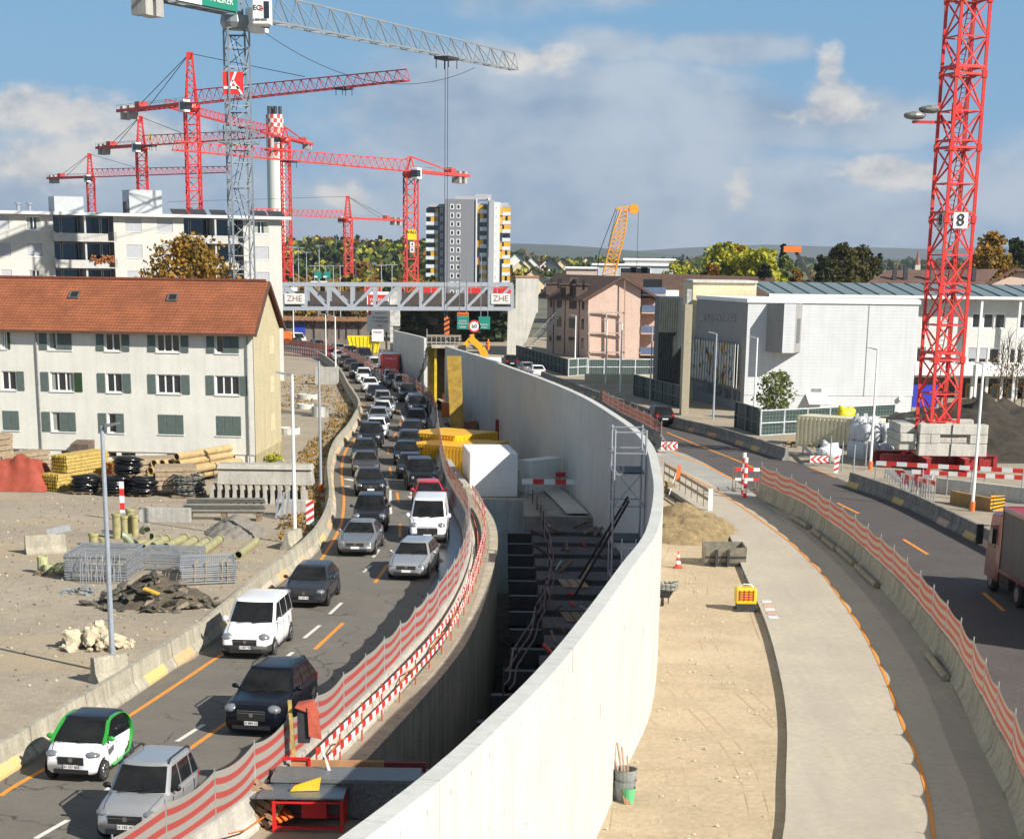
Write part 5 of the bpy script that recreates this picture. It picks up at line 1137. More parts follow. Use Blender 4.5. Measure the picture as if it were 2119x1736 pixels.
def billboard():
 D = 158*KY; z = lambda y: vy(('F',900,y),D).z; x = lambda v: vy(('F',v,1000),D).x
 t = thing('billboard',(x(960),D,0),'tall white billboard with red header and dark lettering behind the truss bridge','billboard')
 m = MB(); m.box(x(850),x(1012),D,D+.3,z(1125),z(828)); m.build('panel',white_p,t)
 m = MB(); m.box(x(860),x(1005),D-.05,D-.005,z(905),z(850)); m.box(x(860),x(878),D-.05,D-.005,z(1000),z(905)); m.build('header',red_p,t)
 ink = flat('ink',(.05,.05,.06),.7)
 text_mesh('WERKHOF',.62,(x(940),D-.08,z(888)),(1,0,0),(0,0,1),white_p,parent=t)
 for s,yy,sz,mt in (('Bauzentrum',985,.32,flat('ink_blue',(.1,.2,.4),.7)),('IG Vorsteher',1018,.42,ink),('+ Luft & Lärm',1045,.46,ink),('Bau',1078,.42,ink)): text_mesh(s,sz,(x(945),D-.05,z(yy)),(1,0,0),(0,0,1),mt,parent=t)
 for px in (875,990): m = MB(); m.box(x(px)-.15,x(px)+.15,D+.3,D+.5,0,z(1000)); m.build('post',steel_dark,t)
 t = thing('advertising_pillar',(x(1050),D-3,0),'white weathered advertising pillar with red letters right of the billboard','pillar'); D2 = D-3
 m = MB(); m.box(vy(('F',1018,900),D2).x,vy(('F',1088,900),D2).x,D2,D2+1.6,vy(('F',1050,1080),D2).z,vy(('F',1050,832),D2).z); m.build('upper_box',M('peeling_white',(.6,.6,.57),.9,var=.3,scale=1.2),t)
 m = MB(); m.box(vy(('F',1018,900),D2).x,vy(('F',1040,900),D2).x,D2+.1,D2+1.5,0,vy(('F',1050,1085),D2).z); m.build('column',M('peeling_white',(.6,.6,.57)),t)
 text_mesh('ECK',.75,vy(('F',1050,940),D2-.06),(1,0,0),(0,0,1),red_p,parent=t)
 p = vy(('F',928,1150),276); m = MB(); m.box(p.x-.85,p.x+.85,276,276.2,p.z-.85,p.z+.85); o = m.build('site_sign',white_p); tag(o,'small white construction sign with red lettering below the tall billboard','sign'); text_mesh('WERNER',.32,(p.x,275.95,p.z+.45),(1,0,0),(0,0,1),red_p,parent=o)
 m = MB(); m.box(p.x-.7,p.x-.6,276.2,276.4,0,p.z); m.box(p.x+.6,p.x+.7,276.2,276.4,0,p.z); m.build('post',galv,o)
billboard()
def behind_portal():
 D = 176*KY; x = lambda v: vy(('F',v,1050),D).x; z = lambda y: vy(('F',1400,y),D).z
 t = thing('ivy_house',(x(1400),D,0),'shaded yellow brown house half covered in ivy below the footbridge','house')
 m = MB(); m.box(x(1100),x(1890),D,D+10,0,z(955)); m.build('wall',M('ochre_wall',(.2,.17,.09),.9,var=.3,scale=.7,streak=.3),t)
 for k in range(9):
  m = MB(); a = x(1150+k*36); m.box(a,a+.8,D-.05,D+.05,z(1075),z(1020)); m.build('window',glass,t)
 m = MB(); r2 = random.Random(5)
 for k in range(1500):
  fx = r2.uniform(1095,1890); c = fx > 1560 or fx < 1150 or r2.random() < .25;
  if not c: continue
  p = Vector((x(fx),D-.4-r2.random()*1.5,r2.uniform(.5,z(960)))); s = r2.uniform(.2,.5); a = Vector((r2.uniform(-1,1),r2.uniform(-1,1),r2.uniform(-1,1))).normalized()*s; b = a.cross(Vector((0,0,1))).normalized()*s if abs(a.z) < .99*s else Vector((s,0,0)); m.poly([p-a-b,p+a-b,p+a+b,p-a+b])
 m.build('ivy',M('ivy',(.035,.06,.02),.8,var=.4,scale=3),t)
behind_portal()
# ------------------------------------------------------------------ buildings on the right
pink = M('pink_render',(.55,.4,.33),.9,var=.05,scale=.6,streak=.06)
def pink_house():
 D = 148.2*KY; A = Vector((vy(('G',620,900),D).x,D,0)); B = Vector((vy(('G',1003,900),D+1).x,D+1,0)); u = (B-A).normalized(); n = Vector((u.y,-u.x,0)); L = (B-A).length; C = A+Vector((-5.6,16.5,0))
 t = thing('pink_house',(A+u*L/2)[:],'pink rendered apartment house with dark brown roof, gable wall facing the road','house')
 zl = zof(('G',630,600),A); zp = zof(('G',862,462),A+u*L*.62); zr = zof(('G',1010,550),B)
 m = MB(); q = lambda s,z: (A.x+u.x*s,A.y+u.y*s,z); m.poly([q(0,0),q(L,0),q(L,zr),q(L*.62,zp),q(0,zl)]); m.build('gable_wall',pink,t)
 ul = (C-A); m = MB(); m.poly([(C.x,C.y,0),(A.x,A.y,0),(A.x,A.y,zl),(C.x,C.y,zl)]); wl = m.build('side_wall',pink,t)
 ln = Vector((ul.y,-ul.x,0)).normalized(); ln = ln if ln.y < 0 else -ln; un = ul.normalized(); Lw = ul.length
 for f in range(4):
  for s in (.12,.3,.36,.42,.66,.72,.9):
   c = A+un*Lw*s; z = 1.2+f*2.75; m = MB(); a = c-un*.5+ln*.02; b = c+un*.5+ln*.02; m.poly([(b.x,b.y,z),(a.x,a.y,z),(a.x,a.y,z+1.5),(b.x,b.y,z+1.5)]); m.build('window',glass,t)
 for s in (.2,.54,.82):
  c = A+un*Lw*s+ln*.05; m = MB(); m.tube((c.x,c.y,0),(c.x,c.y,zl),.07,8); m.build('downpipe',steel_dark,t)
 bk = B+Vector((-5.6,16.5,0)); m = MB(); m.poly([(B.x,B.y,0),(bk.x,bk.y,0),(bk.x,bk.y,zr),(B.x,B.y,zr)]); m.build('right_wall',pink,t)
 R0 = A+u*L*.62-Vector((-.4,.9,0))*1.0; off = Vector((-9,26,0)); m = MB(); e0 = A-u*.9+n*.8; e1 = e0+off*.72; r0 = A+u*L*.62+n*.9; r1 = r0+off; f0 = B+u*3.6+n*.8; zf = zp-(f0-r0).length*.5
 roofquad(m,(e1.x,e1.y,zl-.5),(e0.x,e0.y,zl-.5),(r0.x,r0.y,zp+.25),(r1.x,r1.y,zp+.25)); f1 = f0+off
 roofquad(m,(f0.x,f0.y,zf),(f1.x,f1.y,zf),(r1.x,r1.y,zp+.25),(r0.x,r0.y,zp+.25)); ro = m.build('roof',roof_b,t)
 m = MB(); m.bar((e0.x,e0.y,zl-.55),(r0.x,r0.y,zp+.12),.12,h=.3); m.bar((f0.x,f0.y,zf-.1),(r0.x,r0.y,zp+.12),.12,h=.3); m.bar((e0.x,e0.y,zl-.6),(e1.x,e1.y,zl-.6),.15); m.build('eaves_board',M('eaves_brown',(.1,.055,.035),.8),ro)
 for s in (.25,.5,.78):
  c = e0.lerp(e1,s).lerp(r0.lerp(r1,s),.3); z = lerp(zl-.5,zp+.25,.3); m = MB(); m.box(c.x-1.1,c.x+.9,c.y-1.4,c.y+1.0,z-.6,z+1.0); m.box(c.x-1.3,c.x+1.1,c.y-1.6,c.y+1.2,z+1.0,z+1.15); m.build('dormer',M('dormer_brown',(.1,.065,.05),.8,var=.1),ro)
 c = vy(('G',520,490),D+6); m = MB(); m.box(c.x-.6,c.x+.6,c.y,c.y+1,c.z-2.5,c.z+.6); m.build('chimney',M('dormer_brown',(.1,.065,.05)),ro)
 m = MB(); fx = [630,760,885]; fy = [720,870,1012]; P = lambda x,y: vy(('G',x,y),D-.12)
 for x in fx: m.bar(P(x,715),P(x+2,1048),.28,h=.2)
 for y in fy: m.bar(P(620,y),P(900,y-2),.28,h=.2)
 m.build('gable_frames',M('pink_grey',(.45,.36,.32),.9),t); m = MB(); m.bar(P(895,480),P(890,1048),.12); m.build('wall_joint',M('pink_dark',(.3,.2,.15),.9),t)
 for f,z0 in enumerate((.6,3.6,6.5,9.0)):
  c0 = B+u*.2+Vector((0,1.2,0)); c1 = B+u*3.6+Vector((0,1.2,0)); m = MB(); m.box(c0.x,c1.x,c0.y-1.4,c0.y+2,z0-.18,z0); bo = m.build('balcony',pink,t)
  m = MB(); m.box(c0.x,c1.x,c0.y-1.44,c0.y-1.38,z0+.05,z0+1.0); m.build('balcony_screen',M('blue_grey_screen',(.1,.14,.24),.6,var=.2,scale=3),bo)
  m = MB(); m.box(c0.x+.3,c1.x-.3,c0.y+1.98,c0.y+2,z0,z0+2.1); m.build('balcony_door',glass,bo)
 m = MB(); m.box(B.x+.2,B.x+3.7,B.y+3.2,B.y+8,0,zr-1.2); m.build('rear_bay',pink,t); m = MB(); m.box(B.x+3.5,B.x+3.75,B.y-.2,B.y+.1,0,zr-1.4); m.build('balcony_post',pink,t)
pink_house()
def long_roof():
 D = 172*KY; x = lambda v: vy(('G',v,500),D).x; z = lambda y: vy(('G',1300,y),D).z
 t = thing('long_house',(x(1350),D+6,0),'long low house with dark brown tiled roof and white dormer behind the pink house','house')
 m = MB(); m.box(x(900),x(1860)+4,D+2,D+12,0,z(600)); m.build('wall',pink,t)
 m = MB(); roofquad(m,(x(880),D,z(612)),(x(1862)+4,D,z(618)),(x(1862)+4,D+7,z(468)+.4),(x(880),D+7,z(448)+.4)); roofquad(m,(x(1862)+4,D+14,z(612)),(x(880),D+14,z(612)),(x(880),D+7,z(448)+.4),(x(1862)+4,D+7,z(468)+.4)); ro = m.build('roof',roof_b,t)
 p = vy(('G',1220,608),D-.5); m = MB(); m.box(p.x-1.5,p.x+1.6,D-.8,D+2.5,p.z-.3,p.z+1.2); m.build('dormer',white_p,ro)
 p = vy(('G',1100,578),D-1); m = MB(); m.box(p.x-.7,p.x+.8,D-1.2,D-.2,p.z-.3,p.z+.3); m.build('red_awning',red_p,ro)
long_roof()
def art_panel_mat(name,seed):
 m = M(name,(.55,.55,.5),.6,var=.1,scale=1); cols = [((.6,.36,.02),.56),((.35,.03,.02),.6),((.08,.22,.2),.6),((.03,.03,.03),.6)]
 for i,(c,th) in enumerate(cols): insert_mult(m,noisefac(m,.55,th,th+.02,detail=4,mapscale=(1,1,.8),dist=1.2+seed+i*.7),c)
 return m
def art_buildings():
 D = 112*KY; x = lambda v,d=D: vy(('G',v,900),d).x; z = lambda y,d=D: vy(('G',1250,y),d).z
 t = thing('slatted_house',(x(1240),D,0),'dark building with tall vertical slats over coloured panels left of the cream block','building')
 zt = vy(('G',1200,605),D).z; m = MB(); m.box(x(1150),x(1330),D,D+8,0,zt); m.build('wall',M('dark_cladding',(.05,.055,.065),.6,var=.1),t)
 m = MB(); m.box(x(1150),x(1275),D-.1,D-.01,1.2,zt-.2); m.build('coloured_panel',art_panel_mat('mural_a',1.0),t)
 for k in range(9): m = MB(); a = x(1142+k*16.5); m.box(a,a+.2,D-.2,D-.11,.9,zt); m.build('slat',M('slat_green',(.035,.045,.04),.6),t)
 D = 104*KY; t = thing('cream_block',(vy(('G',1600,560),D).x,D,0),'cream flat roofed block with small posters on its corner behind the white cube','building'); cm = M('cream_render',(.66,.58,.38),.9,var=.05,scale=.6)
 x = lambda v: vy(('G',v,600),D).x; z1 = vy(('G',1600,497),D).z; m = MB(); m.box(x(1395),x(1862),D,D+9,0,z1); m.build('wall',cm,t); m = MB(); m.box(x(1390),x(1868),D-.25,D+9.2,z1,z1+.22); m.build('roof_edge',concrete_light,t)
 m = MB(); p = [(x(1395),D+.0),(x(1338)+.3,D+5.5)]; m.poly([(p[1][0],p[1][1],0),(p[0][0],p[0][1],0),(p[0][0],p[0][1],z1),(p[1][0],p[1][1],z1)]); m.build('shaded_wall',cm,t)
 for a,b,c,d in ((1350,1388,545,660),(1318,1345,690,780),(1340,1372,812,915)):
  p0 = vy(('G',a,d),D-.4 if a != 1318 else D-.6); p1 = vy(('G',b,c),D-.4 if a != 1318 else D-.6); m = MB(); m.box(p0.x,p1.x,p0.y,p0.y+.1,p0.z,p1.z); m.build('poster',M('poster_grey',(.5,.5,.5),.6,var=.4,scale=3),t)
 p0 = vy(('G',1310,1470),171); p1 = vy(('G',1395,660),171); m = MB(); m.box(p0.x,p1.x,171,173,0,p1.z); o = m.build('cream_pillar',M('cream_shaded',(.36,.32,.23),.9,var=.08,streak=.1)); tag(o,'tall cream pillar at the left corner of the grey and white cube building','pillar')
art_buildings()
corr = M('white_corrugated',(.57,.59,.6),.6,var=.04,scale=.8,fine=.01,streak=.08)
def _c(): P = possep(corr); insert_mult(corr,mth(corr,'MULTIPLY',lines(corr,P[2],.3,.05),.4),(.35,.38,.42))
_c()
corrg = M('grey_shaded_panelling',(.27,.265,.255),.7,var=.06,scale=.8)  # grey of the bay facets; side wall shade is put into this colour
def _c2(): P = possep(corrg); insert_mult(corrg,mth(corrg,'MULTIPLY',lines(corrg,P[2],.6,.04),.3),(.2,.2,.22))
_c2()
def white_cube():
 D = 96.0*KY; a = vy(('H',66,1000),D); A = Vector((a.x,D,0)); b = vy(('H',1320,1000),D+1.2); B = Vector((b.x,D+1.2,0)); c = vy(('G',1412,1000),103.8*KY); C = Vector((c.x,103.8*KY,0))
 t = thing('white_cube_building',((A.x+B.x)/2,D+5,0),'large windowless white corrugated cube building with shaded side and projecting bay','building')
 zt = zof(('H',85,645),A); u = (B-A).normalized(); P = lambda s,z,d=0: (A.x+u.x*s+u.y*d,A.y+u.y*s-u.x*d,z); L = (B-A).length
 zb = zof(('H',600,1330),A+u*8)
 m = MB(); m.poly([P(0,zb),P(L,zb),P(L,zt),P(0,zt)]); m.poly([P(0,0,-.05),P(L,0,-.05),P(L,zb,-.05),P(0,zb,-.05)]); m.build('front_wall',corr,t)
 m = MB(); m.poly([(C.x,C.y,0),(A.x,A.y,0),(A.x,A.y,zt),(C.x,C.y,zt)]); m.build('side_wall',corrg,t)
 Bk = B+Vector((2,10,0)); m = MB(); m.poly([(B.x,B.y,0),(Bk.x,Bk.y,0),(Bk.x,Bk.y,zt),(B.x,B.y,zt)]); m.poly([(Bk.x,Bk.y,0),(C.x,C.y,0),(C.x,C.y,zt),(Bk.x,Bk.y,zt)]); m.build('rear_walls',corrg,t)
 m = MB(); m.prism([A+Vector((-.1,-.15,0)),B+Vector((.15,-.15,0)),Bk,C+Vector((-.1,0,0))],zt,zt+.35); m.build('roof_edge',white_p,t)
 def S(p): return (vy(p,D).x-A.x)
 s0,s1,s2 = S(('H',215,900)),vy(('H',322,900),D-2).x-A.x,vy(('H',410,900),D-2).x-A.x; s3 = S(('H',478,900)); z0 = zof(('H',330,1010),A); pr = 2.4; m = MB()
 pts = [P(s0,0,0),P(s1,0,pr),P(s2,0,pr),P(s3,0,0)]
 ids0 = [m.vert((p[0],p[1],z0)) for p in pts]; ids1 = [m.vert((p[0],p[1],zt-.02)) for p in pts]
 for k in range(3): m.face((ids0[k],ids0[k+1],ids1[k+1],ids1[k]),0 if k == 1 else 1)
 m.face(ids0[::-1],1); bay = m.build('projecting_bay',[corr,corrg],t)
 p0 = Vector(P(lerp(s2,s3,.25),0,lerp(pr,0,.25)+.03)); p1 = Vector(P(lerp(s2,s3,.8),0,lerp(pr,0,.8)+.03)); za = zof(('H',440,945),A); zc = zof(('H',440,762),A); m = MB(); m.poly([(p0.x,p0.y,za),(p1.x,p1.y,za),(p1.x,p1.y,zc),(p0.x,p0.y,zc)]); m.build('window',glass,bay)
 s = S(('H',975,900)); m = MB(); m.box(A.x+s-.02,A.x+s+.03,D+u.y*s-.04,D+u.y*s+.1,zb,zt); m.build('wall_joint',M('joint_grey',(.3,.31,.33),.7),t)
 m = MB(); q0 = S(('H',555,1300)); q1 = S(('H',630,1300)); zz0 = zof(('H',600,1312),A); zz1 = zof(('H',600,1288),A); m.poly([P(q0,zz0,.02),P(q1,zz0,.02),P(q1,zz1,.02),P(q0,zz1,.02)]); m.build('vent_grille',M('vent_grey',(.25,.25,.26),.6),t)
 m = MB(); a0,a1,b0,b1 = S(('H',520,1400)),S(('H',685,1400)),S(('H',512,1332)),S(('H',665,1332)); zlo = zof(('H',600,1402),A); zhi = zof(('H',600,1332),A)
 m.hexa([P(a0,zlo,1.0),P(a1,zlo,1.0),P(b1,zhi,0),P(b0,zhi,0),P(a0,zlo+.08,1.05),P(a1,zlo+.08,1.05),P(b1,zhi+.1,0),P(b0,zhi+.1,0)]); m.build('canopy',white_p,t)
 for px in (697,1225): s = S(('H',px,1370)); z = zof(('H',px,1370),A); m = MB(); m.lathe((A.x+s,D+u.y*s-.15,z),[(.24,-.12),(.24,.1)],'Y',14); m.build('wall_lamp',white_p,t)
 un = (C-A).normalized(); Ls = (C-A).length; ln = Vector((un.y,-un.x,0)); ln = ln if ln.y < 0 else -ln
 def side(p,off=.03):
  d = ray(p); tt = (A+ln*off-CAMP).xy.dot(ln.xy)/Vector((d.x,d.y)).dot(ln.xy); return CAMP+d*tt
 for k in range(5):
  a,b = side(('G',1445+k*56,782)),side(('G',1490+k*56,730)); m = MB(); m.poly([(a.x,a.y,a.z),(b.x,b.y,a.z),(b.x,b.y,b.z),(a.x,a.y,b.z)]); m.build('window',M('strip_window',(.2,.22,.24),.2,var=.6,scale=4),t)
  a,b = side(('G',1425+k*66,1290+k*18)),side(('G',1480+k*66,1232+k*16)); m = MB(); m.poly([(a.x,a.y,a.z),(b.x,b.y,a.z),(b.x,b.y,b.z),(a.x,a.y,b.z)]); m.build('window',M('strip_window',(.2,.22,.24)),t)
 m = MB(); q = [side(p,.5) for p in (('G',1362,1190),('G',1700,1265),('G',1700,950),('G',1370,905))]; m.poly(q); m.build('mural_panel',art_panel_mat('mural_b',.3),t)
 for k in range(19):
  f = k/18; a = side(('G',lerp(1362,1715,f),lerp(1192,1275,f)),.8); b = side(('G',lerp(1370,1718,f),lerp(900,952,f)),.8); m = MB(); m.bar((a.x,a.y,a.z),(a.x,a.y,b.z),.09,h=.05); m.build('slat',M('slat_green',(.035,.045,.04),.6) if k < 17 else white_p,t)
white_cube()
def school():
 D = 108*KY; t = thing('school_building',(vy(('H',1700,900),D).x,D+4,0),'long white school building with pale green seamed roof and yellow framed ground floor','building'); x = lambda v: vy(('H',v,900),D).x; z = lambda y,X=1700: vy(('H',X,y),D).z
 wm = M('school_white',(.6,.6,.57),.85,var=.05); L = x(2119)+22-x(1290); P0 = Vector((x(1290),D,0)); u = Vector((1,0,0)); ops = []; s = lambda v: x(v)-x(1290)
 r1 = [(s(1725),s(1800)),(s(1808),s(1885)),(s(1895),s(1972)),(s(2060),s(2119)),(s(2125),s(2200)),(s(1350),s(1410))]; r2 = [(s(1330),s(1400)),(s(1715),s(1780)),(s(1790),s(1858)),(s(1868),s(1950)),(s(2020),s(2119)),(s(2130),s(2210))]
 for a,b in r1: ops.append((a,b,z(835),z(722)))
 for a,b in r2: ops.append((a,b,z(1092),z(978)))
 w,P = facade(t,P0,u,L,z(1200),z(620),ops,wm)
 for i,o in enumerate(ops): window(t,P,*o,panes=1,frame=.12,sill=False,blind=.7 if i in (7,8,11) else None)
 m = MB(); m.box(x(1310),x(2119)+22,D-1.3,D-.05,z(1180),z(1100)); m.build('balcony_band',white_p,t)
 m = MB(); m.box(x(1290),x(2119)+22,D+1.8,D+2,0,z(1200)); m.build('ground_floor_wall',M('school_dark',(.12,.12,.11),.8),t)
 for k in range(7):
  a = x(1640+k*110); m = MB(); m.box(a,a+.3,D-.2,D+.2,0,z(1190)); m.build('column',wm,t)
  m = MB(); a0 = x(1735+k*125)
  for q0,q1 in ((0,.15),(1.6,1.75),(2.6,2.75)): m.box(a0+q0,a0+q1,D+1.0,D+1.2,0,z(1245))
  m.box(a0,a0+2.75,D+.98,D+1.18,z(1262),z(1245)); o = m.build('yellow_frame',M('yellow_frame',(.6,.33,.02),.6),t)
  m = MB(); m.box(a0+.15,a0+2.6,D+1.1,D+1.14,0,z(1265)); m.build('pane',M('cool_glass',(.2,.24,.24),.15),o)
 ra = x(150); rb = x(2119)+24; m = MB(); zu,zl = z(525),z(606); rm = M('green_metal_roof',(.2,.255,.26),.45,.3,var=.06,scale=.6)
 m.hexa([(ra+.8,D-1.6,zl),(rb,D-1.6,zl-.05),(rb,D+5.5,zu),(ra-.6,D+5.5,zu),(ra+.8,D-1.6,zl+.15),(rb,D-1.6,zl+.1),(rb,D+5.5,zu+.15),(ra-.6,D+5.5,zu+.15)]); ro = m.build('roof',rm,t)
 m = MB(); k = ra
 while k < rb: m.bar((k+1.4,D-1.6,zl+.16),(k,D+5.5,zu+.17),.13,h=.12); k += 1.8
 m.build('roof_seam',M('seam_dark',(.06,.075,.08),.5),ro)
 m = MB(); m.box(ra+.8,rb,D-1.75,D-1.55,zl-.15,zl+.12); m.build('gutter',white_p,ro)
 for px in (1765,2045): m = MB(); a = x(px); m.box(a-.12,a+.12,D-1.5,D-1.2,0,zl); m.build('support_post',white_p,t)
 m = MB(); m.box(ra+1,x(1400),D+.5,D+1.0,z(640),z(604)); m.build('brick_band',M('brick_band',(.35,.15,.1),.9),t)
 p = vy(('H',1350,1360),185); m = MB(); m.box(p.x-1.7,p.x+1.7,185,185.2,0,p.z+1.4); o = m.build('blue_tarpaulin',flat('tarp_blue',(.02,.03,.4),.6)); tag(o,'blue tarpaulin screen between the white cube and the red crane','screen')
school()
def back_roof():
 D = 128*KY; x = lambda v: vy(('H',v,500),D).x; z = lambda y: vy(('H',1500,y),D).z
 t = thing('brown_roof_house',(x(1600),D+6,0),'house with broad brown roof and pink gable behind the school roof','house')
 m = MB(); m.box(x(960),x(2119)+10,D+1,D+11,0,z(528)); m.build('wall',pink,t)
 m = MB(); roofquad(m,(x(920),D,z(530)),(x(1800),D,z(540)),(x(2020),D+6,z(392)),(x(1180),D+6,z(412))); roofquad(m,(x(1800),D,z(545)),(x(2119)+12,D,z(545)),(x(2119)+12,D+.5,z(500)),(x(2020),D+1,z(392)+.2)) if False else None; ro = m.build('roof',M('brown_roof_plain',(.13,.075,.06),.9,var=.15,scale=.8),t)
 m = MB(); a = (x(1800),D-.2,z(535)); b = (x(2030),D-.2,z(395)); c = (x(2119)+7,D-.2,z(500)); m.poly([a,c,(b[0]+1,b[1],b[2]-.3)]); m.build('gable',pink,t)
 m = MB(); m.bar((x(1770),D-.6,z(545)),(x(2030),D-.6,z(392)),.5,h=.3); m.bar((x(2030),D-.6,z(392)),(x(2119)+10,D-.6,z(470)),.5,h=.3); m.build('verge',M('brown_roof_plain',(.13,.075,.06)),ro)
 for px in (1165,1245,1415,1750): m = MB(); a = vy(('H',px,450),D+2); m.box(a.x-.25,a.x+.25,D+2,D+2.5,a.z-.6,a.z+1.0); m.build('vent',steel_dark,ro)
back_roof()
nb_green = M('noise_barrier_mesh',(.02,.04,.035),.7,var=.1)
def _nb(): P = possep(nb_green); insert_mult(nb_green,mth(nb_green,'MULTIPLY',mth(nb_green,'MAXIMUM',lines(nb_green,P[0],.3,.05),lines(nb_green,P[2],.3,.05)),.6),(.12,.16,.15))
_nb()
def noise_barrier(a,b,z0,z1,n,label,fr,rows=2):
 a,b = ky([a,b]); t = thing('noise_barrier',(a.x,a.y,0),label,'noise barrier','noise barriers along the right road'); d = (b-a).normalized(); nn = Vector((d.y,-d.x,0))
 for i in range(n):
  p = a.lerp(b,i/n); q = a.lerp(b,(i+1)/n); m = MB(); m.hexa([(p.x,p.y,z0),(q.x,q.y,z0),(q.x-nn.x*.1,q.y-nn.y*.1,z0),(p.x-nn.x*.1,p.y-nn.y*.1,z0),(p.x,p.y,z1),(q.x,q.y,z1),(q.x-nn.x*.1,q.y-nn.y*.1,z1),(p.x-nn.x*.1,p.y-nn.y*.1,z1)]); m.build('panel',nb_green,t)
 for i in range(n+1): p = a.lerp(b,i/n)+nn*.06; m = MB(); m.tube((p.x,p.y,0),(p.x,p.y,z1+.05),.09,6); m.build('post',fr,t)
 m = MB()
 for k in range(rows+1): z = lerp(z0,z1,k/rows); m.bar(a+nn*.07+Vector((0,0,z)),b+nn*.07+Vector((0,0,z)),.1)
 m.build('rail',fr,t)
frd = M('barrier_frame_dark',(.09,.11,.11),.6); frw = M('barrier_frame_light',(.5,.54,.56),.6)
noise_barrier((.6,144.5),(6.6,124.6),0,1.95,14,'long dark green noise barrier along the far right road',frd)
noise_barrier((6.6,124.4),(8.9,126.2),0,2.0,2,'short noise barrier gate with light frame below the pink house',frw)
noise_barrier((9.1,126.2),(18.6,127.4),0,1.85,5,'dark noise barrier with light grey frame in front of the pink gable',frw)
noise_barrier((12.5,107.0),(15.9,97.4),0,2.1,5,'dark noise barrier section by the cream pillar',frd)
noise_barrier((18.6,86.6),(19.6,82.6),0,2.15,2,'short dark noise barrier section left of the lamp post by the white cube',frd)
noise_barrier((19.65,82.5),(32.0,87.5),0,2.0,6,'dark mesh noise barrier with light frame behind the cream container',frw)
m = MB(); m.box(8.4,20.0,217,217.5,0,.95); o = m.build('plinth_wall',M('cream_plinth',(.55,.5,.36),.9,var=.08)); tag(o,'low cream plinth wall under the noise barrier at the pink house','wall')
# ------------------------------------------------------------------ cranes
crane_red = M('crane_red',(.62,.035,.025),.45,var=.12,scale=.7); crane_far = M('crane_red_far',(.6,.06,.045),.5,var=.1,scale=.5); crane_grey = M('crane_grey',(.27,.3,.32),.45,.3,var=.1,scale=.7)
def mast(mb,c,z0,z1,w,leg,br,rot=0,panel=None,x=False,lean=(0,0)):
 a = [Vector((c[0],c[1],0))+Matrix.Rotation(rot,3,'Z') @ Vector((dx*w/2,dy*w/2,0)) for dx,dy in ((-1,-1),(1,-1),(1,1),(-1,1))]
 for p in a: mb.bar((p.x,p.y,z0),(p.x,p.y,z1),leg)
 h = panel or w; n = max(1,round((z1-z0)/h)); h = (z1-z0)/n
 for i in range(n):
  za,zb = z0+i*h,z0+(i+1)*h
  for k in range(4):
   p,q = a[k],a[(k+1) % 4]
   if i % 2 or x: mb.bar((p.x,p.y,za),(q.x,q.y,zb),br)
   if not i % 2 or x: mb.bar((q.x,q.y,za),(p.x,p.y,zb),br)
   if not x or i % 2 == 0: mb.bar((p.x,p.y,zb),(q.x,q.y,zb),br)
def truss(mb,a,b,w0,h0,w1,h1,chord,br,panel,flip=False):
 a = Vector(a); b = Vector(b); d = (b-a); L = d.length; d.normalize(); s = Vector((d.y,-d.x,0)); n = max(2,round(L/panel)); up = Vector((0,0,1)); pr = None
 for i in range(n+1):
  f = i/n; c = a+d*L*f; w = lerp(w0,w1,f)/2; h = lerp(h0,h1,f); pts = (c-s*w,c+s*w,c+up*h)
  if pr:
   for p,q in zip(pr,pts): mb.bar(p,q,chord)
   mb.bar(pr[2],pts[0],br); mb.bar(pr[2],pts[1],br); mb.bar(pr[0] if i % 2 else pr[1],pts[1] if i % 2 else pts[0],br)
  mb.bar(pts[0],pts[2],br); mb.bar(pts[1],pts[2],br); mb.bar(pts[0],pts[1],br); pr = pts
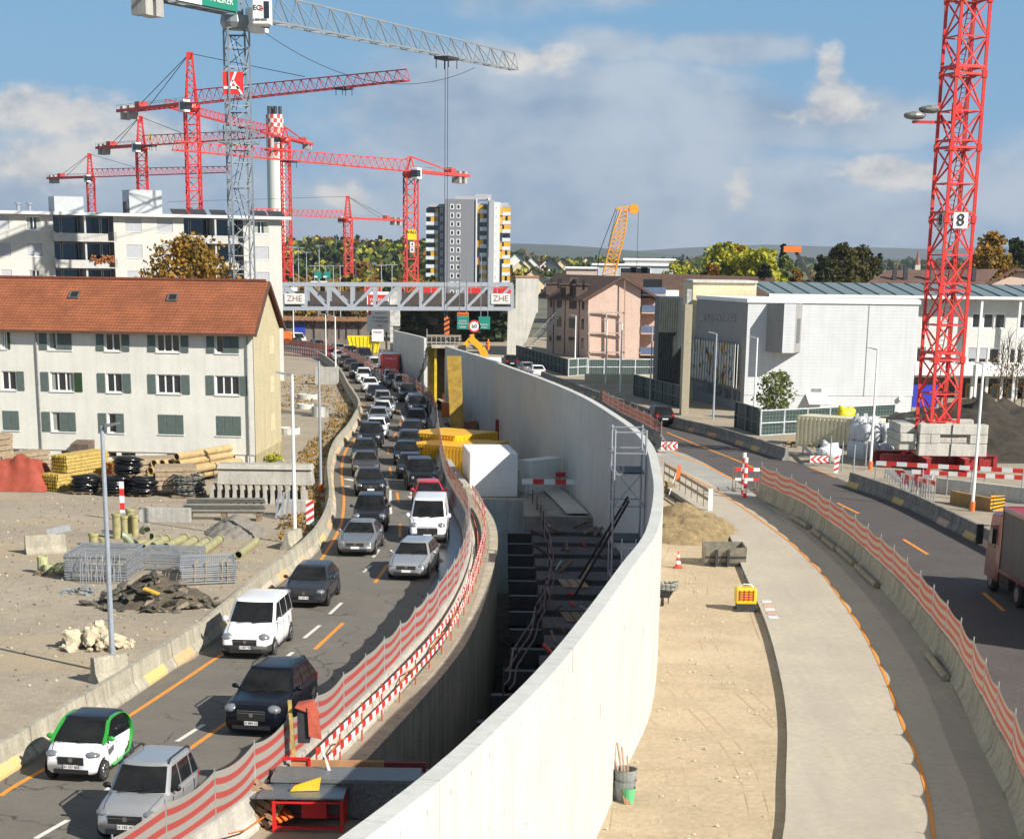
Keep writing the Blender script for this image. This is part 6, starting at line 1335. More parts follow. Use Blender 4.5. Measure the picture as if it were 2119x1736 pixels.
def crane(label,D,slew,tip,tail,w,mat,apex=None,jh=1.6,tie=None,cab=1,z0=0,zcw=True,leg=None,br=None,panel=None,signs=(),taillen=None,trolley=None,hook=None,jchord=None,cw=2,foot=None):
 D *= KY; s = vy(slew,D); z = s.z; c = Vector((s.x,D,0)); T = gz(tip,z) if tip else None; d = Vector((T.x-c.x,T.y-c.y,0)); L = d.length; d.normalize(); side = Vector((d.y,-d.x,0))
 t = thing('tower_crane',(c.x,c.y,z0),label,'crane','tower cranes on the site'); leg = leg or .22; br = br or .11
 m = MB(); mast(m,c,z0,z-1.2,w,leg,br,rot=.35,panel=panel or w*1.0); m.build('mast',mat,t)
 m = MB(); m.lathe((c.x,c.y,z-1.2),[(w*.62,0),(w*.75,.5),(w*.7,1.1)],'Z',14); m.build('slewing_ring',mat,t)
 m = MB(); h = jh if not apex else jh; truss(m,c+d*w*.4+Vector((0,0,z)),Vector((T.x,T.y,z)),w*.75,h,w*.5,h*.7,jchord or leg*.55,br*(.5 if D > 200 else 1.1),max(h*1.15,L/30)); m.build('jib',mat,t)
 if not taillen: r_ = ray(tail); r_ = r_.x/r_.y
 tl = taillen or min(46,max(12,(c.x-r_*c.y)/(d.x-r_*d.y)))
 e = c-d*tl; m = MB()
 for sg in (-1,1): m.bar(c+side*sg*w*.4+Vector((0,0,z+.1)),e+side*sg*w*.4+Vector((0,0,z+.1)),leg*1.1,h=leg*1.8)
 n = max(3,int(tl/1.8))
 for k in range(n+1): p = c.lerp(e,k/n)+Vector((0,0,z)); m.bar(p-side*w*.4,p+side*w*.4,br*1.3)
 cj = m.build('counter_jib',mat,t)
 m = MB()
 for k in range(n+1):
  for sg in (-1,1): p = c.lerp(e,k/n)+side*sg*w*.42+Vector((0,0,z)); m.bar(p,p+Vector((0,0,1.1)),.06)
 for sg in (-1,1): m.bar(c+side*sg*w*.42+Vector((0,0,z+1.1)),e+side*sg*w*.42+Vector((0,0,z+1.1)),.06)
 m.build('railing',galv,cj)
 q = c.lerp(e,.9)
 for k in range(cw):
  m = MB(); p = c.lerp(e,.93-.1*k); m.obox((p.x,p.y,z-1.5),1.0,w*.8,2.4,math.atan2(d.y,d.x)); m.build('counterweight',concrete,cj)
 m = MB(); p = c.lerp(e,.7); m.obox((p.x,p.y,z+.2),1.8,w*.8,1.2,math.atan2(d.y,d.x)); m.build('winch',mat if D > 210 else steel_dark,cj)
 cc = c+side*(w*.5+.75)*cab+d*.9; m = MB(); m.obox((cc.x,cc.y,z-1.5),1.8,1.4,2.1,math.atan2(d.y,d.x)); ca = m.build('cab',white_p,t,bevel=.08)
 m = MB(); c2 = cc+d*.3; m.obox((c2.x,c2.y,z-1.1),1.3,1.46,1.3,math.atan2(d.y,d.x)); m.build('pane',glass,ca)
 if apex:
  A = vy(apex,D); m = MB(); a4 = [c+Matrix.Rotation(.35,3,'Z') @ Vector((dx*w*.4,dy*w*.4,0))+Vector((0,0,z)) for dx,dy in ((-1,-1),(1,-1),(1,1),(-1,1))]; top = Vector((c.x,c.y,A.z)); tw = w*.18
  b4 = [top+Vector((dx*tw,dy*tw,0)) for dx,dy in ((-1,-1),(1,-1),(1,1),(-1,1))]
  for p,q in zip(a4,b4): m.bar(p,q,leg)
  nn = 7
  for i in range(nn):
   for k in range(4):
    p0 = a4[k].lerp(b4[k],i/nn); q1 = a4[(k+1)%4].lerp(b4[(k+1)%4],(i+1)/nn); m.bar(p0,q1,br)
  m.obox((top.x,top.y,top.z-1),tw*2.6,tw*2.6,1.2); m.build('tower_head',mat,t)
  m = MB();
  for f in ((.78,.6)): m.bar(top,c.lerp(e,f)+Vector((0,0,z+.3)),.09)
  if tie: tp = (gz(tie,z+h)-Vector((c.x,c.y,z+h))); k = tp.xy.length; m.bar(top,c+d*k+Vector((0,0,z+h)),.1)
  m.build('tie_bars',steel_dark,t)
 else:
  m = MB(); top = c+Vector((0,0,z+jh*1.35));
  for p in (c+d*w+Vector((0,0,z+jh)),c.lerp(e,.85)+Vector((0,0,z+.4))): m.bar(top,p,leg*.8)
  for sg in (-1,1): m.bar(c+side*sg*w*.4+Vector((0,0,z)),top,leg)
  m.build('tower_head',mat,t)
 if trolley:
  tq = gz(trolley,z-.4); k = (tq.xy-c.xy).length; p = c+d*k+Vector((0,0,z-.35)); m = MB(); m.obox(p,2.4,w*.9,.3,math.atan2(d.y,d.x));
  for q in (-.9,.9):
   for s_ in (-.4,.4): m.bar(p+d*q+side*s_*w,p+d*q+side*s_*w-Vector((0,0,.9)),.1)
  tr = m.build('trolley',steel_dark,t)
  if hook:
   zh = hook; m = MB()
   for q in (-.28,.28): m.tube(p+d*q,Vector((p.x+d.x*q,p.y+d.y*q,zh)),.035,5)
   m.build('hoist_rope',steel_dark,tr); m = MB(); m.obox((p.x,p.y,zh-.8),.7,.4,.9); m.build('hook_block',yellow_p,tr)
 return t,c,z,d,side
t1 = crane('tall red tower crane with long upward seeming jib behind the white apartment block',190,(396,217),(842,168),(250,214),2.3,crane_red,apex=(390,112),jh=2.3,tie=(671,164),leg=.3,br=.14,trolley=(660,184))
crane('second red tower crane from the left above the apartment roof',245,(292,303),(552,286),(205,305),2.2,crane_red,apex=(289,243),jh=2.2,tie=(427,281),leg=.32,br=.15,trolley=(328,308),hook=40)
crane('smallest red tower crane, leftmost above the apartment roof',330,(187,368),(477,358),(102,371),2.2,crane_red,apex=(187,320),jh=2.4,tie=(345,355),leg=.36,br=.17)
crane('red flat top crane standing directly in front of the white chimney',280,(590,287),(343,222),(641,291),2.2,crane_red,jh=2.1,leg=.34,br=.16,trolley=(540,268))
t5 = crane('red flat top crane with yellow sign and 4 A panels left of the tower block',210,(850,356),(362,312),(964,366),2.3,crane_far,jh=2.1,leg=.32,br=.15,cab=-1,trolley=(609,338))
crane('distant red tower crane with black jib sign left of the yellow sign crane',330,(720,453),(521,444),(832,455),2.3,crane_far,apex=(720,408),jh=2.2,tie=(640,449),leg=.36,br=.17)
tg,cg,zg,dg_,sg_ = crane('nearest grey tower crane with red square sign in front of the apartment block',100,(488,33),(1065,146),None,2.0,crane_grey,jh=2.6,leg=.16,br=.075,panel=1.7,taillen=14.5,trolley=(932,126),hook=1.5,jchord=.15,cw=2)
def crane_signs():
 c = cg; m = MB(); E_ = c.y-1.2; a = vy(('A',1644,700),E_); b = vy(('A',1790,535),E_); m.box(a.x,b.x,E_-.05,E_+.02,a.z,b.z); o = m.build('sign_board',flat('sign_red',(.68,.03,.025),.5),tg)
 m = MB()
 for (x0,y0),(x1,y1) in (((1735,535),(1690,655)),((1712,595),(1783,700)),((1648,650),(1762,655))): m.bar(vy(('A',x0,y0),E_),vy(('A',x1,y1),E_),.02,h=.24,up=(0,1,0)) if False else m.hexa([vy(('A',x0,y0),E_-.08)+Vector(q) for q in ((-.1,-.02,0),(.12,-.02,0),(.12,.02,0),(-.1,.02,0))]+[vy(('A',x1,y1),E_-.08)+Vector(q) for q in ((-.1,-.02,.0),(.12,-.02,.0),(.12,.02,.0),(-.1,.02,.0))]) if abs(y1-y0) > 20 else m.box(vy(('A',x0,y0),E_-.08).x,vy(('A',x1,y0),E_-.08).x,E_-.1,E_-.06,vy(('A',x0,y0),E_-.08).z-.12,vy(('A',x0,y0),E_-.08).z+.12)
 m.build('emblem',white_p,o)
 z = vy(('A',1710,335),100).z; m = MB();
 for dz in (0,1.0):
  for (x0,y0),(x1,y1) in (((-1.7,-1.7),(1.7,-1.7)),((1.7,-1.7),(1.7,1.7)),((1.7,1.7),(-1.7,1.7)),((-1.7,1.7),(-1.7,-1.7))): m.bar((c.x+x0,c.y+y0,z+dz),(c.x+x1,c.y+y1,z+dz),.12)
 for x0,y0 in ((-1.7,-1.7),(0,-1.7),(1.7,-1.7),(1.7,1.7),(-1.7,1.7),(-1,-1.7),(1,-1.7)): m.bar((c.x+x0,c.y+y0,z),(c.x+x0,c.y+y0,z+1.7),.1)
 m.build('climbing_platform',crane_grey,tg)
 m = MB()
 for k in range(9):
  zz = 3+k*3.4; s = 1 if k % 2 else -1
  for q in (-.2,.2): m.bar((c.x+q-.4*s,c.y,zz),(c.x+q+.4*s,c.y,zz+3.2),.06)
  m.box(c.x-.8,c.x+.8,c.y-.5,c.y+.5,zz+3.15,zz+3.2)
 m.build('ladder',steel_dark,tg)
 f0 = c-dg_*1.2-sg_*1.05 if (c-sg_).y < (c+sg_).y else c-dg_*1.2+sg_*1.05; f1 = f0-dg_*5.2; f2 = f0-dg_*8.8
 def board(p,q,z0,z1,mt,nm): m = MB(); m.hexa([(p.x,p.y,z0),(q.x,q.y,z0),(q.x+.05,q.y+.05,z0),(p.x+.05,p.y+.05,z0),(p.x,p.y,z1),(q.x,q.y,z1),(q.x+.05,q.y+.05,z1),(p.x+.05,p.y+.05,z1)]); return m.build(nm,mt,tg)
 bg = board(f1,f0,zg+.1,zg+1.9,flat('board_green',(.01,.2,.13),.5),'jib_board'); right = (f0-f1).normalized(); nrm = right.cross(Vector((0,0,1)))
 text_mesh('ANLIKER',.85,f1.lerp(f0,.55)+Vector((0,0,zg+.85))+nrm*.06,right,(0,0,1),white_p,parent=tg)
 board(f1.lerp(f0,.0),f1.lerp(f0,.2),zg+.2,zg+1.8,flat('sign_red',(.68,.03,.025)),'emblem_board') if False else None
 board(f2,f1-dg_*.1,zg+.1,zg+1.3,white_p,'jib_board'); text_mesh('LIEBHERR',.62,f2.lerp(f1,.5)+Vector((0,0,zg+.7))+nrm*.06,right,(0,0,1),black,parent=tg)
 E_ = c.y-2.6; p0 = vy(('A',1875,10),E_); p1 = vy(('A',1985,185),E_); m = MB(); m.box(p0.x-.25,p1.x+.05,E_,E_+1.9,p1.z,p0.z+.6); ca = m.build('operator_cab',white_p,tg,bevel=.12)
 w0 = vy(('A',1945,140),E_); w1 = vy(('A',1982,15),E_); m = MB(); m.box(w0.x,w1.x,E_-.03,E_+.02,w0.z,w1.z); m.build('pane',glass,ca)
 text_mesh('EC-',.62,vy(('A',1902,62),E_-.04),(1,0,0),(0,0,1),black,parent=ca); text_mesh('B',.62,vy(('A',1925,68),E_-.04),(1,0,0),(0,0,1),red_p,parent=ca); text_mesh('LIEBHERR',.3,vy(('A',1918,150),E_-.04),(1,0,0),(0,0,1),black,parent=ca)
 a = vy(('B',30,200),c.y); b = c+dg_*(gz(('B',1460,470),zg)-c).xy.length; pts = []
 for k in range(25): f = k/24; p = Vector((a.x,a.y,a.z)).lerp(Vector((b.x,b.y,zg-.6)),f); p.z -= 4*f*(1-f)*3.2; pts.append(p)
 m = MB(); m.path(pts,.03,4); m.build('sagging_cable',steel_dark,tg)
 tt,c5 = t5[0],t5[1]
 a = vy(('F',1148,445),c5.y-1.6); b = vy(('F',1214,372),c5.y-1.6); m = MB(); m.box(a.x,b.x,a.y-.1,a.y,a.z,b.z); ys = m.build('yellow_sign',flat('sign_yellow',(.8,.6,.02),.5),tt); text_mesh('WALO',.85,Vector(((a.x+b.x)/2,a.y-.15,b.z-.5)),(1,0,0),(0,0,1),black,parent=ys)
 for ch,y0,y1 in (('4',462,498),('A',503,540)):
  a = vy(('F',1166,y1),c5.y-1.6); b = vy(('F',1199,y0),c5.y-1.6); m = MB(); m.box(a.x,b.x,a.y-.1,a.y,a.z,b.z); pn = m.build('number_panel',white_p,tt); text_mesh(ch,(b.z-a.z)*1.0,(a+b)/2+Vector((0,-.14,0)),(1,0,0),(0,0,1),black,parent=pn)
crane_signs()
def crane_eight():
 c = Vector((29.6,70.6*KY,0)); D = c.y; t = thing('tower_crane',(c.x,c.y,.9),'big red lattice crane mast with number 8 panels on concrete ballast at the right','crane','tower cranes on the site'); w = 2.05; rot = .28; z0 = 2.7; z1 = 47
 m = MB(); a = [c+Matrix.Rotation(rot,3,'Z') @ Vector((dx*w/2,dy*w/2,0)) for dx,dy in ((-1,-1),(1,-1),(1,1),(-1,1))]
 sec = 4.6
 for p in a: m.bar((p.x,p.y,z0),(p.x,p.y,z1),.2)
 z = z0; i = 0
 while z < z1-.1:
  for k in range(4):
   p,q = a[k],a[(k+1) % 4]
   m.bar((p.x,p.y,z),(q.x,q.y,z),.14); m.bar((p.x,p.y,z+.0),(q.x,q.y,z+sec/2),.1) if k % 2 == 0 else m.bar((q.x,q.y,z),(p.x,p.y,z+sec/2),.1)
   m.bar((q.x,q.y,z+sec/2),(p.x,p.y,z+sec),.1) if k % 2 == 0 else m.bar((p.x,p.y,z+sec/2),(q.x,q.y,z+sec),.1); m.bar((q.x,q.y,z),(p.x,p.y,z+sec/2),.09); m.bar((p.x,p.y,z+sec/2),(q.x,q.y,z+sec/2),.09); m.bar((p.x,p.y,z+sec/2),(q.x,q.y,z+sec),.09)
   m.bar((p.x,p.y,z+.45),(q.x,q.y,z+.45),.18 if i % 2 else .1)
   m.box(p.x-.16,p.x+.16,p.y-.16,p.y+.16,z-.22,z+.22)
  z += sec; i += 1
 m.build('mast',crane_red,t)
 m = MB(); z = z0
 while z < z1-4:
  d = Vector((.35,.2,0));
  for q in (-.2,.2): m.bar((c.x-.3+q,c.y,z),(c.x+.25+q,c.y,z+4.4),.06)
  for k in range(14): f = k/14; m.bar((c.x-.5+.55*f,c.y,z+4.4*f),(c.x-.1+.55*f,c.y,z+4.4*f),.04)
  m.box(c.x-.75,c.x+.75,c.y-.6,c.y+.6,z+4.4,z+4.45); z += 4.6
 for dx in (.25,.38,.5): m.tube((c.x+dx,c.y-.3,z0),(c.x+dx-.1,c.y-.3,z1),.03,5)
 m.build('ladder',M('ladder_red',(.4,.05,.04),.6),t)
 for (x0,y0,x1,y1) in ((1593,1690,1708,1573),):
  A = vy(('D',1593,1690),D-1.35); B = vy(('D',1708,1573),D-1.35); m = MB(); m.box(A.x,B.x,D-1.36,D-1.3,A.z,B.z); o = m.build('number_panel',white_p,t); text_mesh('8',1.1,(A+B)/2+Vector((0,-.06,0)),(1,0,0),(0,0,1),black,parent=o)
 A = vy(('D',1490,1690),D-1.0); B = vy(('D',1530,1573),D-1.0); d = Vector((-.28,.96,0)); m = MB(); p = a[0]+Vector((-.12,0,0)); q = p+Vector((-.25,1.2,0)); m.poly([(q.x,q.y,A.z),(p.x,p.y,A.z),(p.x,p.y,B.z),(q.x,q.y,B.z)]); o = m.build('number_panel',M('panel_shade',(.6,.6,.6),.6),t); text_mesh('8',1.0,(p+q)/2+Vector((-.03,-.03,(A.z+B.z)/2)),(p-q),(0,0,1),black,parent=o)
 p = vy(('D',1560,905),D-.4); m = MB(); m.box(p.x-2.4,p.x+.4,D-.6,D-.3,p.z-.12,p.z+.05); m.box(p.x+.2,p.x+.75,D-.8,D-.2,p.z+.1,p.z+1.2); ar = m.build('lamp_arm',crane_red,t)
 for k,(dx,dz) in enumerate(((-1.6,.5),(-2.6,.1))):
  m = MB(); q = Vector((p.x+dx,D-.6,p.z+dz)); rows = []
  m.blob((q.x+.3,q.y,q.z+.25),(.75),.5,.26,k,.1,12,8); m.build('floodlight',M('floodlight_shell',(.2,.21,.2),.5,.3,var=.1),ar)
 m = MB()
 for (x0,y0,x1,y1) in ((-3.9,-1.2,3.9,-1.2),(-3.9,1.4,3.9,1.4),(-1.3,-3.9,-1.3,3.9),(1.3,-3.9,1.3,3.9)):
  p = c+Vector((x0,y0,.05)); q = c+Vector((x1,y1,.05)); m.bar(p+Vector((0,0,.42)),q+Vector((0,0,.42)),.08,h=.8); m.bar(p+Vector((0,0,.84)),q+Vector((0,0,.84)),.5,h=.06); m.bar(p+Vector((0,0,.04)),q+Vector((0,0,.04)),.5,h=.06)
  for k in range(9): s = p.lerp(q,k/8); m.box(s.x-.14,s.x+.14,s.y-.14,s.y+.14,.1,.86)
 m.build('base_frame',M('beam_red',(.32,.02,.02),.5,var=.2),t)
 def blk(x0,x1,y0,y1,zz0,zz1): m = MB(); m.box(c.x+x0,c.x+x1,c.y+y0,c.y+y1,zz0,zz1); m.build('ballast_block',M('ballast_concrete',(.5,.49,.44),.9,var=.08,scale=1,streak=.25),t,bevel=.04)
 for zz,hh in ((.95,.85),(2.42,.68)):
  blk(-1.75,2.9,-2.7,-1.7,zz,zz+hh-.02); blk(-1.75,2.9,1.5,2.5,zz,zz+hh-.02)
 blk(-1.75,-.1-.0,-2.7,-1.7,1.8+.0,2.4) if False else None
 for x0,x1 in ((-1.75,-1.0),(-.98,-.35),(1.7,2.25),(2.27,2.9)): blk(x0,x1,-2.7,-1.7,1.81,2.4)
 blk(-3.0,-1.9,-2.2,2.2,1.3,1.85); blk(-3.0,-1.9,-2.4,2.4,1.87,2.4); blk(-2.95,-1.95,-1.9,2.0,2.42,3.0)
 m = MB(); m.tube((c.x+.4,c.y-2.75,.7),(c.x+.45,c.y-2.75,3.1),.03,6); m.build('chain',steel_dark,t)
crane_eight()
def crawler_crane():
 D = 205*KY; a = vy(('G',780,425),D); b = vy(('C',890,1555),D); t = thing('crawler_crane',(a.x-3,D,0),'orange yellow lattice boom crane rising behind the pink house','crane'); m = MB(); or_ = M('boom_orange',(.75,.33,.02),.5,var=.1)
 lo = a+(a-b)*.55; d = (b-lo).normalized(); s = d.cross(Vector((0,1,0))).normalized(); y = Vector((0,1,0)); n = 22; pr = None
 for i in range(n+1):
  f = i/n; c = lo.lerp(b,f); w = 1.15*min(1,.3+f*3)*(1 if f < .8 else 1-(f-.8)*2.2); pts = [c-s*w-y*w,c+s*w-y*w,c+s*w+y*w,c-s*w+y*w]
  if pr:
   for k in range(4): m.bar(pr[k],pts[k],.2); m.bar(pr[k],pts[(k+1)%4],.11); m.bar(pts[k],pts[(k+1)%4],.11)
  pr = pts
 m.build('boom',or_,t); top = b
 m = MB(); m.lathe((top.x+1.9,D,top.z+.3),[(.95,-.4),(.95,.4)],'Y',18); m.bar(top,top+Vector((1.9,0,.3)),.5); m.bar(top+Vector((-1.6,0,.4)),top+Vector((1.9,0,.9)),.25); m.bar(top,top+Vector((-1.6,0,.4)),.3); m.build('boom_head',or_,t)
 m = MB(); m.path([top+Vector((-1.6,0,.4)),vy(('G',705,280),D+2),vy(('G',690,450),D+3)],.07,5); m.path([top+Vector((-1.3,0,.4)),vy(('G',770,235),D)],.05,4); m.path([top+Vector((2.8,0,0)),Vector((top.x+2.8,D,6))],.045,4); m.build('cables',steel_dark,t)
 m = MB(); m.box(lo.x-5,lo.x+2,D-2,D+2,1.2,4.0); m.box(lo.x-4,lo.x+3,D-2.6,D-1.4,0,1.2); m.box(lo.x-4,lo.x+3,D+1.4,D+2.6,0,1.2); m.build('superstructure',or_,t,bevel=.1)
crawler_crane()
def telehandler():
 D = 150*KY; a = vy(('H',500,390),D); b = vy(('H',430,262),D); t = thing('lifting_platform',(a.x+1,D,0),'black telescopic boom with orange platform rising between the trees on the right','lift'); m = MB(); lo = a+(a-b)*.9; lo.z = max(lo.z,1); m.bar(lo,b,.45); m.build('boom',steel_dark,t)
 p = vy(('H',405,250),D); m = MB(); m.box(p.x-1.2,p.x+1.3,D-.5,D+.5,p.z-.45,p.z+.4); m.build('platform',orange_p,t)
telehandler()
# ------------------------------------------------------------------ hills, woods, far houses, trees
def leafmat(name,col,col2,scale=.5):
 m = M(name,col,.75,var=.3,scale=scale,fine=.15,col2=col2); nt,N,L = nodes_of(m); b = nt.nodes['Principled BSDF']; b.inputs['Specular IOR Level'].default_value = .2
 tl = N('ShaderNodeBsdfTranslucent'); L(b.inputs['Base Color'].links[0].from_socket,tl.inputs[0]); mx = N('ShaderNodeMixShader'); mx.inputs[0].default_value = .3; L(b.outputs[0],mx.inputs[1]); L(tl.outputs[0],mx.inputs[2]); L(mx.outputs[0],nt.nodes['Material Output'].inputs[0]); return m
LF = dict(green=leafmat('leaves_green',(.1,.13,.03),(.04,.065,.015)),dark=leafmat('leaves_dark',(.045,.06,.02),(.015,.028,.01)),yellow=leafmat('leaves_yellow',(.85,.6,.03),(.16,.19,.03)),ygreen=leafmat('leaves_yellow_green',(.55,.5,.06),(.2,.24,.03)),
   rust=leafmat('leaves_rust',(.3,.13,.025),(.12,.075,.02)),olive=leafmat('leaves_olive',(.42,.22,.03),(.13,.1,.025)),fir=leafmat('leaves_fir',(.02,.035,.02),(.01,.018,.01)),round=leafmat('leaves_round',(.12,.1,.03),(.04,.05,.015)),fresh=leafmat('leaves_fresh',(.2,.23,.07),(.08,.12,.03)))
bark = M('bark',(.1,.075,.05),.9,var=.25,scale=3)
GL = random.Random(11)
def leafcloud(m,c,r,n,s,rz=1.0,flat_=.0):
 for _ in range(n):
  d = Vector((GL.gauss(0,1),GL.gauss(0,1),GL.gauss(0,1))).normalized()*(GL.random()**.4)*r; p = c+Vector((d.x,d.y,d.z*rz)); a = Vector((GL.uniform(-1,1),GL.uniform(-1,1),GL.uniform(-.6,1))).normalized(); b = a.cross(Vector((GL.uniform(-1,1),GL.uniform(-1,1),GL.uniform(-1,1)))).normalized(); k = s*GL.uniform(.6,1.3)
  m.poly([p-a*k*.6-b*k*.4,p+a*k*.5-b*k*.5,p+a*k*.6+b*k*.45,p-a*k*.45+b*k*.5])
def tree(x,y,h,w,kind,label,n=1600,leaf=.35,group=None,z=0,conifer=False,trunk=.3,lobes=26):
 t = thing('tree',(x,y,z),label,'tree',group); c = Vector((x,y,z)); base = h*trunk; m = MB(); pts = [c]
 for k in range(1,6): pts.append(c+Vector((GL.uniform(-.03,.03)*h,GL.uniform(-.03,.03)*h,h*.8*k/5)))
 for k in range(5): m.tube(pts[k],pts[k+1],h*.028*(1-k*.17),7,r2=h*.028*(1-(k+1)*.17),caps=False)
 cl = []
 for k in range(lobes):
  f = (k+.5)/lobes; zz = base+(h-base)*f; prof = (1-f)**.9 if conifer else math.sin(math.pi*min(1,.12+f*.84))**.6; a = k*2.4+GL.uniform(-.4,.4); rr = w*.5*prof*GL.uniform(.25,.85); q = c+Vector((math.cos(a)*rr,math.sin(a)*rr,zz)); cl.append((q,w*.2*GL.uniform(.7,1.25)*(.45+.55*prof)))
  if k % 2 == 0: m.tube(pts[min(4,max(1,int(f*4)))],q,h*.009,4,r2=h*.003,caps=False)
 m.build('trunk',bark,t); m = MB()
 for q,r in cl: leafcloud(m,q,r,n//lobes,leaf,.8)
 m.build('crown',LF[kind],t); return t
def tpx(p,ptop,D,wpx,kind,label,**k):
 D *= KY; q = vy(ptop,D); w = wpx*D/FPX; tree(q.x,D,q.z,w,kind,label,**k)
tpx(None,('E',1375,465),84,235,'olive','broad olive and rust coloured autumn tree between the orange roof and the white apartment block',n=7500,leaf=.24,lobes=80,trunk=.2)
tpx(None,('G',1620,215),188,95,'ygreen','tall yellow green autumn tree, left one above the cream block',n=3200,leaf=.5,lobes=40,trunk=.15)
tpx(None,('G',1720,225),192,80,'yellow','golden yellow autumn tree in the middle above the cream block',n=3000,leaf=.5,lobes=36,trunk=.15)
tpx(None,('G',1840,270),186,90,'ygreen','pale yellow green tree right of the golden one',n=2600,leaf=.5,lobes=36,trunk=.15)
tpx(None,('H',210,262),184,95,'ygreen','yellow green tree left of the orange lifting platform',n=2600,leaf=.5,lobes=36,trunk=.15)
tpx(None,('H',380,310),186,60,'fresh','light green tree under the orange lifting platform',n=1500,leaf=.45,trunk=.15)
tpx(None,('G',1550,375),180,75,'rust','orange rust coloured low tree behind the long brown roof',n=2200,leaf=.4,trunk=.1)
tpx(None,('G',1280,372),182,95,'ygreen','low yellow green tree left of the rust coloured tree',n=1800,leaf=.42,trunk=.1)
tpx(None,('G',2065,218),215,45,'fir','dark conifer beside the orange lifting platform',n=1500,leaf=.6,conifer=True,trunk=.1)
tpx(None,('G',1930,362),176,62,'fir','dark green bushy tree behind the end of the cream block',n=1800,leaf=.4,trunk=.05)
tpx(None,('H',770,232),160,100,'round','dark olive round tree, left half of the big pair behind the school roof',n=4200,leaf=.42,lobes=50,trunk=.12)
tpx(None,('H',930,245),165,95,'round','dark olive round tree, right half of the big pair behind the school roof',n=3600,leaf=.42,lobes=46,trunk=.12)
tpx(None,('H',640,300),158,70,'dark','small dark tree at the left foot of the big olive pair',n=1600,leaf=.4,trunk=.1)
tpx(None,('H',1055,280),175,30,'fir','narrow dark conifer right of the big olive pair',n=900,leaf=.4,conifer=True,trunk=.1)
tpx(None,('H',450,410),170,60,'rust','low reddish brown tree below the lifting platform',n=1200,leaf=.4,trunk=.1)
tpx(None,('H',560,430),168,40,'rust','reddish bush left of the big olive pair',n=700,leaf=.4,trunk=.1)
tpx(None,('H',1900,145),150,105,'olive','large brown green autumn tree right of the crane mast',n=4400,leaf=.42,lobes=50,trunk=.12)
tpx(None,('H',2080,190),152,80,'dark','dark autumn tree at the right edge of the photo',n=2600,leaf=.42,lobes=36,trunk=.12)
tpx(None,('H',1620,330),170,55,'olive','small olive tree seen through the red crane mast',n=1200,leaf=.42,trunk=.1)
tpx(None,('H',290,1165),91,88,'fresh','small airy green tree in front of the white cube',n=1500,leaf=.17,lobes=30,trunk=.22)
def bare(x,y,h,label):
 t = thing('bare_tree',(x,y,0),label,'tree','bare young trees by the school'); m = MB(); c = Vector((x,y,0)); m.tube(c,c+Vector((.1,0,h)),.07,6,r2=.02)
 for k in range(26): f = .3+.65*k/26; a = k*2.4; p = c+Vector((.1*f,0,h*f)); q = p+Vector((math.cos(a)*h*.2*(1.1-f),math.sin(a)*h*.2*(1.1-f),h*.16)); m.tube(p,q,.03,4,r2=.01); m.tube(p.lerp(q,.6),p.lerp(q,.6)+Vector((GL.uniform(-.5,.5),0,.6)),.016,4)
 m.build('trunk',bark,t); m = MB(); leafcloud(m,c+Vector((0,0,h*.7)),h*.22,60,.12); m.build('crown',LF['rust'],t)
for px,lb in ((1925,'thin bare young tree left of the grey column by the school'),(1965,'second thin bare tree close to the right lamp post'),(2045,'bare forked young tree in front of the yellow frames'),(2100,'bare young tree at the right photo edge')):
 q = vy(('H',px,1390),162); bare(q.x,162,6.3+GL.random()*1.5,lb)
def hill(name,D,dep,x0,x1,zf,mat,n=60):
 D *= KY; dep *= KY; mb = MB(); rows = []
 for j in range(9):
  f = j/8; rows.append([(lerp(x0,x1,i/n),D+dep*f,-1+(zf(i/n)+1)*math.sin(math.pi*min(1,f*.62))**.8*(1+.08*noise.noise(Vector((i*.3,j*.5,D))))) for i in range(n+1)])
 mb.grid(rows); return ground(name,mb,mat,smooth=True),rows
green_field = M('far_meadow',(.09,.12,.045),.95,var=.25,scale=.01,fine=0)
gfar = M('city_ground',(.13,.13,.085),.95,var=.3,scale=.03); mb = MB(); mb.poly([(-3000,345,.05),(3000,345,.05),(3000,6000,.05),(-3000,6000,.05)]); ground('far_ground',mb,gfar)
hill('hill',420,700,-330,60,lambda f: 17*math.sin(math.pi*min(1,max(0,f*1.02)))**.5+1,green_field)
hill('hill',700,900,-60,620,lambda f: 15*math.sin(math.pi*f)**.6,green_field)
hill('far_ridge',2600,1500,-1600,2600,lambda f: 52+22*math.sin(f*7)+10*math.sin(f*19),M('ridge_forest',(.04,.055,.03),.95,var=.2,scale=.006,fine=0))
hill('far_ridge',4200,1800,-2600,3600,lambda f: 88+24*math.sin(f*9+1)+12*math.sin(f*23),M('ridge_forest',(.04,.055,.03)))
def woodland(name,label,spots,mats,seed,kind='stuff',cat='wood'):
 r = random.Random(seed); m = MB()
 for (x,y,z,h,w,k) in spots:
  con = k == 1
  for q in range(64):
   f = r.random(); rr = w*.5*((1-f) if con else math.sin(math.pi*min(1,.15+.8*f))**.6)*r.random()**.35; a = r.uniform(0,6.3); c = Vector((x+math.cos(a)*rr,y+math.sin(a)*rr,z+h*f)); s = h*r.uniform(.06,.13); u = Vector((r.uniform(-1,1),r.uniform(-1,1),r.uniform(-.7,1))).normalized()*s; v = u.cross(Vector((r.uniform(-1,1),r.uniform(-1,1),r.uniform(-1,1)))).normalized()*s; m.poly([c-u-v*.6,c+u*.8-v,c+u+v*.7,c-u*.7+v],k)
 o = m.build(name,mats); return tag(o,label,cat,kind=kind)
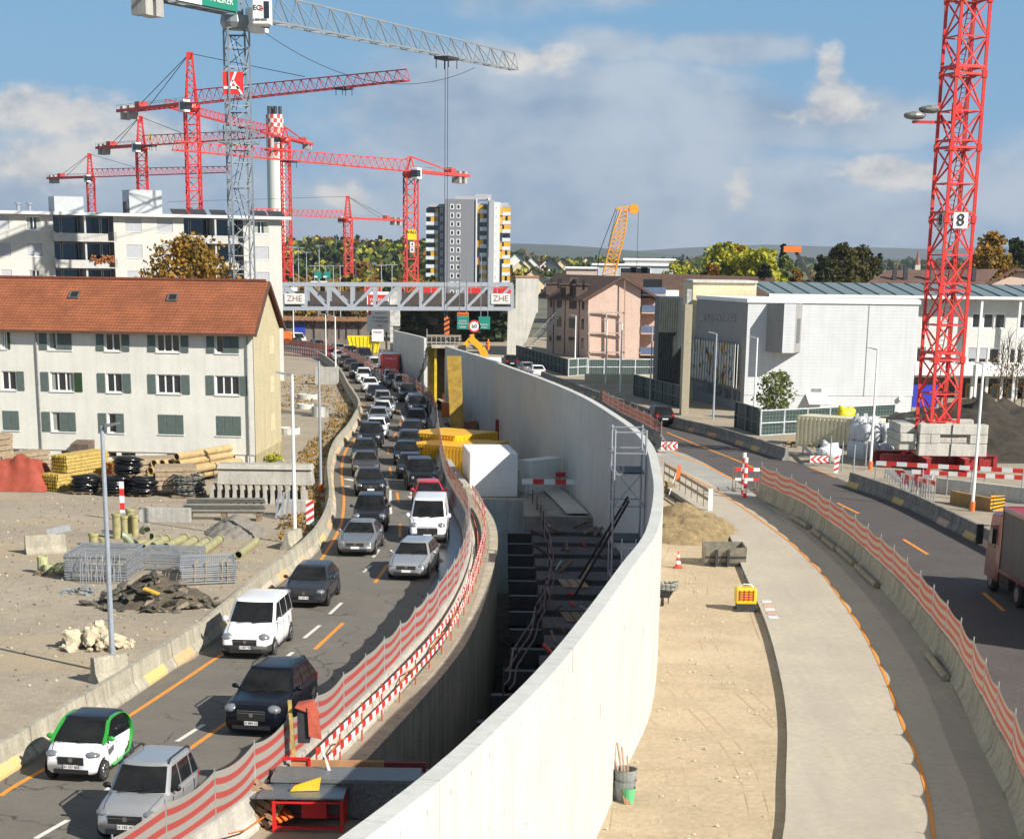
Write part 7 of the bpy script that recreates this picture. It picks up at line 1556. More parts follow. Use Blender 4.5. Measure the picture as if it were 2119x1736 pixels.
def spots(n,D0,D1,px0,px1,ztop,hh,seed,near=None):
 r = random.Random(seed); out = []
 for _ in range(n):
  D = r.uniform(D0,D1)*KY; px = r.uniform(px0,px1); x = vy((px,540),D).x; h = r.uniform(*hh); z = ztop(px,D)*(D/KY-D0)/(D1-D0+1)*.9; k = r.choice((0,0,0,1,1,2,3,0)); out.append((x,D,z,h,h*r.uniform(.6,.95) if k != 1 else h*.45,k))
 return out
wm = [LF['green'],LF['fir'],LF['rust'],LF['ygreen']]
woodland('hillside_wood','mixed autumn woodland covering the low hill behind the red cranes',spots(620,380,640,590,890,lambda p,D: 15,(7,13),1),wm,1)
woodland('hillside_wood','autumn trees and gardens between the houses right of the tower block',spots(520,420,900,1045,1480,lambda p,D: 9,(6,10),2),wm,2)
woodland('roadside_wood','belt of yellow and brown shrubs beyond the overpass',spots(170,215,300,600,900,lambda p,D: 0,(5.5,9),3),[LF['olive'],LF['dark'],LF['rust'],LF['ygreen']],3)
woodland('far_wood','distant dark tree line along the horizon on the right',spots(420,900,1500,1400,2250,lambda p,D: 9,(9,17),4),[LF['green'],LF['fir'],LF['olive'],LF['fir']],4)
woodland('far_wood','distant dark tree line left of the tower block',spots(200,800,1300,560,1100,lambda p,D: 12,(12,18),5),[LF['green'],LF['fir'],LF['olive'],LF['fir']],5)
def far_house(p,D,w,wallc,roofc,label,rot=0,flat_roof=False):
 D *= KY; q = vy(p,D); z0 = q.z-w*.9; t = thing('house',(q.x,D,z0),label,'house','small houses on the far slope'); h = w*.62; m = MB(); m.box(q.x-w/2,q.x+w/2,D,D+w*.9,min(0,z0)-6,z0+h)
 if not flat_roof: m.poly([(q.x-w/2,D,z0+h),(q.x+w/2,D,z0+h),(q.x,D,z0+h+w*.42)])
 m.build('wall',M('house_wall_'+wallc,{'white':(.7,.7,.66),'cream':(.66,.56,.36),'grey':(.35,.36,.37)}[wallc],.9,var=.05),t)
 m = MB(); e = w*.08
 if flat_roof: m.box(q.x-w/2-e,q.x+w/2+e,D-e,D+w*.9,z0+h,z0+h+w*.08)
 else:
  for s in (-1,1):
   a = (q.x+s*(w/2+e),D-e,z0+h-e); b = (q.x,D-e,z0+h+w*.45); c = (q.x,D+w*.95,z0+h+w*.45); d = (q.x+s*(w/2+e),D+w*.95,z0+h-e); m.poly([a,b,c,d]); m.poly([(v[0],v[1],v[2]-e*.8) for v in (a,b,c,d)])
 m.build('roof',M('house_roof_'+roofc,{'brown':(.1,.055,.04),'red':(.25,.07,.045),'dark':(.06,.06,.065)}[roofc],.9,var=.15),t)
 for k in range(3): m = MB(); x = q.x-w*.33+k*w*.26; m.box(x,x+w*.12,D-.06,D-.01,z0+h*.35,z0+h*.75); m.build('window',glass,t)
HS = [(('F',880,590),520,9,'cream','brown','cream gabled house with steep triangular roof left of the yellow sign crane'),(('F',1070,560),560,9,'white','brown','white gabled house right behind the 4 A crane'),(('F',1060,520),600,17,'cream','dark','wide yellow flat roofed house on the slope left of the tower block'),
  (('F',540,615),500,7,'white','brown','white house with bright gable between the trees at the left'),(('F',1000,620),480,8,'white','brown','low white house among trees below the yellow house'),(('F',1105,600),500,8,'white','brown','small white house touching the crane mast right side'),(('F',1185,640),470,8,'cream','dark','cream house directly left of the tower block foot'),
  (('G',100,300),520,10,'white','brown','white gabled house, uppermost right of the tower block'),(('G',170,345),500,9,'cream','brown','cream gabled house below the uppermost white one'),(('G',215,325),540,8,'white','brown','white gabled house right of the cream gabled one'),(('G',125,355),480,8,'cream','brown','small cream house with dark roof left in the cluster'),
  (('G',390,300),560,12,'white','dark','white flat topped villa on the crest of the slope'),(('G',340,370),470,24,'white','brown','long white house with brown hipped roof on the slope'),(('G',440,350),480,13,'cream','brown','cream house joined to the long white house'),(('G',230,430),420,14,'cream','red','house with faded red roof low on the slope'),(('G',410,425),400,11,'grey','dark','grey modern house near the pink flat block'),
  (('G',620,325),640,9,'cream','red','small house with red roof far right on the slope')]
for p,D,w,a,b,l in HS: far_house(p,D,w,a,b,l,flat_roof=('flat' in l or 'modern' in l))
def flatblock(x0,x1,yt,yb,D,col,label,wins=()):
 D *= KY; a = vy(('G',x0,yt),D); b = vy(('G',x1,yt),D); t = thing('flat_roofed_block',((a.x+b.x)/2,D,0),label,'building'); m = MB(); m.box(a.x,b.x,D,D+10,0,a.z); m.build('wall',M('block_'+label.split()[0],col,.8,var=.05),t); m = MB(); m.box(a.x-.4,b.x+.4,D-.5,D+10.4,a.z,a.z+.4); m.build('roof_edge',white_p,t)
 for x,w in wins:
  p = vy(('G',x,425),D); m = MB(); m.box(p.x-w/2-.15,p.x+w/2+.15,D-.08,D-.01,p.z-1.1,p.z+1.2); o = m.build('window',white_p,t); m = MB(); m.box(p.x-w/2,p.x+w/2,D-.1,D-.081,p.z-.95,p.z+1.05); m.build('pane',glass,o)
flatblock(665,1250,368,445,235,(.42,.46,.5),'bluegrey flat roofed office block behind the pink house',((920,3.5),(998,3.8),(1048,2)))
flatblock(895,1255,330,365,238.5,(.4,.4,.38),'grey set back roof storey on the office block',())
flatblock(465,690,393,440,228,(.5,.38,.33),'dusty pink low flat block left of the yellow boom',())
CD = 1286; q = vy(('H',1340,250),CD); t = thing('church_spire',(q.x,CD,0),'slender red church spire on a pale tower near the horizon','church'); zb = vy(('H',1340,368),CD).z; z2 = vy(('H',1340,415),CD).z; m = MB(); m.tube((q.x,CD,zb),(q.x,CD,q.z),2.2,6,r2=.15); m.build('spire',M('spire_red',(.28,.1,.08),.8),t); m = MB(); m.box(q.x-1.7,q.x+1.7,CD-2,CD+2,0,zb); m.build('tower',M('spire_wall',(.6,.56,.42),.9),t)
for i,(fx,fy) in enumerate(((303,500),(342,508),(402,540),(495,490),(462,640),(545,640),(600,638),(650,640),(880,620),(955,635),(1033,630),(765,510),(620,330))):
 D = (215 if i != 12 else 560)*KY; p = vy(('F',fx,fy),D); t = thing('lamp_column',(p.x,D,0),['slim far lamp column beyond the overpass, number of its row counted by its place',''][0] if False else 'slim grey lamp column of the motorway beyond the overpass','lamp','lamp columns beyond the overpass'); m = MB(); m.tube((p.x,D,0),(p.x,D,p.z),.14,6,r2=.09); m.build('pole',galv_pole,t)
 m = MB(); m.box(p.x-1.2,p.x+1.2,D-.1,D+.1,p.z-.06,p.z+.1); m.build('lamp_head',galv_pole,t)
gs = M('sign_green',(.015,.22,.17),.5,var=.03)
for a,b,lb in ((463,513,'left green motorway gantry sign beyond the overpass'),(532,580,'right green motorway gantry sign beyond the overpass')):
 p = vy(('F',a,733),389); q = vy(('F',b,680),389); m = MB(); m.box(p.x,q.x,389,389.2,p.z,q.z); o = m.build('gantry_sign',gs); tag(o,lb,'sign'); m = MB(); m.box((p.x+q.x)/2-.1,(p.x+q.x)/2+.1,389.2,389.4,0,q.z); m.build('post',galv,o)
 m = MB(); m.box(p.x+.6,q.x-1.5,388.9,388.98,q.z-1.2,q.z-.9); m.box(p.x+.6,q.x-2.2,388.9,388.98,q.z-2.2,q.z-1.9); m.build('lettering',white_p,o)
# ------------------------------------------------------------------ things lying and standing on the site
def one(name,m,mat,label,cat,group=None,smooth=False,bevel=0):
 return tag(m.build(name,mat,smooth=smooth,bevel=bevel),label,cat,group)
def lamp(p,ptop,label,head=1,arm=-1.0,pole=None,base=True):
 q = gz(p) if p else None; t = thing('street_lamp',q,label,'street lamp','street lamps round the site'); z = vy(ptop,q.y).z; m = MB(); m.tube((q.x,q.y,0),(q.x,q.y,z),.1,10,r2=.065); m.build('pole',pole or galv_pole,t)
 m = MB(); a = Vector((q.x+arm*.15,q.y,z)); b = Vector((q.x+arm*.75,q.y-.1,z+.12)); m.hexa([a+Vector((0,-.16,-.05)),b+Vector((0,-.12,-.03)),b+Vector((0,.12,-.03)),a+Vector((0,.16,-.05)),a+Vector((0,-.16,.06)),b+Vector((0,-.1,.03)),b+Vector((0,.1,.03)),a+Vector((0,.16,.06))] if arm > 0 else [b+Vector((0,-.12,-.03)),a+Vector((0,-.16,-.05)),a+Vector((0,.16,-.05)),b+Vector((0,.12,-.03)),b+Vector((0,-.1,.03)),a+Vector((0,-.16,.06)),a+Vector((0,.16,.06)),b+Vector((0,.1,.03))]); m.bar((q.x,q.y,z-.05),(a.x,a.y,z),.08); m.build('lamp_head',M('lamp_head_grey',(.2,.21,.22),.5),t)
 if base: m = MB(); m.tube((q.x,q.y,0),(q.x,q.y,.55),.16,8); m.build('orange_sleeve',orange_p,t)
lamp(('N',800,570),('I',868,140),'grey street lamp pole in front of the pale rock heap',arm=.8)
lamp(('J',668,1130),('F',300,1440),'white street lamp pole by the loose concrete barrier end',pole=white_p)
lamp(('J',885,700),('F',505,1340),'grey street lamp pole at the right end of the stacked concrete beams')
lamp(('F',310,1230),('F',305,940),'far white pole with square top below the left bridge end',pole=white_p,base=False)
lamp(('F',548,1340),('F',543,995),'far white lamp pole behind the low white saloon',pole=white_p,base=False)
lamp(('F',620,1500),('F',615,1010),'taller white lamp pole in front of the far queue',pole=white_p,base=False)
lamp(('H',118,1600),('H',140,905),'white street lamp in front of the left edge of the white cube',pole=white_p)
lamp(('M',682,640),('H',1025,990),'white street lamp beside the big white bags',pole=white_p)
lamp(('M',1560,1000),('H',1820,1095),'white street lamp nearest to the red lorry',pole=white_p)
lamp(('G',1545,1500),('G',1568,870),'slim lamp pole in front of the shaded grey wall',base=False)
lamp(('G',1080,1360),('G',1090,820),'slim lamp pole in front of the pink balconies',base=False)
lamp(('G',752,1240),('G',768,778),'white lamp pole left in front of the pink gable',pole=white_p,base=False)
lamp(('G',860,1300),('G',875,795),'white lamp pole right in front of the pink gable',pole=white_p,base=False)
lamp(('G',527,1085),('G',527,740),'white lamp pole at the shaded side wall of the pink house',pole=white_p,base=False)
Y = random.Random(21)
def begin(): global _mk; _mk = set(o.name for o in COL.objects)
def end(sc=1.0):
 for o in COL.objects:
  if o.name not in _mk and o.parent is None: o.location.y *= KY; o.location.x *= KX; o.scale.y = sc
def plank_stack(x,y,L,Wd,H,rz,mat,name,label,cat,courses=6,per=5,ends=None,group=None,z=0):
 t = thing(name,(x,y,z),label,cat,group); A = Matrix.Rotation(rz,3,'Z'); h = H/courses
 for c in range(courses):
  m = MB()
  for k in range(per):
   w = Wd/per; o = A @ Vector((Y.uniform(-.08,.08),-Wd/2+w*(k+.5),0)); m.obox((x+o.x,y+o.y,z+c*h+.02),L*Y.uniform(.94,1),w*.93,h*.86,rz)
  m.build('layer',mat,t)
 return t
redend = M('painted_beam_ends',(.5,.06,.03),.7)
def beam_stack(x,y,L,Wd,H,rz,label,red=False,z=0):
 t = plank_stack(x,y,L,Wd,H,rz,wood_y,'formwork_beam_stack',label,'timber stack',max(3,int(H/.17)),7,z=z); A = Matrix.Rotation(rz,3,'Z'); m = MB(); n = int(H/.17)
 for c in range(n):
  for k in range(7):
   w = Wd/7; o = A @ Vector((-L/2-.02,-Wd/2+w*(k+.5),0)); m.obox((x+o.x,y+o.y,z+c*H/n+.04),.05,w*.55,H/n*.6,rz)
 m.build('beam_ends',redend if red else M('yellow_ends',(.62,.45,.04),.7,var=.4,scale=9),t); return t
up = R(62)
begin()
plank_stack(-31.2,60.5,4.5,1.6,3.0,up,wood,'timber_stack','tall stack of pale planks at the left photo edge','timber stack',9,4)
plank_stack(-29.6,62.3,4,1.4,1.7,up,wood,'timber_stack','stack of pale planks behind the red tarpaulin','timber stack',6,4)
m = MB(); rows = []
for i in range(22):
 f = i/21; row = []
 for j in range(12):
  g = j/11; x = lerp(-30.4,-26.7,f); y = lerp(58.7,61.2,g); h = 1.75*min(1,g*3.2)*min(1,f*7+.1)*(1-.9*max(0,f-.86)*7)*(1-.8*max(0,g-.8)*5)*(1+.09*math.sin(f*11+g*3)+.06*math.sin(f*27)); row.append((x+.15*math.sin(g*9),y,max(.02,h)))
 rows.append(row)
m.grid(rows); one('tarpaulin',m,M('red_tarpaulin',(.3,.055,.03),.75,var=.15,scale=2,bump=.3),'rust red tarpaulin draped over a stack at the far left','tarpaulin',smooth=True)
beam_stack(-25.6,60.6,4,1.35,1.0,up,'lower stack of yellow formwork beams right of the red tarpaulin'); beam_stack(-25.3,60.9,3.6,1.2,1.0,up,'upper stack of yellow formwork beams right of the red tarpaulin',z=1.02)
beam_stack(-22.9,61.5,3,1.0,1.5,up,'stack of yellow beams with red ends behind the black wrapped pallets',True)
plank_stack(-21.2,62.2,3.4,1.5,1.6,R(20),wood,'timber_stack','stack of wide boards right behind the topmost black bundle','timber stack',4,4)
plank_stack(-19.2,59.2,2.4,1.8,1.3,R(14),wood,'timber_stack','stack of grey brown boards over a red bundle by the cable coil','timber stack',5,4,z=.35)
for (x,y,z,s,lb) in ((-24.3,58.9,.12,1.0,'black wrapped pallet, left one of the bottom three'),(-22.5,58.6,.12,1.0,'black wrapped pallet, middle one of the bottom three'),(-20.9,58.5,.12,1.05,'black wrapped pallet, right one of the bottom three'),(-21.9,58.9,1.18,.95,'black wrapped bundle on top of the other black ones')):
 t = thing('wrapped_pallet',(x,y,z-.12),lb,'pallet','black wrapped bundles on pallets'); m = MB()
 for k in range(6): m.blob((x+.03*k,y,z+.15+.14*k),.88*s,.62,.2,k+x,.25,12,5)
 m.build('wrapping',M('black_foil',(.012,.012,.014),.22,var=.3,scale=8),t,smooth=True); m = MB()
 for k in (-1,0,1): m.box(x+k*.45-.06,x+k*.45+.06,y-.5,y+.5,z-.12,z)
 m.box(x-.6,x+.6,y-.52,y+.52,z-.02,z+.03); m.build('pallet_base',wood_dark,t)
t = thing('cable_coil',(-18.2,58.4,0),'thick grey cable coil tied on a pallet beside the boards','cable coil'); m = MB()
for k in range(20):
 z = .22+k*.055; r = .78+.12*math.sin(k*1.7); pts = [(-18.2+math.cos(a)*r*1.05+.05*math.sin(k),58.4+math.sin(a)*r*.75,z+.05*math.sin(a*2+k)) for a in [2*math.pi*i/16 for i in range(17)]]; m.path(pts,.042,5)
m.build('cable',M('cable_grey',(.16,.16,.14),.7,var=.3,scale=6),t,smooth=True); m = MB(); m.box(-19.1,-17.3,57.8,59.0,.02,.16); m.build('pallet_base',wood_dark,t)
end(1.3)
ochre = M('ochre_pipe',(.45,.33,.16),.6,var=.15,scale=2); clay = M('clay_pipe_glaze',(.36,.33,.16),.35,var=.2,scale=3); dirc = Vector((.38,.92,0)).normalized()
PI_ = 0
names = ['lowest row','second row','third row','top']
base = gz(('I',1420,565)); begin()
for r_,n in enumerate((6,6,4,1)):
 for k in range(n):
  c = Vector((base.x+.05+k*.46+r_*.23+(1.1 if r_ == 3 else 0),59.9+k*.06+.2*Y.random(),.45+r_*.42)); m = MB(); m.pipe(c,c+dirc*6.6,.225,.022,16); PI_ += 1
  one('pipe',m,[ochre],('ochre drain pipe in the big pile at the house corner, %s' % names[r_]),'pipe','ochre pipes piled at the house corner %s' % names[r_],smooth=False)
for k in range(5):
 a = Vector((-17.3+k*.42,60.2,.2+.1*(k % 2))); b = a+Vector((1.5,7.5,.25)); m = MB(); m.bar(a,b,.18,h=.12); m.bar(a+Vector((0,0,.14)),b+Vector((0,0,.14)),.05,h=.16); one('steel_profile',m,galv,'grey steel profile leaning at the beige gable corner','steel profile','steel profiles at the beige gable corner')
end(); begin()
bm = M('stack_beam_concrete',(.4,.38,.33),.9,var=.1,scale=1,streak=.2)
for z0,h,lb in ((.98,.85,'long pale concrete beam, lower one of the stacked pair'),(1.85,.28,'thin concrete slab on top of the long stacked beam')):
 m = MB(); m.hexa([(-16.4,57.0,z0),(-10.9,57.0,z0),(-10.9,58.3,z0),(-16.4,58.3,z0),(-16.3,57.15,z0+h),(-11.0,57.15,z0+h),(-11.0,58.2,z0+h),(-16.3,58.2,z0+h)]); one('concrete_beam',m,bm,lb,'concrete beam',bevel=.04)
for k in range(13):
 x = -16.5+k*.42; m = MB(); m.hexa([(x-.14,56.5,0),(x+.14,56.5,0),(x+.14,58.2,0),(x-.14,58.2,0),(x-.06,56.6,.96),(x+.06,56.6,.96),(x+.06,58.2,.96),(x-.06,58.2,.96)]); one('barrier_profile',m,bm,'upright concrete barrier end in the row under the stacked beams','barrier','row of barrier ends under the stacked beams')
for k in range(5):
 m = MB(); z = .42+k*.16; y = 53.1+.2*(k % 2)
 for dz in (0,.08): m.bar((-17.1+k*.1,y-dz,z+dz),(-12.6,y-dz,z+dz+.05),.05,h=.1)
 m.bar((-17.0+k*.1,y-.02,z+.04),(-12.6,y-.02,z+.09),.03,h=.14); one('crash_rail',m,M('rail_weathered',(.27,.26,.23),.6,.3,var=.15),'weathered steel crash rail in the stack before the concrete beams','crash rail','crash rails stacked before the beams')
for x in (-16.6,-14.8,-13.0): m = MB(); m.box(x-.12,x+.12,52.8,53.6,0,.4); one('timber_bearer',m,wood_dark,'dark timber bearer under the crash rail stack','timber','bearers under the crash rails')
m = MB(); m.box(-19.0,-16.3,52.4,52.8,0,.75); one('concrete_slab_wall',m,concrete,'low concrete slab standing left of the crash rails','slab',bevel=.02); m = MB(); m.box(-12.4,-10.6,54.2,54.6,0,.85); one('concrete_slab_wall',m,concrete,'concrete slab under the right half of the stacked beams','slab',bevel=.02)
for k in range(4): m = MB(); x = -12.2+k*.26; m.bar((x,53.4,.02),(x+.1,54.1,1.35),.1); one('crash_rail_post',m,galv,'steel post leaning on the right concrete slab','post','steel posts leaning on the slab')
end()
def heap(name,c,rx,ry,h,mat,label,cat,seed=0,n=30,rough=.12,kind='stuff',mz=0):
 m = MB(); rows = []
 for i in range(n+1):
  row = []
  for j in range(n+1):
   u,v = i/n*2-1,j/n*2-1; d = math.hypot(u,v); z = max(0,1-d)**.85*h; q = Vector((u*rx*1.3+seed,v*ry*1.3,seed)); z *= 1+.35*noise.noise(q*.6); z += rough*(noise.noise(q*2.5)+.6*noise.noise(q*6))*(1 if d < .95 else 0); row.append((c[0]+u*rx,c[1]+v*ry,(z if z > .03 else -.06)+mz))
  rows.append(row)
 m.grid(rows); return tag(m.build(name,mat,smooth=True),label,cat,kind=kind)
begin(); heap('gravel_heap',(-13.5,50.6),1.6,1.3,1.0,M('fine_gravel',(.22,.2,.17),.95,var=.15,scale=6,fine=.2,bump=.5),'small grey gravel heap in front of the crash rails','gravel',3)
end(1.7)
t0 = gz(('I',985,1090)); cl = 'clay pipe pieces round the marker post'
for (px,py,r,h,lb) in ((985,1085,.2,1.25,'tall upright clay pipe, left of the group'),(1050,1060,.17,1.0,'upright clay pipe behind the left tall one'),(1105,1050,.22,1.3,'tall upright clay pipe at the back right'),(1140,1060,.17,1.05,'upright clay pipe at the far right of the group'),(790,1145,.22,.62,'short yellow clay pipe standing alone on the left'),(870,1145,.17,.38,'low clay ring next to the short yellow pipe'),(1075,1150,.19,.6,'short clay pipe between the tall ones and the elbow')):
 q = gz(('I',px,py)); m = MB(); m.pipe((q.x,q.y,0),(q.x,q.y,h),r,.03,18); m.lathe((q.x,q.y,h-.16),[(r+.001,0),(r+.035,.02),(r+.035,.15),(r,.16)],'Z',18,caps=False); one('clay_pipe',m,clay,lb,'clay pipe',cl,smooth=False)
def elbow(px,py,r,R_,a0,a1,rz,lb):
 q = gz(('I',px,py)); m = MB(); rows = []
 for i in range(9):
  a = lerp(a0,a1,i/8); c = Vector((math.cos(a)*R_,0,math.sin(a)*R_)); d = Vector((math.cos(a),0,math.sin(a))); rows.append([Matrix.Rotation(rz,3,'Z') @ (c+d*math.cos(t)*r+Vector((0,math.sin(t)*r,0)))+Vector((q.x,q.y,r)) for t in [2*math.pi*k/14 for k in range(14)]])
 m.grid(rows,close=True); one('pipe_elbow',m,M('green_glaze',(.27,.31,.19),.3,var=.15,scale=3),lb,'pipe elbow',smooth=True)
elbow(1000,1190,.17,.6,.0,1.3,.4,'green glazed pipe elbow standing in front of the tall clay pipes'); elbow(1230,1120,.17,.5,.6,1.9,2.2,'green pipe elbow right of the upright pipes'); elbow(1260,1170,.15,.45,.1,1.2,1.2,'small green pipe elbow at the right of the group')
q = gz(('I',1150,1185)); m = MB(); m.pipe((q.x,q.y,.22),(q.x+.35,q.y+.5,.22),.24,.04,18); one('clay_pipe',m,clay,'short wide clay pipe lying with its mouth to the front','clay pipe')
for i,(x0,y0,x1,y1) in enumerate(((1550,1290,1740,1150),(1640,1285,1850,1130),(1480,1250,1640,1140),(1400,1200,1560,1120),(1290,1195,1400,1130),(1200,1205,1350,1140))):
 a,b = gz(('I',x0,y0)),gz(('I',x1,y1)); z = .24; m = MB(); m.pipe((a.x,a.y,z),(b.x,b.y,z),.21,.03,16); m.lathe((0,0,0),[(.001,0),(.002,.001)],'Z',3); m = MB(); m.pipe((a.x,a.y,z),(b.x,b.y,z),.21,.03,16); d = (b-a).normalized()*.22; m.tube((b.x-d.x,b.y-d.y,z),(b.x,b.y,z),.25,16,caps=False)
 one('clay_pipe',m,clay,['nearest lying clay pipe of the bundle with an open dark mouth','second lying clay pipe with dark mouth, right of the nearest','third lying clay pipe of the bundle','fourth lying clay pipe of the bundle','clay pipe lying at the back left of the bundle','leftmost lying clay pipe next to the elbows'][i],'clay pipe','clay pipes lying in a bundle')
for (p0,p1,lb) in ((('J',190,1260),('J',340,1140),'single pale clay pipe lying right of the fence panels'),(('I',1000,1290),('I',1120,1200),'single clay pipe between the two left fence panel stacks')):
 a,b = gz(p0),gz(p1); m = MB(); m.pipe((a.x,a.y,.2),(b.x,b.y,.2),.19,.03,14); one('clay_pipe',m,clay,lb,'clay pipe')
q = gz(('I',1035,935)); t = thing('marker_post',q,'red and white striped marker post between the clay pipes','marker post');
for k in range(5): m = MB(); m.box(q.x-.12,q.x+.12,q.y-.02,q.y+.02,.2+k*.37,.2+(k+1)*.37); m.build('stripe',red_p if k in (1,3) else white_p,t)
m = MB(); m.box(q.x-.03,q.x+.03,q.y+.021,q.y+.06,0,2.0); m.build('post',galv,t)
begin()
def panel_stack(a,b,dep,n,h,label,straps=False,tilt=0):
 t = thing('fence_panel_stack',((a.x+b.x)/2,a.y,0),label,'fence panels','stacks of mesh fence panels'); d = (b-a); d.z = 0; u = d.normalized(); v = Vector((-u.y,u.x,0))
 for k in range(n):
  z = .1+k*h/n; o = Vector((Y.uniform(-.06,.06),Y.uniform(-.05,.05),0)); m = MB(); P = [a+o,b+o,b+o+v*dep,a+o+v*dep]; P = [Vector((p.x,p.y,z+tilt*(i in (2,3)))) for i,p in enumerate(P)]
  for i in range(4): m.bar(P[i],P[(i+1)%4],.045)
  if k == n-1:
   for i in range(1,26): f = i/26; m.bar(P[0].lerp(P[1],f),P[3].lerp(P[2],f),.012)
   for i in range(1,14): f = i/14; m.bar(P[0].lerp(P[3],f),P[1].lerp(P[2],f),.012)
  m.build('panel',galv,t)
 if straps:
  for f in (.25,.45,.75,.85): p = a.lerp(b,f)-v*.05; m = MB(); m.bar((p.x,p.y,.1),(p.x+.03,p.y,h+.15),.05,h=.015); m.bar((p.x+.03,p.y,h+.15),(p.x+.15+v.x*.4,p.y+v.y*.4,h+.17),.05,h=.015); m.build('strap',M('strap_tan',(.5,.35,.18),.8),t)
panel_stack(Vector((-18.6,42.6,0)),Vector((-15.9,42.5,0)),2.1,13,1.15,'left stack of grey mesh fence panels with loose bars in front'); panel_stack(Vector((-16.2,44.2,0)),Vector((-13.6,44.0,0)),1.7,8,.75,'middle stack of grey mesh fence panels'); panel_stack(Vector((-13.6,42.1,0)),Vector((-11.4,42.6,0)),2.0,9,.8,'right stack of fence panels held by tan straps',True)
for k in range(15): x = -17.8+k*.12+Y.uniform(-.04,.04); m = MB(); m.tube((x,42.2,.02),(x+Y.uniform(-.12,.12),42.45,Y.uniform(1.0,1.45)),.018,5); one('steel_bar',m,galv,'thin steel bar leaning on the left fence panel stack','steel bar','steel bars leaning on the panels')
end(1.5)
def chunks(name,c,rx,ry,h,n,smin,smax,mats,label,cat,seed,group=None,flatness=.5):
 r = random.Random(seed)
 for k in range(n):
  a = r.uniform(0,6.3); d = r.random()**.6; x,y = c[0]+math.cos(a)*d*rx,c[1]+math.sin(a)*d*ry; z = (1-d)*h*r.uniform(.35,1); s = lerp(smax,smin,r.random()**.5)*(1-.3*d); m = MB(); rows = []
  n3 = Matrix.Rotation(r.uniform(-.5,.5),3,'X') @ Matrix.Rotation(r.uniform(-.5,.5),3,'Y') @ Matrix.Rotation(r.uniform(0,6),3,'Z'); m.blob((0,0,0),s,s*r.uniform(.5,.9),s*flatness*r.uniform(.6,1.1),r.random()*50,.27,8,5); m.v = [tuple(n3 @ Vector(v)+Vector((x,y,max(z,s*flatness*.5)))) for v in m.v]
  tag(m.build(name,mats[int(r.random()*len(mats))]),label,cat,group)
begin(); rockm = M('pale_rock',(.52,.45,.32),.95,var=.15,scale=3,bump=.3); chunks('rock',(-14.5,35.1),1.4,.65,.9,60,.15,.5,[rockm],'pale limestone boulder in the heap beside the left barrier','rock',5,'pale boulders heaped beside the left barrier',.8)
rb1 = M('asphalt_slab',(.13,.115,.09),.95,var=.3,scale=3,bump=.4); rb2 = M('asphalt_slab_light',(.24,.2,.15),.95,var=.3,scale=3); rb3 = M('asphalt_slab_dark',(.06,.055,.045),.95,var=.3,scale=3)
heap('rubble_base',(-13.9,40.0),2.4,1.9,1.1,M('rubble_dirt',(.11,.09,.06),.95,var=.3,scale=4,bump=.6),'dark earth under the broken asphalt heap','rubble',8,24,.14)
chunks('asphalt_chunk',(-13.9,39.8),2.6,1.2,1.35,150,.14,.62,[rb1,rb1,rb2,rb3],'broken asphalt slab in the dark rubble heap','rubble',9,'broken asphalt slabs in the rubble heap',.3)
end()
q = gz(('I',1275,1580),.5); m = MB(); m.obox((q.x,q.y,.72),.65,.3,.06,-.3,tilt=.3); one('marking_chunk',m,M('yellow_chunk',(.6,.38,.04),.8),'yellow painted asphalt piece on top of the rubble heap','rubble')
begin()
chunks('steel_plate',(-17.2,41.0),.95,.45,.3,34,.1,.26,[M('plate_bluegrey',(.3,.33,.35),.5,.4,var=.2)],'small blue grey steel plate in the scattered heap','steel plate',11,'steel plates heaped before the panels',.18)
end()
def loose(p,dx,dy,lb,rail=False):
 q = gz(p); a = Vector((q.x,q.y,0)); d = Vector((dx,dy,0)); n = Vector((d.y,-d.x,0)).normalized(); m = MB(); rows = [[(c.x+n.x*x*1.1,c.y+n.y*x*1.1,z) for x,z in PROF] for c in (a,a+d*.5,a+d)]; ids = m.grid(rows); m.face(ids[0]); m.face(ids[-1][::-1]); o = one('concrete_barrier',m,bar_l,lb,'barrier')
 if rail: m = MB(); m.bar(a+d*.55+Vector((0,0,.95)),a+d*1.15+Vector((0,0,1.15)),.06,h=.3); m.build('steel_rail',galv,o)
loose(('I',215,1215),1.7,.75,'single concrete barrier piece with steel rail lying alone in the yard',True); loose(('J',592,1185),.5,1.5,'short concrete barrier end by the white lamp pole'); loose(('N',660,640),.9,.9,'short concrete barrier end beside the nearest lamp pole')
q = gz(('J',795,1000)); t = thing('warning_board',q,'red and white diagonal striped warning board by the left barrier','sign'); m = MB(); m.box(q.x-.2,q.x+.2,q.y,q.y+.04,.2,1.45); m.build('board',white_p,t)
for k in range(3): m = MB(); z = .3+k*.38; m.hexa([(q.x-.2,q.y-.01,z),(q.x+.2,q.y-.01,z+.25),(q.x+.2,q.y-.002,z+.25),(q.x-.2,q.y-.002,z),(q.x-.2,q.y-.01,z+.18),(q.x+.2,q.y-.01,z+.43),(q.x+.2,q.y-.002,z+.43),(q.x-.2,q.y-.002,z+.18)]); m.build('stripe',red_p,t)
m = MB(); m.box(q.x-.03,q.x+.03,q.y+.05,q.y+.1,0,1.4); m.build('post',galv,t)
t = thing('pallet',gz(('I',420,1390)),'pallet with glazed fittings and black foil left of the fence panels','pallet'); q = gz(('I',430,1385)); m = MB()
for k in range(5): m.box(q.x-.6+k*.27,q.x-.4+k*.27,q.y-.5,q.y+.5,.12,.15)
for k in (-1,0,1): m.box(q.x-.6,q.x+.75,q.y+k*.42-.05,q.y+k*.42+.05,0,.12)
m.build('boards',wood_dark,t)
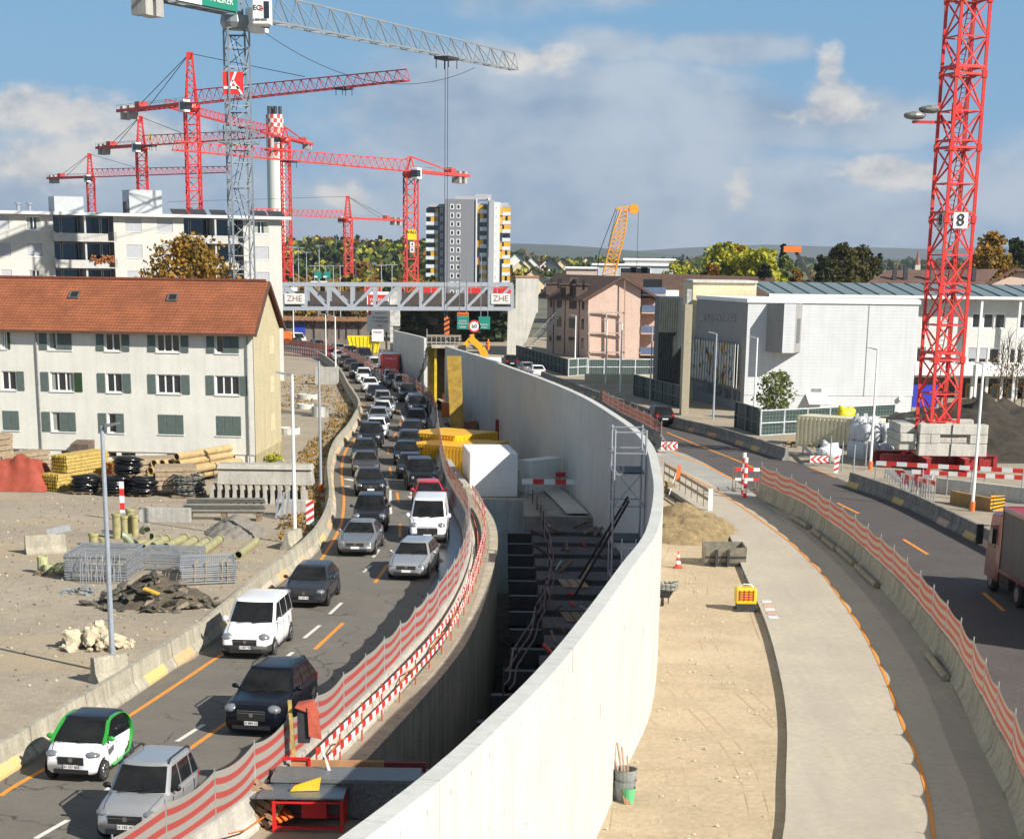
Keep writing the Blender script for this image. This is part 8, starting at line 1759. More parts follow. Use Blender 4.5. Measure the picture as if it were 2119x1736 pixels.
for k,(dx,dy,r) in enumerate(((-.4,.2,.24),(-.1,-.1,.2),(.3,.1,.2),(.5,.3,.2))): m = MB(); m.pipe((q.x+dx,q.y+dy,.15),(q.x+dx,q.y+dy,.15+.3+.3*(k == 0)),r,.03,14); m.build('fitting',M('pale_green_clay',(.45,.46,.24),.4,var=.15,scale=4),t)
begin(); t = thing('yard_railing',(-24,63.6,0),'low grey bar railing along the house plinth','railing'); m = MB(); m.bar((-31,63.9,.95),(-17.5,63.2,.95),.05); m.bar((-31,63.9,.15),(-17.5,63.2,.15),.04)
for k in range(100): f = k/99; m.bar((lerp(-31,-17.5,f),lerp(63.9,63.2,f),.15),(lerp(-31,-17.5,f),lerp(63.9,63.2,f),.95),.025)
m.build('bars',galv,t); end()
for (p,r,h,lb) in ((('F',410,1620),1.0,.5,'flat concrete ring in the weeds, the large one with timber on top'),(('F',395,1690),.8,.45,'concrete ring just below the large one'),(('J',615,205),.9,.5,'concrete ring beside the house gable'),(('J',878,60),.75,.9,'pale concrete ring next to the left barrier')):
 q = gz(p); m = MB(); m.pipe((q.x,q.y,0),(q.x,q.y,h),r,.12,20); one('concrete_ring',m,concrete_light,lb,'concrete ring')
q = gz(('F',550,1515)); m = MB(); m.box(q.x-1.3,q.x+1.3,q.y,q.y+1,0,1.9); one('concrete_block',m,concrete,'big rough concrete block by the left barrier bend','block',bevel=.05)
q = gz(('F',250,1240)); m = MB(); m.box(q.x-.9,q.x+.9,q.y,q.y+1.5,0,2.4); one('site_toilet',m,orange_p,'small orange hut behind the house corner at the far bend','hut',bevel=.04)
for r_,(p0,p1) in enumerate(((('F',235,1275),('F',500,1310)),(('F',232,1315),('F',500,1338)))):
 a,b = gz(p0),gz(p1);
 for k in range(4):
  t = thing('striped_barrier',a.lerp(b,k/4),'red and white striped plank barrier in the double row at the far bend','barrier','striped plank barriers at the far bend')
  for z in (.45,.95):
   for j in range(8): c0,c1 = a.lerp(b,(k+j*.12)/4),a.lerp(b,(k+(j+1)*.12)/4); m = MB(); m.bar((c0.x,c0.y,z),(c1.x,c1.y,z),.03,h=.26); m.build('plank',red_p if j % 2 else white_p,t)
weeds = LF['olive']; GL.seed(5); m = MB()
for p in [q for q in L1 if 50*KY < q.y < 100*KY]:
 for _ in range(26): x = p.x-GL.uniform(.7,2.6); y = p.y+GL.uniform(-2.2,2.2); leafcloud(m,Vector((x,y,.12)),.3,3,.12,.5)
for _ in range(420): q = gz(('F',GL.uniform(225,690),GL.uniform(1440,1700))); leafcloud(m,Vector((q.x,q.y,.05)),.4,3,.13,.3)
tag(m.build('weeds',weeds),'dry weeds growing along the left barrier and in the rough ground','weeds',kind='stuff')
q = gz(('J',490,520)); m = MB(); leafcloud(m,Vector((q.x,q.y,.6)),.7,500,.12,.9); tag(m.build('shrub',LF['ygreen']),'green yellow shrub at the foot of the beige gable','shrub');
# ------------------------------------------------------------------ trench and work strip
def at(p,z=0): return gz(p,z)
def boxpx(p0,p1,d,z0,zt_p,mat,parent=None,name='body',bevel=0,ribs=0):
 a,b = gz(p0,z0),gz(p1,z0); u = (b-a).normalized(); n = Vector((-u.y,u.x,0)); n = n if n.y > 0 else -n; z1 = zof(zt_p,a); m = MB(); P = [a,b,b+n*d,a+n*d]
 m.hexa(P+[Vector((p.x,p.y,z1)) for p in P])
 if ribs:
  for k in range(ribs): f = (k+.5)/ribs; c = a.lerp(b,f)-n*.03; m.bar((c.x,c.y,z0+.12),(c.x,c.y,z1-.12),(b-a).length/ribs*.45,h=.06,up=(n.x,n.y,0))
  for k in range(int(d/.28)): c = a+n*(.14+.28*k)-u*.02; m.bar((c.x,c.y,z0+.12),(c.x,c.y,z1-.12),.12,h=.05,up=(u.x,u.y,0)); c = b+n*(.14+.28*k)+u*.02; m.bar((c.x,c.y,z0+.12),(c.x,c.y,z1-.12),.12,h=.05,up=(u.x,u.y,0))
 return (m.build(name,mat,parent,bevel=bevel),a,b,n,z1) if not parent is None or True else None
yc = M('container_yellow',(.72,.4,.01),.5,var=.08,scale=1)
for (p0,p1,tp,d,lb) in ((('K',195,500),('K',555,455),('K',195,225),5,'rear yellow corrugated container, the taller looking one'),(('K',290,560),('K',650,500),('K',290,320),5,'front yellow container with brown top half hidden by the white cabin')):
 o,a,b,n,z1 = boxpx(p0,p1,d,-1,tp,yc,ribs=11); o.name = 'container'; tag(o,lb,'container','containers on the trench floor')
 m = MB(); m.prism([a-n*.05,b-n*.05,b+n*(d+.05),a+n*(d+.05)],z1,z1+.06); m.build('roof',M('container_top',(.42,.28,.15),.8,var=.3,scale=3),o)
 u = (b-a).normalized(); m = MB(); c = b+u*.6; m.obox((c.x+n.x*1.2,c.y+n.y*1.2,-1),1.1,1.6,2.3,math.atan2(u.y,u.x)); m.build('end_unit',M('unit_grey',(.4,.42,.42),.6,var=.1),o)
o,a,b,n,z1 = boxpx(('K',320,738),('K',725,738),6,-1,('K',330,370),white_p,bevel=.06); o.name = 'site_cabin'; tag(o,'big white site cabin standing on the concrete cross wall','cabin','containers on the trench floor')
m = MB(); m.box(a.x-.03,b.x+.03,a.y-.04,a.y+.02,z1-.35,z1+.02); m.box(a.x-.03,a.x+.1,a.y-.05,a.y+.02,-.98,z1); m.box(b.x-.1,b.x+.03,b.y-.05,b.y+.02,-.98,z1); m.build('frame',M('cabin_frame',(.6,.62,.62),.5),o)
o,a,b,n,z1 = boxpx(('K',735,700),('K',832,712),3,-1,('K',740,420),white_p,bevel=.04); o.name = 'site_cabin'; tag(o,'narrow white cabin directly right of the big one','cabin')
q = at(('K',660,310),-1); m = MB(); m.box(q.x-1.2,q.x+1.9,q.y,q.y+5,-.9,1.1); m.lathe((q.x+.2,q.y-.05,.2),[(.45,-.1),(.45,.1)],'Y',14); o = one('compressor',m,M('dark_red_machine',(.26,.01,.01),.4,var=.2),'dark red machine housing against the shaded curved wall','machine',bevel=.08)
m = MB(); m.box(q.x+.6,q.x+2.0,q.y+.5,q.y+3,1.12,1.9); m.build('black_hopper',black,o)
q = at(('K',1020,575),-1); m = MB(); m.box(q.x-.7,q.x+.7,q.y,q.y+.9,-.8,-.3); m.box(q.x-.5,q.x+.5,q.y+.2,q.y+.7,-.3,.15);
for dx in (-.75,.75): m.tube((q.x+dx,q.y,-.7),(q.x+dx,q.y+1,-.7),.28,10)
one('roller',m,M('machine_brown',(.2,.07,.02),.6,var=.2),'small brown roller machine on the shaded trench floor','machine')
for k,(p,lb) in enumerate(((('K',985,690),'front red and white plank barrier in the trench'),(('K',985,625),'rear red and white plank barrier in the trench'))):
 q = at((p[0],p[1],p[2]+60),-1); t = thing('plank_barrier',q,lb,'barrier','plank barriers in the trench')
 for j in range(5): m = MB(); m.box(q.x-1.7+j*.7,q.x-1.0+j*.7,q.y-.03,q.y+.03,-.1,.22); m.build('plank',red_p if j % 2 else white_p,t)
 for dx in (-1.4,1.4): m = MB(); m.tube((q.x+dx,q.y+.05,-1),(q.x+dx,q.y+.05,.3),.04,6); m.build('post',galv,t)
jn = random.Random(4)
for (p,s,mt,lb,z) in ((('K',155,70),(1.5,1.8,1.3),orange_p,'orange red crate at the back end of the trench clutter',0),(('F',1440,1690),(1.0,.6,1.5),orange_p,'orange panel standing beside the tall yellow formwork',-1),(('K',295,200),(1.7,1.2,1.0),M('copper_barrel',(.33,.12,.06),.6,var=.2),'copper brown drum box behind the yellow containers',-1),(('K',140,330),(1.4,1.0,.4),M('yellow_sheet',(.7,.6,.02),.6),'bright yellow sheet left of the yellow container',-.6),(('K',100,225),(1.2,1.0,.5),M('foil_white',(.6,.6,.62),.4,var=.3,scale=6),'crumpled white foil left of the trench containers',-.4)):
 q = at(p,z); m = MB(); m.blob((q.x,q.y+s[1]/2,z+s[2]/2),s[0]/2,s[1]/2,s[2]/2,jn.random()*9,.3,8,6) if 'foil' in lb or 'sheet' in lb else m.box(q.x-s[0]/2,q.x+s[0]/2,q.y,q.y+s[1],z,z+s[2]); one('site_box',m,mt,lb,'site material')
for k in range(26):
 q = at(('K',jn.uniform(120,420),jn.uniform(90,240)),-1); m = MB(); m.bar((q.x,q.y,-.9+jn.random()*.6),(q.x+jn.uniform(-1,1),q.y+jn.uniform(-2,2),-.8+jn.random()*1.2),jn.uniform(.04,.12)); one('timber_piece',m,jn.choice((wood,wood_dark,galv,redend)),'loose plank or bar in the clutter behind the yellow containers','timber','loose planks behind the containers')
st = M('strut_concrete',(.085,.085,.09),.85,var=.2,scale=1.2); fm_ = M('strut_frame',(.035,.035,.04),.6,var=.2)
def wallx(y):
 i = min(range(len(WL)),key=lambda i: abs(WL[i].y-y)); return WL[i].x
def trx(y):
 i = min(range(len(TL)),key=lambda i: abs(TL[i].y-y)); return TL[i].x
for k in range(15):
 y = 104.5-k*4.0; xr = wallx(y)-.25; xl = lerp(1.2,1.6,k/14) if k < 9 else 1.6-.42*(k-8);
 if xr-xl < .8: continue
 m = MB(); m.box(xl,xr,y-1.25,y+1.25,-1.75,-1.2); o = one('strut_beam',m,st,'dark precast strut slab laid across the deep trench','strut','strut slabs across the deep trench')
 m = MB()
 for z in (-1.9,-3.3): m.box(xl-1.3,xl-.02,y-1.2,y+1.2,z-.25,z)
 for xx in (xl-1.3,xl-.3): m.box(xx,xx+.25,y-1.2,y+1.2,-3.3,-1.9)
 m.box(xl-1.35,xl-.02,y-1.3,y-.9,-1.88,-1.3); m.build('end_frame',fm_,o)
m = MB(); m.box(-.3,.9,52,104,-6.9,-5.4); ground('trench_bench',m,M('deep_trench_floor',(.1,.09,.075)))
pts = smoothline([at(p,-1) for p in (('K',850,800),('K',920,900),('K',960,1080),('K',990,1280),('K',985,1450),('K',965,1695),('P',300,30),('P',230,230),('P',100,480),('P',0,700))],4)
for dz,dx in ((.25,0),(.1,.18),(.75,.05)):
 m = MB(); m.path([p+Vector((dx+.08*math.sin(i*1.3),0,dz+.06*math.sin(i*2.1))) for i,p in enumerate(pts)],.035,5); one('cable',m,M('cable_red_grey',(.16,.11,.1),.7),'long cable run hanging along the struts in the trench','cable','cables along the trench struts')
for i in range(0,len(pts),2): p = pts[i]; m = MB(); m.tube((p.x,p.y,-1.2),(p.x,p.y,-.1),.03,5); one('railing_post',m,steel_dark,'thin post carrying the cables along the struts','post','cable posts on the struts')
for (x,y) in ((2.6,86),(2.5,77.5)):
 for k in range(3): m = MB(); m.obox((x+k*.42,y,-1.19),.36,2.2,.06,.1); one('loose_board',m,wood if y > 80 else wood_dark,'loose board lying on the strut slabs','board','boards lying on the struts')
sy = 80.5; sx = wallx(sy)-1.62; t = thing('scaffold_tower',(sx,sy,-1.2),'grey scaffold stair tower against the shaded side of the curved wall','scaffold'); m = MB(); W2,D2 = 1.35,2.6
for dx in (0,W2):
 for dy in (0,D2): m.tube((sx+dx,sy+dy,-1.2),(sx+dx,sy+dy,6.5),.05,6)
for z in (0,1.6,3.2,4.6,5.5,6.4):
 for a,b in (((0,0),(W2,0)),((W2,0),(W2,D2)),((W2,D2),(0,D2)),((0,D2),(0,0))): m.bar((sx+a[0],sy+a[1],z),(sx+b[0],sy+b[1],z),.05)
for z in (0,3.2): m.bar((sx,sy,z),(sx+W2,sy,z+1.6),.04); m.bar((sx+W2,sy,z),(sx,sy,z+1.6),.04)
m.build('frame',galv,t)
for z in (1.6,4.6): m = MB(); m.box(sx+.05,sx+W2-.05,sy+.05,sy+D2-.05,z,z+.08); m.build('platform',steel_dark,t)
m = MB()
for k in range(9): m.bar((sx+.45,sy-.05,-1+k*.3),(sx+1.0,sy-.05,-1+k*.3),.04)
m.bar((sx+.42,sy-.05,-1.2),(sx+.42,sy-.05,1.8),.05); m.bar((sx+1.03,sy-.05,-1.2),(sx+1.03,sy-.05,1.8),.05); m.build('ladder',white_p,t)
for k,(a,b) in enumerate(((('K',1650,740),('K',1240,1420)),(('K',1660,770),('K',1210,1560)))):
 m = MB(); m.tube(vy(a,sy-.5),at(b,-1.2),.06,6); one('steel_prop',m,steel_dark,'long slanting steel prop beside the scaffold tower','prop','slanting props at the scaffold tower')
rim = [p+Vector((-.62,0,0)) for p in TL if 46 < p.y < 108]; rim = resample(rim,1.25); ch = 0
for i in range(len(rim)-1):
 a,b = rim[i],rim[i+1]
 if i % 2 == 0 and i < 48:
  t = thing('rim_rail',a,'red and white striped rail section along the trench rim','railing','striped rail sections along the trench rim')
  for z in (.45,.95):
   m = MB()
   for j in range(6): c0,c1 = a.lerp(rim[min(i+2,len(rim)-1)],j/6),a.lerp(rim[min(i+2,len(rim)-1)],(j+1)/6); m.bar((c0.x,c0.y,z),(c1.x,c1.y,z),.03,h=.16,m=j%2)
   m.build('striped_plank',[red_p,white_p],t)
  m = MB(); m.tube((a.x,a.y,0),(a.x,a.y,1.15),.025,5); m.build('post',redend,t)
mb = strip([p+Vector((-.98,0,0)) for p in TL if 46 < p.y < 105],-.16,.16,.02); o = mb.build('cable_channel',black); tag(o,'black open cable channel along the trench rim','channel')
orl = [p+Vector((0,0,0)) for p in r1 if 40 < p.y < 100]; nn_ = normals2(orl); m = MB(); m.path([Vector((p.x+n.x*.72,p.y+n.y*.72,.62-.3*abs(math.sin(i*.9)))) for i,(p,n) in enumerate(zip(orl,nn_))],.022,5); one('orange_hose',m,orange_p,'thin orange hose looping along the barrier beside the trench','hose')
t = thing('formwork_scaffold',at(('F',1370,1560),-1),'tall yellow brown formwork panels with timber platform closing the gap in the wall','formwork'); fy = M('formwork_yellow',(.42,.27,.04),.7,var=.3,scale=2); D = 187
for (x0,x1,y0,y1,d,mt) in ((1300,1350,1230,1600,0,fy),(1352,1440,1240,1600,1.5,M('formwork_dark',(.09,.07,.05),.8,var=.3)),(1345,1362,1230,1580,-.6,M('bright_yellow_beam',(.65,.45,.02),.6)),(1420,1445,1240,1600,.8,M('formwork_dark',(.09,.07,.05)))):
 a = vy(('F',x0,y1),D+d); b = vy(('F',x1,y0),D+d); m = MB(); m.box(a.x,b.x,D+d,D+d+1.0,-1.2,b.z); m.build('panel',mt,t)
for (y0,d) in ((1150,0),(1175,.6),(1215,1.0)): a = vy(('F',1290,y0),D); b = vy(('F',1545,y0),D); m = MB(); m.box(a.x,b.x,D-1+d,D-.6+d,a.z-.1,a.z+.1); m.build('guard_board',wood,t)
a = vy(('F',1330,1215),D); b = vy(('F',1500,1200),D); m = MB(); m.box(a.x,b.x,D-1.6,D+2,a.z-.3,a.z); m.build('platform',M('platform_timber',(.45,.4,.32),.8,var=.2),t)
for k in range(8): c = vy(('F',1295+k*34,1215),D); e = vy(('F',1295+k*34,1100 if k == 0 else 1145),D); m = MB(); m.tube((c.x,D-1.2,c.z),(c.x,D-1.2,e.z),.05,5); m.build('guard_post',galv,t)
for k in range(7): a = vy(('F',1300,1220+k*22),D-1); b = at(('F',1215-k*8,1420+k*28),-1); m = MB(); m.tube(a,b,.06,5); m.build('steel_brace',steel_dark,t)
a = vy(('F',1475,1690),150); b = vy(('F',1560,1305),150); m = MB(); m.hexa([(a.x,149,-1),(a.x+1.0,149,-1),(a.x+1.0,150.6,-1),(a.x,150.6,-1),(b.x-1.3,149,b.z),(b.x-.2,149,b.z),(b.x-.2,150.6,b.z),(b.x-1.3,150.6,b.z)]); one('formwork_sheet',m,fy,'tall leaning yellow brown formwork panel against the inner wall face','formwork')
t = thing('skip',at(('F',830,1285)),'bright yellow ribbed skip container beside the far queue','skip'); q = at(('F',830,1285)); m = MB(); m.hexa([(q.x-1.9,q.y,.1),(q.x+1.9,q.y,.1),(q.x+1.9,q.y+2,.1),(q.x-1.9,q.y+2,.1),(q.x-2.5,q.y-.1,2.5),(q.x+2.4,q.y-.1,2.5),(q.x+2.4,q.y+2.2,2.5),(q.x-2.5,q.y+2.2,2.5)])
for k in range(9): m.bar((q.x-1.9+k*.47,q.y-.04,.2),(q.x-2.4+k*.6,q.y-.12,2.4),.12)
m.build('body',M('skip_yellow',(.8,.62,.01),.5),t)
ex = M('excavator_orange',(.75,.38,.02),.45,var=.08); E = 205; P_ = lambda x,y: vy(('F',x,y),E); t = thing('excavator',(P_(1740,1310).x,E,0),'orange yellow excavator with raised arm behind the wall below the bridge signs','excavator'); m = MB()
for a,b,w in (((1725,1310),(1690,1240),.75),((1690,1240),(1610,1170),.65),((1630,1160),(1560,1235),.5),((1610,1165),(1640,1160),.6)): m.bar(P_(*a),P_(*b),w)
m.build('arm',ex,t); c = P_(1770,1340); m = MB(); m.box(c.x-1.3,c.x+1.0,E,E+3,.9,c.z+.3); m.build('body',white_p,t,bevel=.15); m = MB(); m.box(c.x-1.7,c.x+1.7,E-.3,E+.4,0,.9); m.box(c.x-1.7,c.x+1.7,E+2.6,E+3.3,0,.9); m.build('track',rubber,t); m = MB(); m.hexa([P_(1545,1235)+Vector(v) for v in ((-.6,-.5,-.9),(.5,-.5,-.9),(.5,.5,-.9),(-.6,.5,-.9),(-.3,-.5,.2),(.5,-.5,.2),(.5,.5,.2),(-.3,.5,.2))]); m.build('bucket',steel_dark,t)
q = at(('F',1742,1270)); ps_ = q.copy(); t = thing('person',q,'person in orange work clothes standing below the green road signs','person'); m = MB(); x,y = q.x,q.y; rows = []
for z,rx,ry in ((.02,.2,.16),(.5,.19,.14),(.9,.23,.17),(1.15,.22,.15),(1.42,.27,.16),(1.52,.16,.12),(1.56,.07,.07),(1.62,.09,.1),(1.74,.11,.12),(1.84,.08,.09),(1.87,.01,.01)): rows.append([(x+math.cos(a)*rx,y+math.sin(a)*ry,z) for a in [2*math.pi*k/12 for k in range(12)]])
m.grid(rows,close=True)
for s in (-1,1): m.tube((x+s*.25,y,1.42),(x+s*.36,y-.05,1.1),.065,8,r2=.05); m.tube((x+s*.36,y-.05,1.1),(x+s*.3,y-.2,.85),.05,8,r2=.04); m.tube((x+s*.1,y,.55),(x+s*.12,y,.0),.1,8,r2=.07)
m.build('body',flat('skin',(.5,.3,.2),.7),t,smooth=True); m = MB(); m.lathe((x,y,.55),[(.25,0),(.27,.35),(.25,.6),(.3,.85),(.17,.98)],'Z',12); m.build('jacket',flat('hi_vis_orange',(.85,.2,.02),.7),t); m = MB(); m.lathe((x,y,1.75),[(.14,0),(.13,.08),(.05,.15)],'Z',12); m.build('helmet',orange_p,t)
SD = 262
def sign(x0,x1,y0,y1,mt,lb,lines_,z=0,D_=SD):
 a = vy(('F',x0,y1),D_); b = vy(('F',x1,y0),D_); m = MB(); m.box(a.x,b.x,D_,D_+.12,a.z,b.z); o = one('road_sign',m,mt,lb,'sign',bevel=.04); m = MB(); m.box(a.x+.12,b.x-.12,D_-.01,D_-.002,a.z+.1,b.z-.1) if False else None
 for s,f,sz,c in lines_: text_mesh(s,sz*(b.z-a.z),((a.x+b.x)/2,D_-.03,lerp(b.z,a.z,f)),(1,0,0),(0,0,1),c,parent=o)
 m = MB()
 for x in (lerp(a.x,b.x,.2),lerp(a.x,b.x,.8)): m.tube((x,D_+.1,b.z),(x,D_+.1,b.z+8),.05,5)
 m.build('hanger',galv,o); return o
sign(1512,1600,1012,1105,gs,'left green road sign reading Uster below the right half of the bridge',(('St.Gallen',.35,.17,white_p),('Winterthur',.55,.17,white_p),('Uster',.8,.24,white_p)))
sign(1670,1756,1012,1105,gs,'right green road sign for the airport below the bridge',(('Flughafen',.62,.18,white_p),('Kloten',.84,.18,white_p)))
sign(1512,1598,983,1010,orange_p,'narrow orange sign on top of the left green one',(('Zürich-City',.5,.6,black),))
p = vy(('F',1640,1083),SD); m = MB(); m.lathe((p.x,SD,p.z),[(.85,0),(.85,.08)],'Y',24); o = one('speed_limit_sign',m,red_p,'round red rimmed speed limit sign reading 60 between the green signs','sign'); m = MB(); m.lathe((p.x,SD-.02,p.z),[(.62,0),(.62,.015)],'Y',24); m.build('face',white_p,o); text_mesh('60',.75,(p.x,SD-.05,p.z),(1,0,0),(0,0,1),black,parent=o)
p = vy(('F',1437,1080),200); m = MB(); m.box(p.x-.28,p.x+.28,200,200.05,p.z-.85,p.z+.85); o = one('hazard_board',m,orange_p,'orange and black striped board on a pole above the formwork','sign')
for k in range(3): m = MB(); m.poly([(p.x-.28,199.97,p.z-.75+k*.52),(p.x+.28,199.97,p.z-.45+k*.52),(p.x+.28,199.97,p.z-.22+k*.52),(p.x-.28,199.97,p.z-.52+k*.52)]); m.build('stripe',black,o)
m = MB(); m.tube((p.x,200.1,0),(p.x,200.1,p.z+1),.07,6); m.build('pole',galv,o)
q = at(('O',980,1585)); m = MB(); m.box(q.x-2.0,q.x+1.6,q.y-.2,q.y+.9,.02,.95); o = one('checker_plate_box',m,M('checker_plate',(.2,.2,.19),.4,.5,var=.25,scale=14,bump=.8,bscale=16),'grey checker plate tool box at the near end of the trench','box',bevel=.02); m = MB(); m.box(q.x-2.05,q.x+1.65,q.y-.25,q.y+.95,.96,1.05); m.build('lid',M('box_lid',(.2,.21,.21),.5,.4,var=.1),o)
q = at(('O',690,1690)); t = thing('table_saw',(q.x,q.y,0),'red framed table saw with grey top and yellow guard in front of the tool box','table saw'); x,y = q.x,q.y; m = MB()
m.box(x-1.35,x+.75,y-.1,y+1.1,.86,.9); m.box(x-1.9,x-1.3,y+.1,y+.8,.8,.84); m.build('table_top',M('saw_top',(.2,.24,.27),.4,.6,var=.1),t); m = MB()
for dx in (-.95,.7):
 for dy in (0,1.0): m.bar((x+dx,y+dy,0),(x+dx,y+dy,.86),.08)
for z in (.12,.76):
 for dy in (0,1.0): m.bar((x-.95,y+dy,z),(x+.7,y+dy,z),.06)
 for dx in (-.95,.7): m.bar((x+dx,y,z),(x+dx,y+1,z),.06)
m.box(x-.3,x+.3,y+.2,y+.8,.3,.8); m.build('frame',M('saw_red',(.6,.02,.02),.4,var=.1),t); m = MB(); m.hexa([(x-.6,y+.4,.92),(x+.1,y+.5,.92),(x+.1,y+.58,.92),(x-.6,y+.48,.92),(x-.5,y+.4,1.05),(x+.15,y+.5,1.25),(x+.15,y+.58,1.25),(x-.5,y+.48,1.05)]); m.build('blade_guard',yellow_p,t)
q = at(('O',510,1500)); m = MB(); m.bar((q.x-.3,q.y+.6,0),(q.x-.3,q.y+.6,1.1),.07); m.bar((q.x-.3,q.y+.6,1.08),(q.x+.5,q.y+.6,1.08),.07); m.bar((q.x+.5,q.y+.6,0),(q.x+.5,q.y+.6,1.08),.07); m.box(q.x-.1,q.x+.4,q.y+.4,q.y+.8,.3,.8); one('power_stand',m,M('saw_red',(.6,.02,.02)),'red tubular power stand behind the table saw','stand')
for k in range(2):
 q = at(('O',185+k*90,1665)); t = thing('pallet',q,['wooden pallet leaning against the barrier at the bottom','second wooden pallet leaning beside the first near the orange boards'][k],'pallet',None); m = MB(); R3 = Matrix.Rotation(-.5,3,'X') @ Matrix.Rotation(.55,3,'Y'); cc = Vector((q.x,q.y+.2,.55))
 for j in range(6): P8 = [cc+R3 @ Vector(v) for v in [(sx_,sy_,sz_) for sz_ in (-.5+j*.19,-.38+j*.19) for sx_,sy_ in ((-.6,-.02),(.6,-.02),(.6,.02),(-.6,.02))]]; m.hexa(P8)
 for sx_ in (-.55,0,.5): m.hexa([cc+R3 @ Vector(v) for v in ((sx_,.02,-.5),(sx_+.1,.02,-.5),(sx_+.1,.12,-.5),(sx_,.12,-.5),(sx_,.02,.6),(sx_+.1,.02,.6),(sx_+.1,.12,.6),(sx_,.12,.6))])
 m.build('boards',M('pallet_wood',(.3,.2,.12),.9,var=.25,scale=5),t)
for k in range(3): q = at(('O',330+k*40,1640)); m = MB(); m.bar((q.x-.3,q.y+.5,.75),(q.x+.5,q.y-.2,.15+k*.05),.14,h=.04); one('orange_board',m,orange_p,'orange board lying over the rubbish by the pallets','board','orange boards by the pallets')
q = at(('O',375,1565)); m = MB()
for k in range(7): r = .2+k*.05; c = Vector((q.x,q.y+.25,.55)); m.path([c+Vector((math.cos(a)*r,-.16*math.sin(a)*0-.1+.03*k,math.sin(a)*r)) for a in [2*math.pi*i/20 for i in range(21)]],.045,6)
one('hose_roll',m,M('hose_black',(.02,.02,.02),.5),'black coiled hose roll leaning on the white barrier','hose',smooth=True)
a,b = at(('O',535,1250),.75),at(('O',1190,1258),.75); m = MB(); m.bar(a+Vector((0,0,.1)),b+Vector((0,0,.1)),.14,h=.34); o = one('wooden_beam',m,M('orange_timber',(.42,.22,.1),.8,var=.15,scale=3),'long brown timber beam across the near cross wall','beam'); c = b+(b-a)*.45; m = MB(); m.bar(b+Vector((0,0,.1)),c+Vector((0,0,.1)),.145,h=.3); m.build('red_end',M('dark_red_beam',(.2,.02,.015),.7),o)
q = at(('O',600,1290),.6); t = thing('switch_box_post',(q.x,q.y,0),'yellow post with small cabinet under a rust red cover by the netting','cabinet'); m = MB(); m.bar((q.x-.1,q.y,0),(q.x-.25,q.y,2.6),.09); m.build('post',wood_y,t); m = MB(); m.box(q.x-.05,q.x+.25,q.y-.1,q.y+.12,1.5,2.3); m.build('cabinet',steel_dark,t); m = MB(); m.hexa([(q.x-.1,q.y-.2,2.45),(q.x+.5,q.y-.1,2.2),(q.x+.5,q.y+.2,2.2),(q.x-.1,q.y+.2,2.45),(q.x-.05,q.y-.2,2.52),(q.x+.35,q.y-.1,2.6),(q.x+.35,q.y+.2,2.6),(q.x-.05,q.y+.2,2.52)]); m.poly([(q.x+.22,q.y-.18,2.48),(q.x+.5,q.y-.12,2.3),(q.x+.58,q.y-.14,1.6),(q.x+.25,q.y-.18,1.7)]); m.build('cover',M('rust_red_sheet',(.45,.09,.05),.7),t)
a,b = at(('O',825,1335),.75),vy(('O',752,1100),at(('O',825,1335),.75).y+.1); m = MB(); m.hexa([a+Vector((-.04,0,0)),a+Vector((.06,0,0)),a+Vector((.06,.03,0)),a+Vector((-.04,.03,0)),b,b+Vector((.02,0,0)),b+Vector((.02,.03,0)),b+Vector((0,.03,0))]); one('white_lath',m,white_p,'pointed white lath leaning over the cross wall','lath')
# ------------------------------------------------------------------ sand strip and right road items
def excavated():
 q = at(('L',330,1180),-.2); heap('sand_mound',(q.x,q.y+1.5),3.0,5.2,1.45,M('dug_sand',(.3,.22,.11),.95,var=.25,scale=2.5,fine=.2,bump=.8),'heap of dug brown gravel in front of the excavated hole','gravel',13,36,.2,mz=-.2)
 m = MB(); a,b = at(('L',150,800),-.2),at(('L',500,1010),-.2); c = [at(('L',140,850),-.2),at(('L',290,1010),-.2),at(('L',470,1035),-.2)]; pts = [at(('L',190,775),-.19),at(('L',505,995),-.19),at(('L',430,1040),-.19),at(('L',300,950),-.19),at(('L',140,850),-.19)]; m.poly([Vector((p.x,p.y,-.185)) for p in pts][::-1]); ground('excavated_hole',m,M('wet_dug_earth',(.09,.07,.04),.95,var=.3,scale=3))
 heap('sand_mound',(at(('L',130,760)).x,at(('L',130,760)).y),1.4,2.6,.5,M('dug_sand',(.3,.22,.11)),'low bank of brown earth left of the plank fence','gravel',17,20,.15,mz=-.2)
excavated()
a,b = at(('L',140,720)),at(('L',525,970)); t = thing('plank_fence',a,'grey two plank fence on thin rods beside the excavated hole','fence')
for z in (.55,1.05): m = MB(); m.bar(Vector((a.x,a.y,z)),Vector((b.x,b.y,z)),.04,h=.18); m.build('plank',M('grey_plank',(.3,.25,.17),.9,var=.2,scale=3),t)
for k in range(9): c = a.lerp(b,k/8); m = MB(); m.tube((c.x,c.y,0),(c.x,c.y,1.2),.02,5); m.build('rod',steel_dark,t)
m = MB(); m.box(b.x-.1,b.x+.15,b.y-.05,b.y+.1,.0,1.2); m.build('end_board',white_p,t)
q = at(('L',180,850),-.2); m = MB(); m.bar((q.x,q.y,-.2),(q.x+.55,q.y,1.6),.05); o = one('leaning_sign',m,white_p,'orange folded sign on a leaning white stick at the hole','sign'); m = MB(); m.hexa([(q.x+.38,q.y-.05,.8),(q.x+.62,q.y-.02,.75),(q.x+.62,q.y+.05,.75),(q.x+.38,q.y+.05,.8),(q.x+.5,q.y-.05,1.75),(q.x+.72,q.y-.02,1.6),(q.x+.72,q.y+.05,1.6),(q.x+.5,q.y+.05,1.75)]); m.build('sign_sheet',orange_p,o)
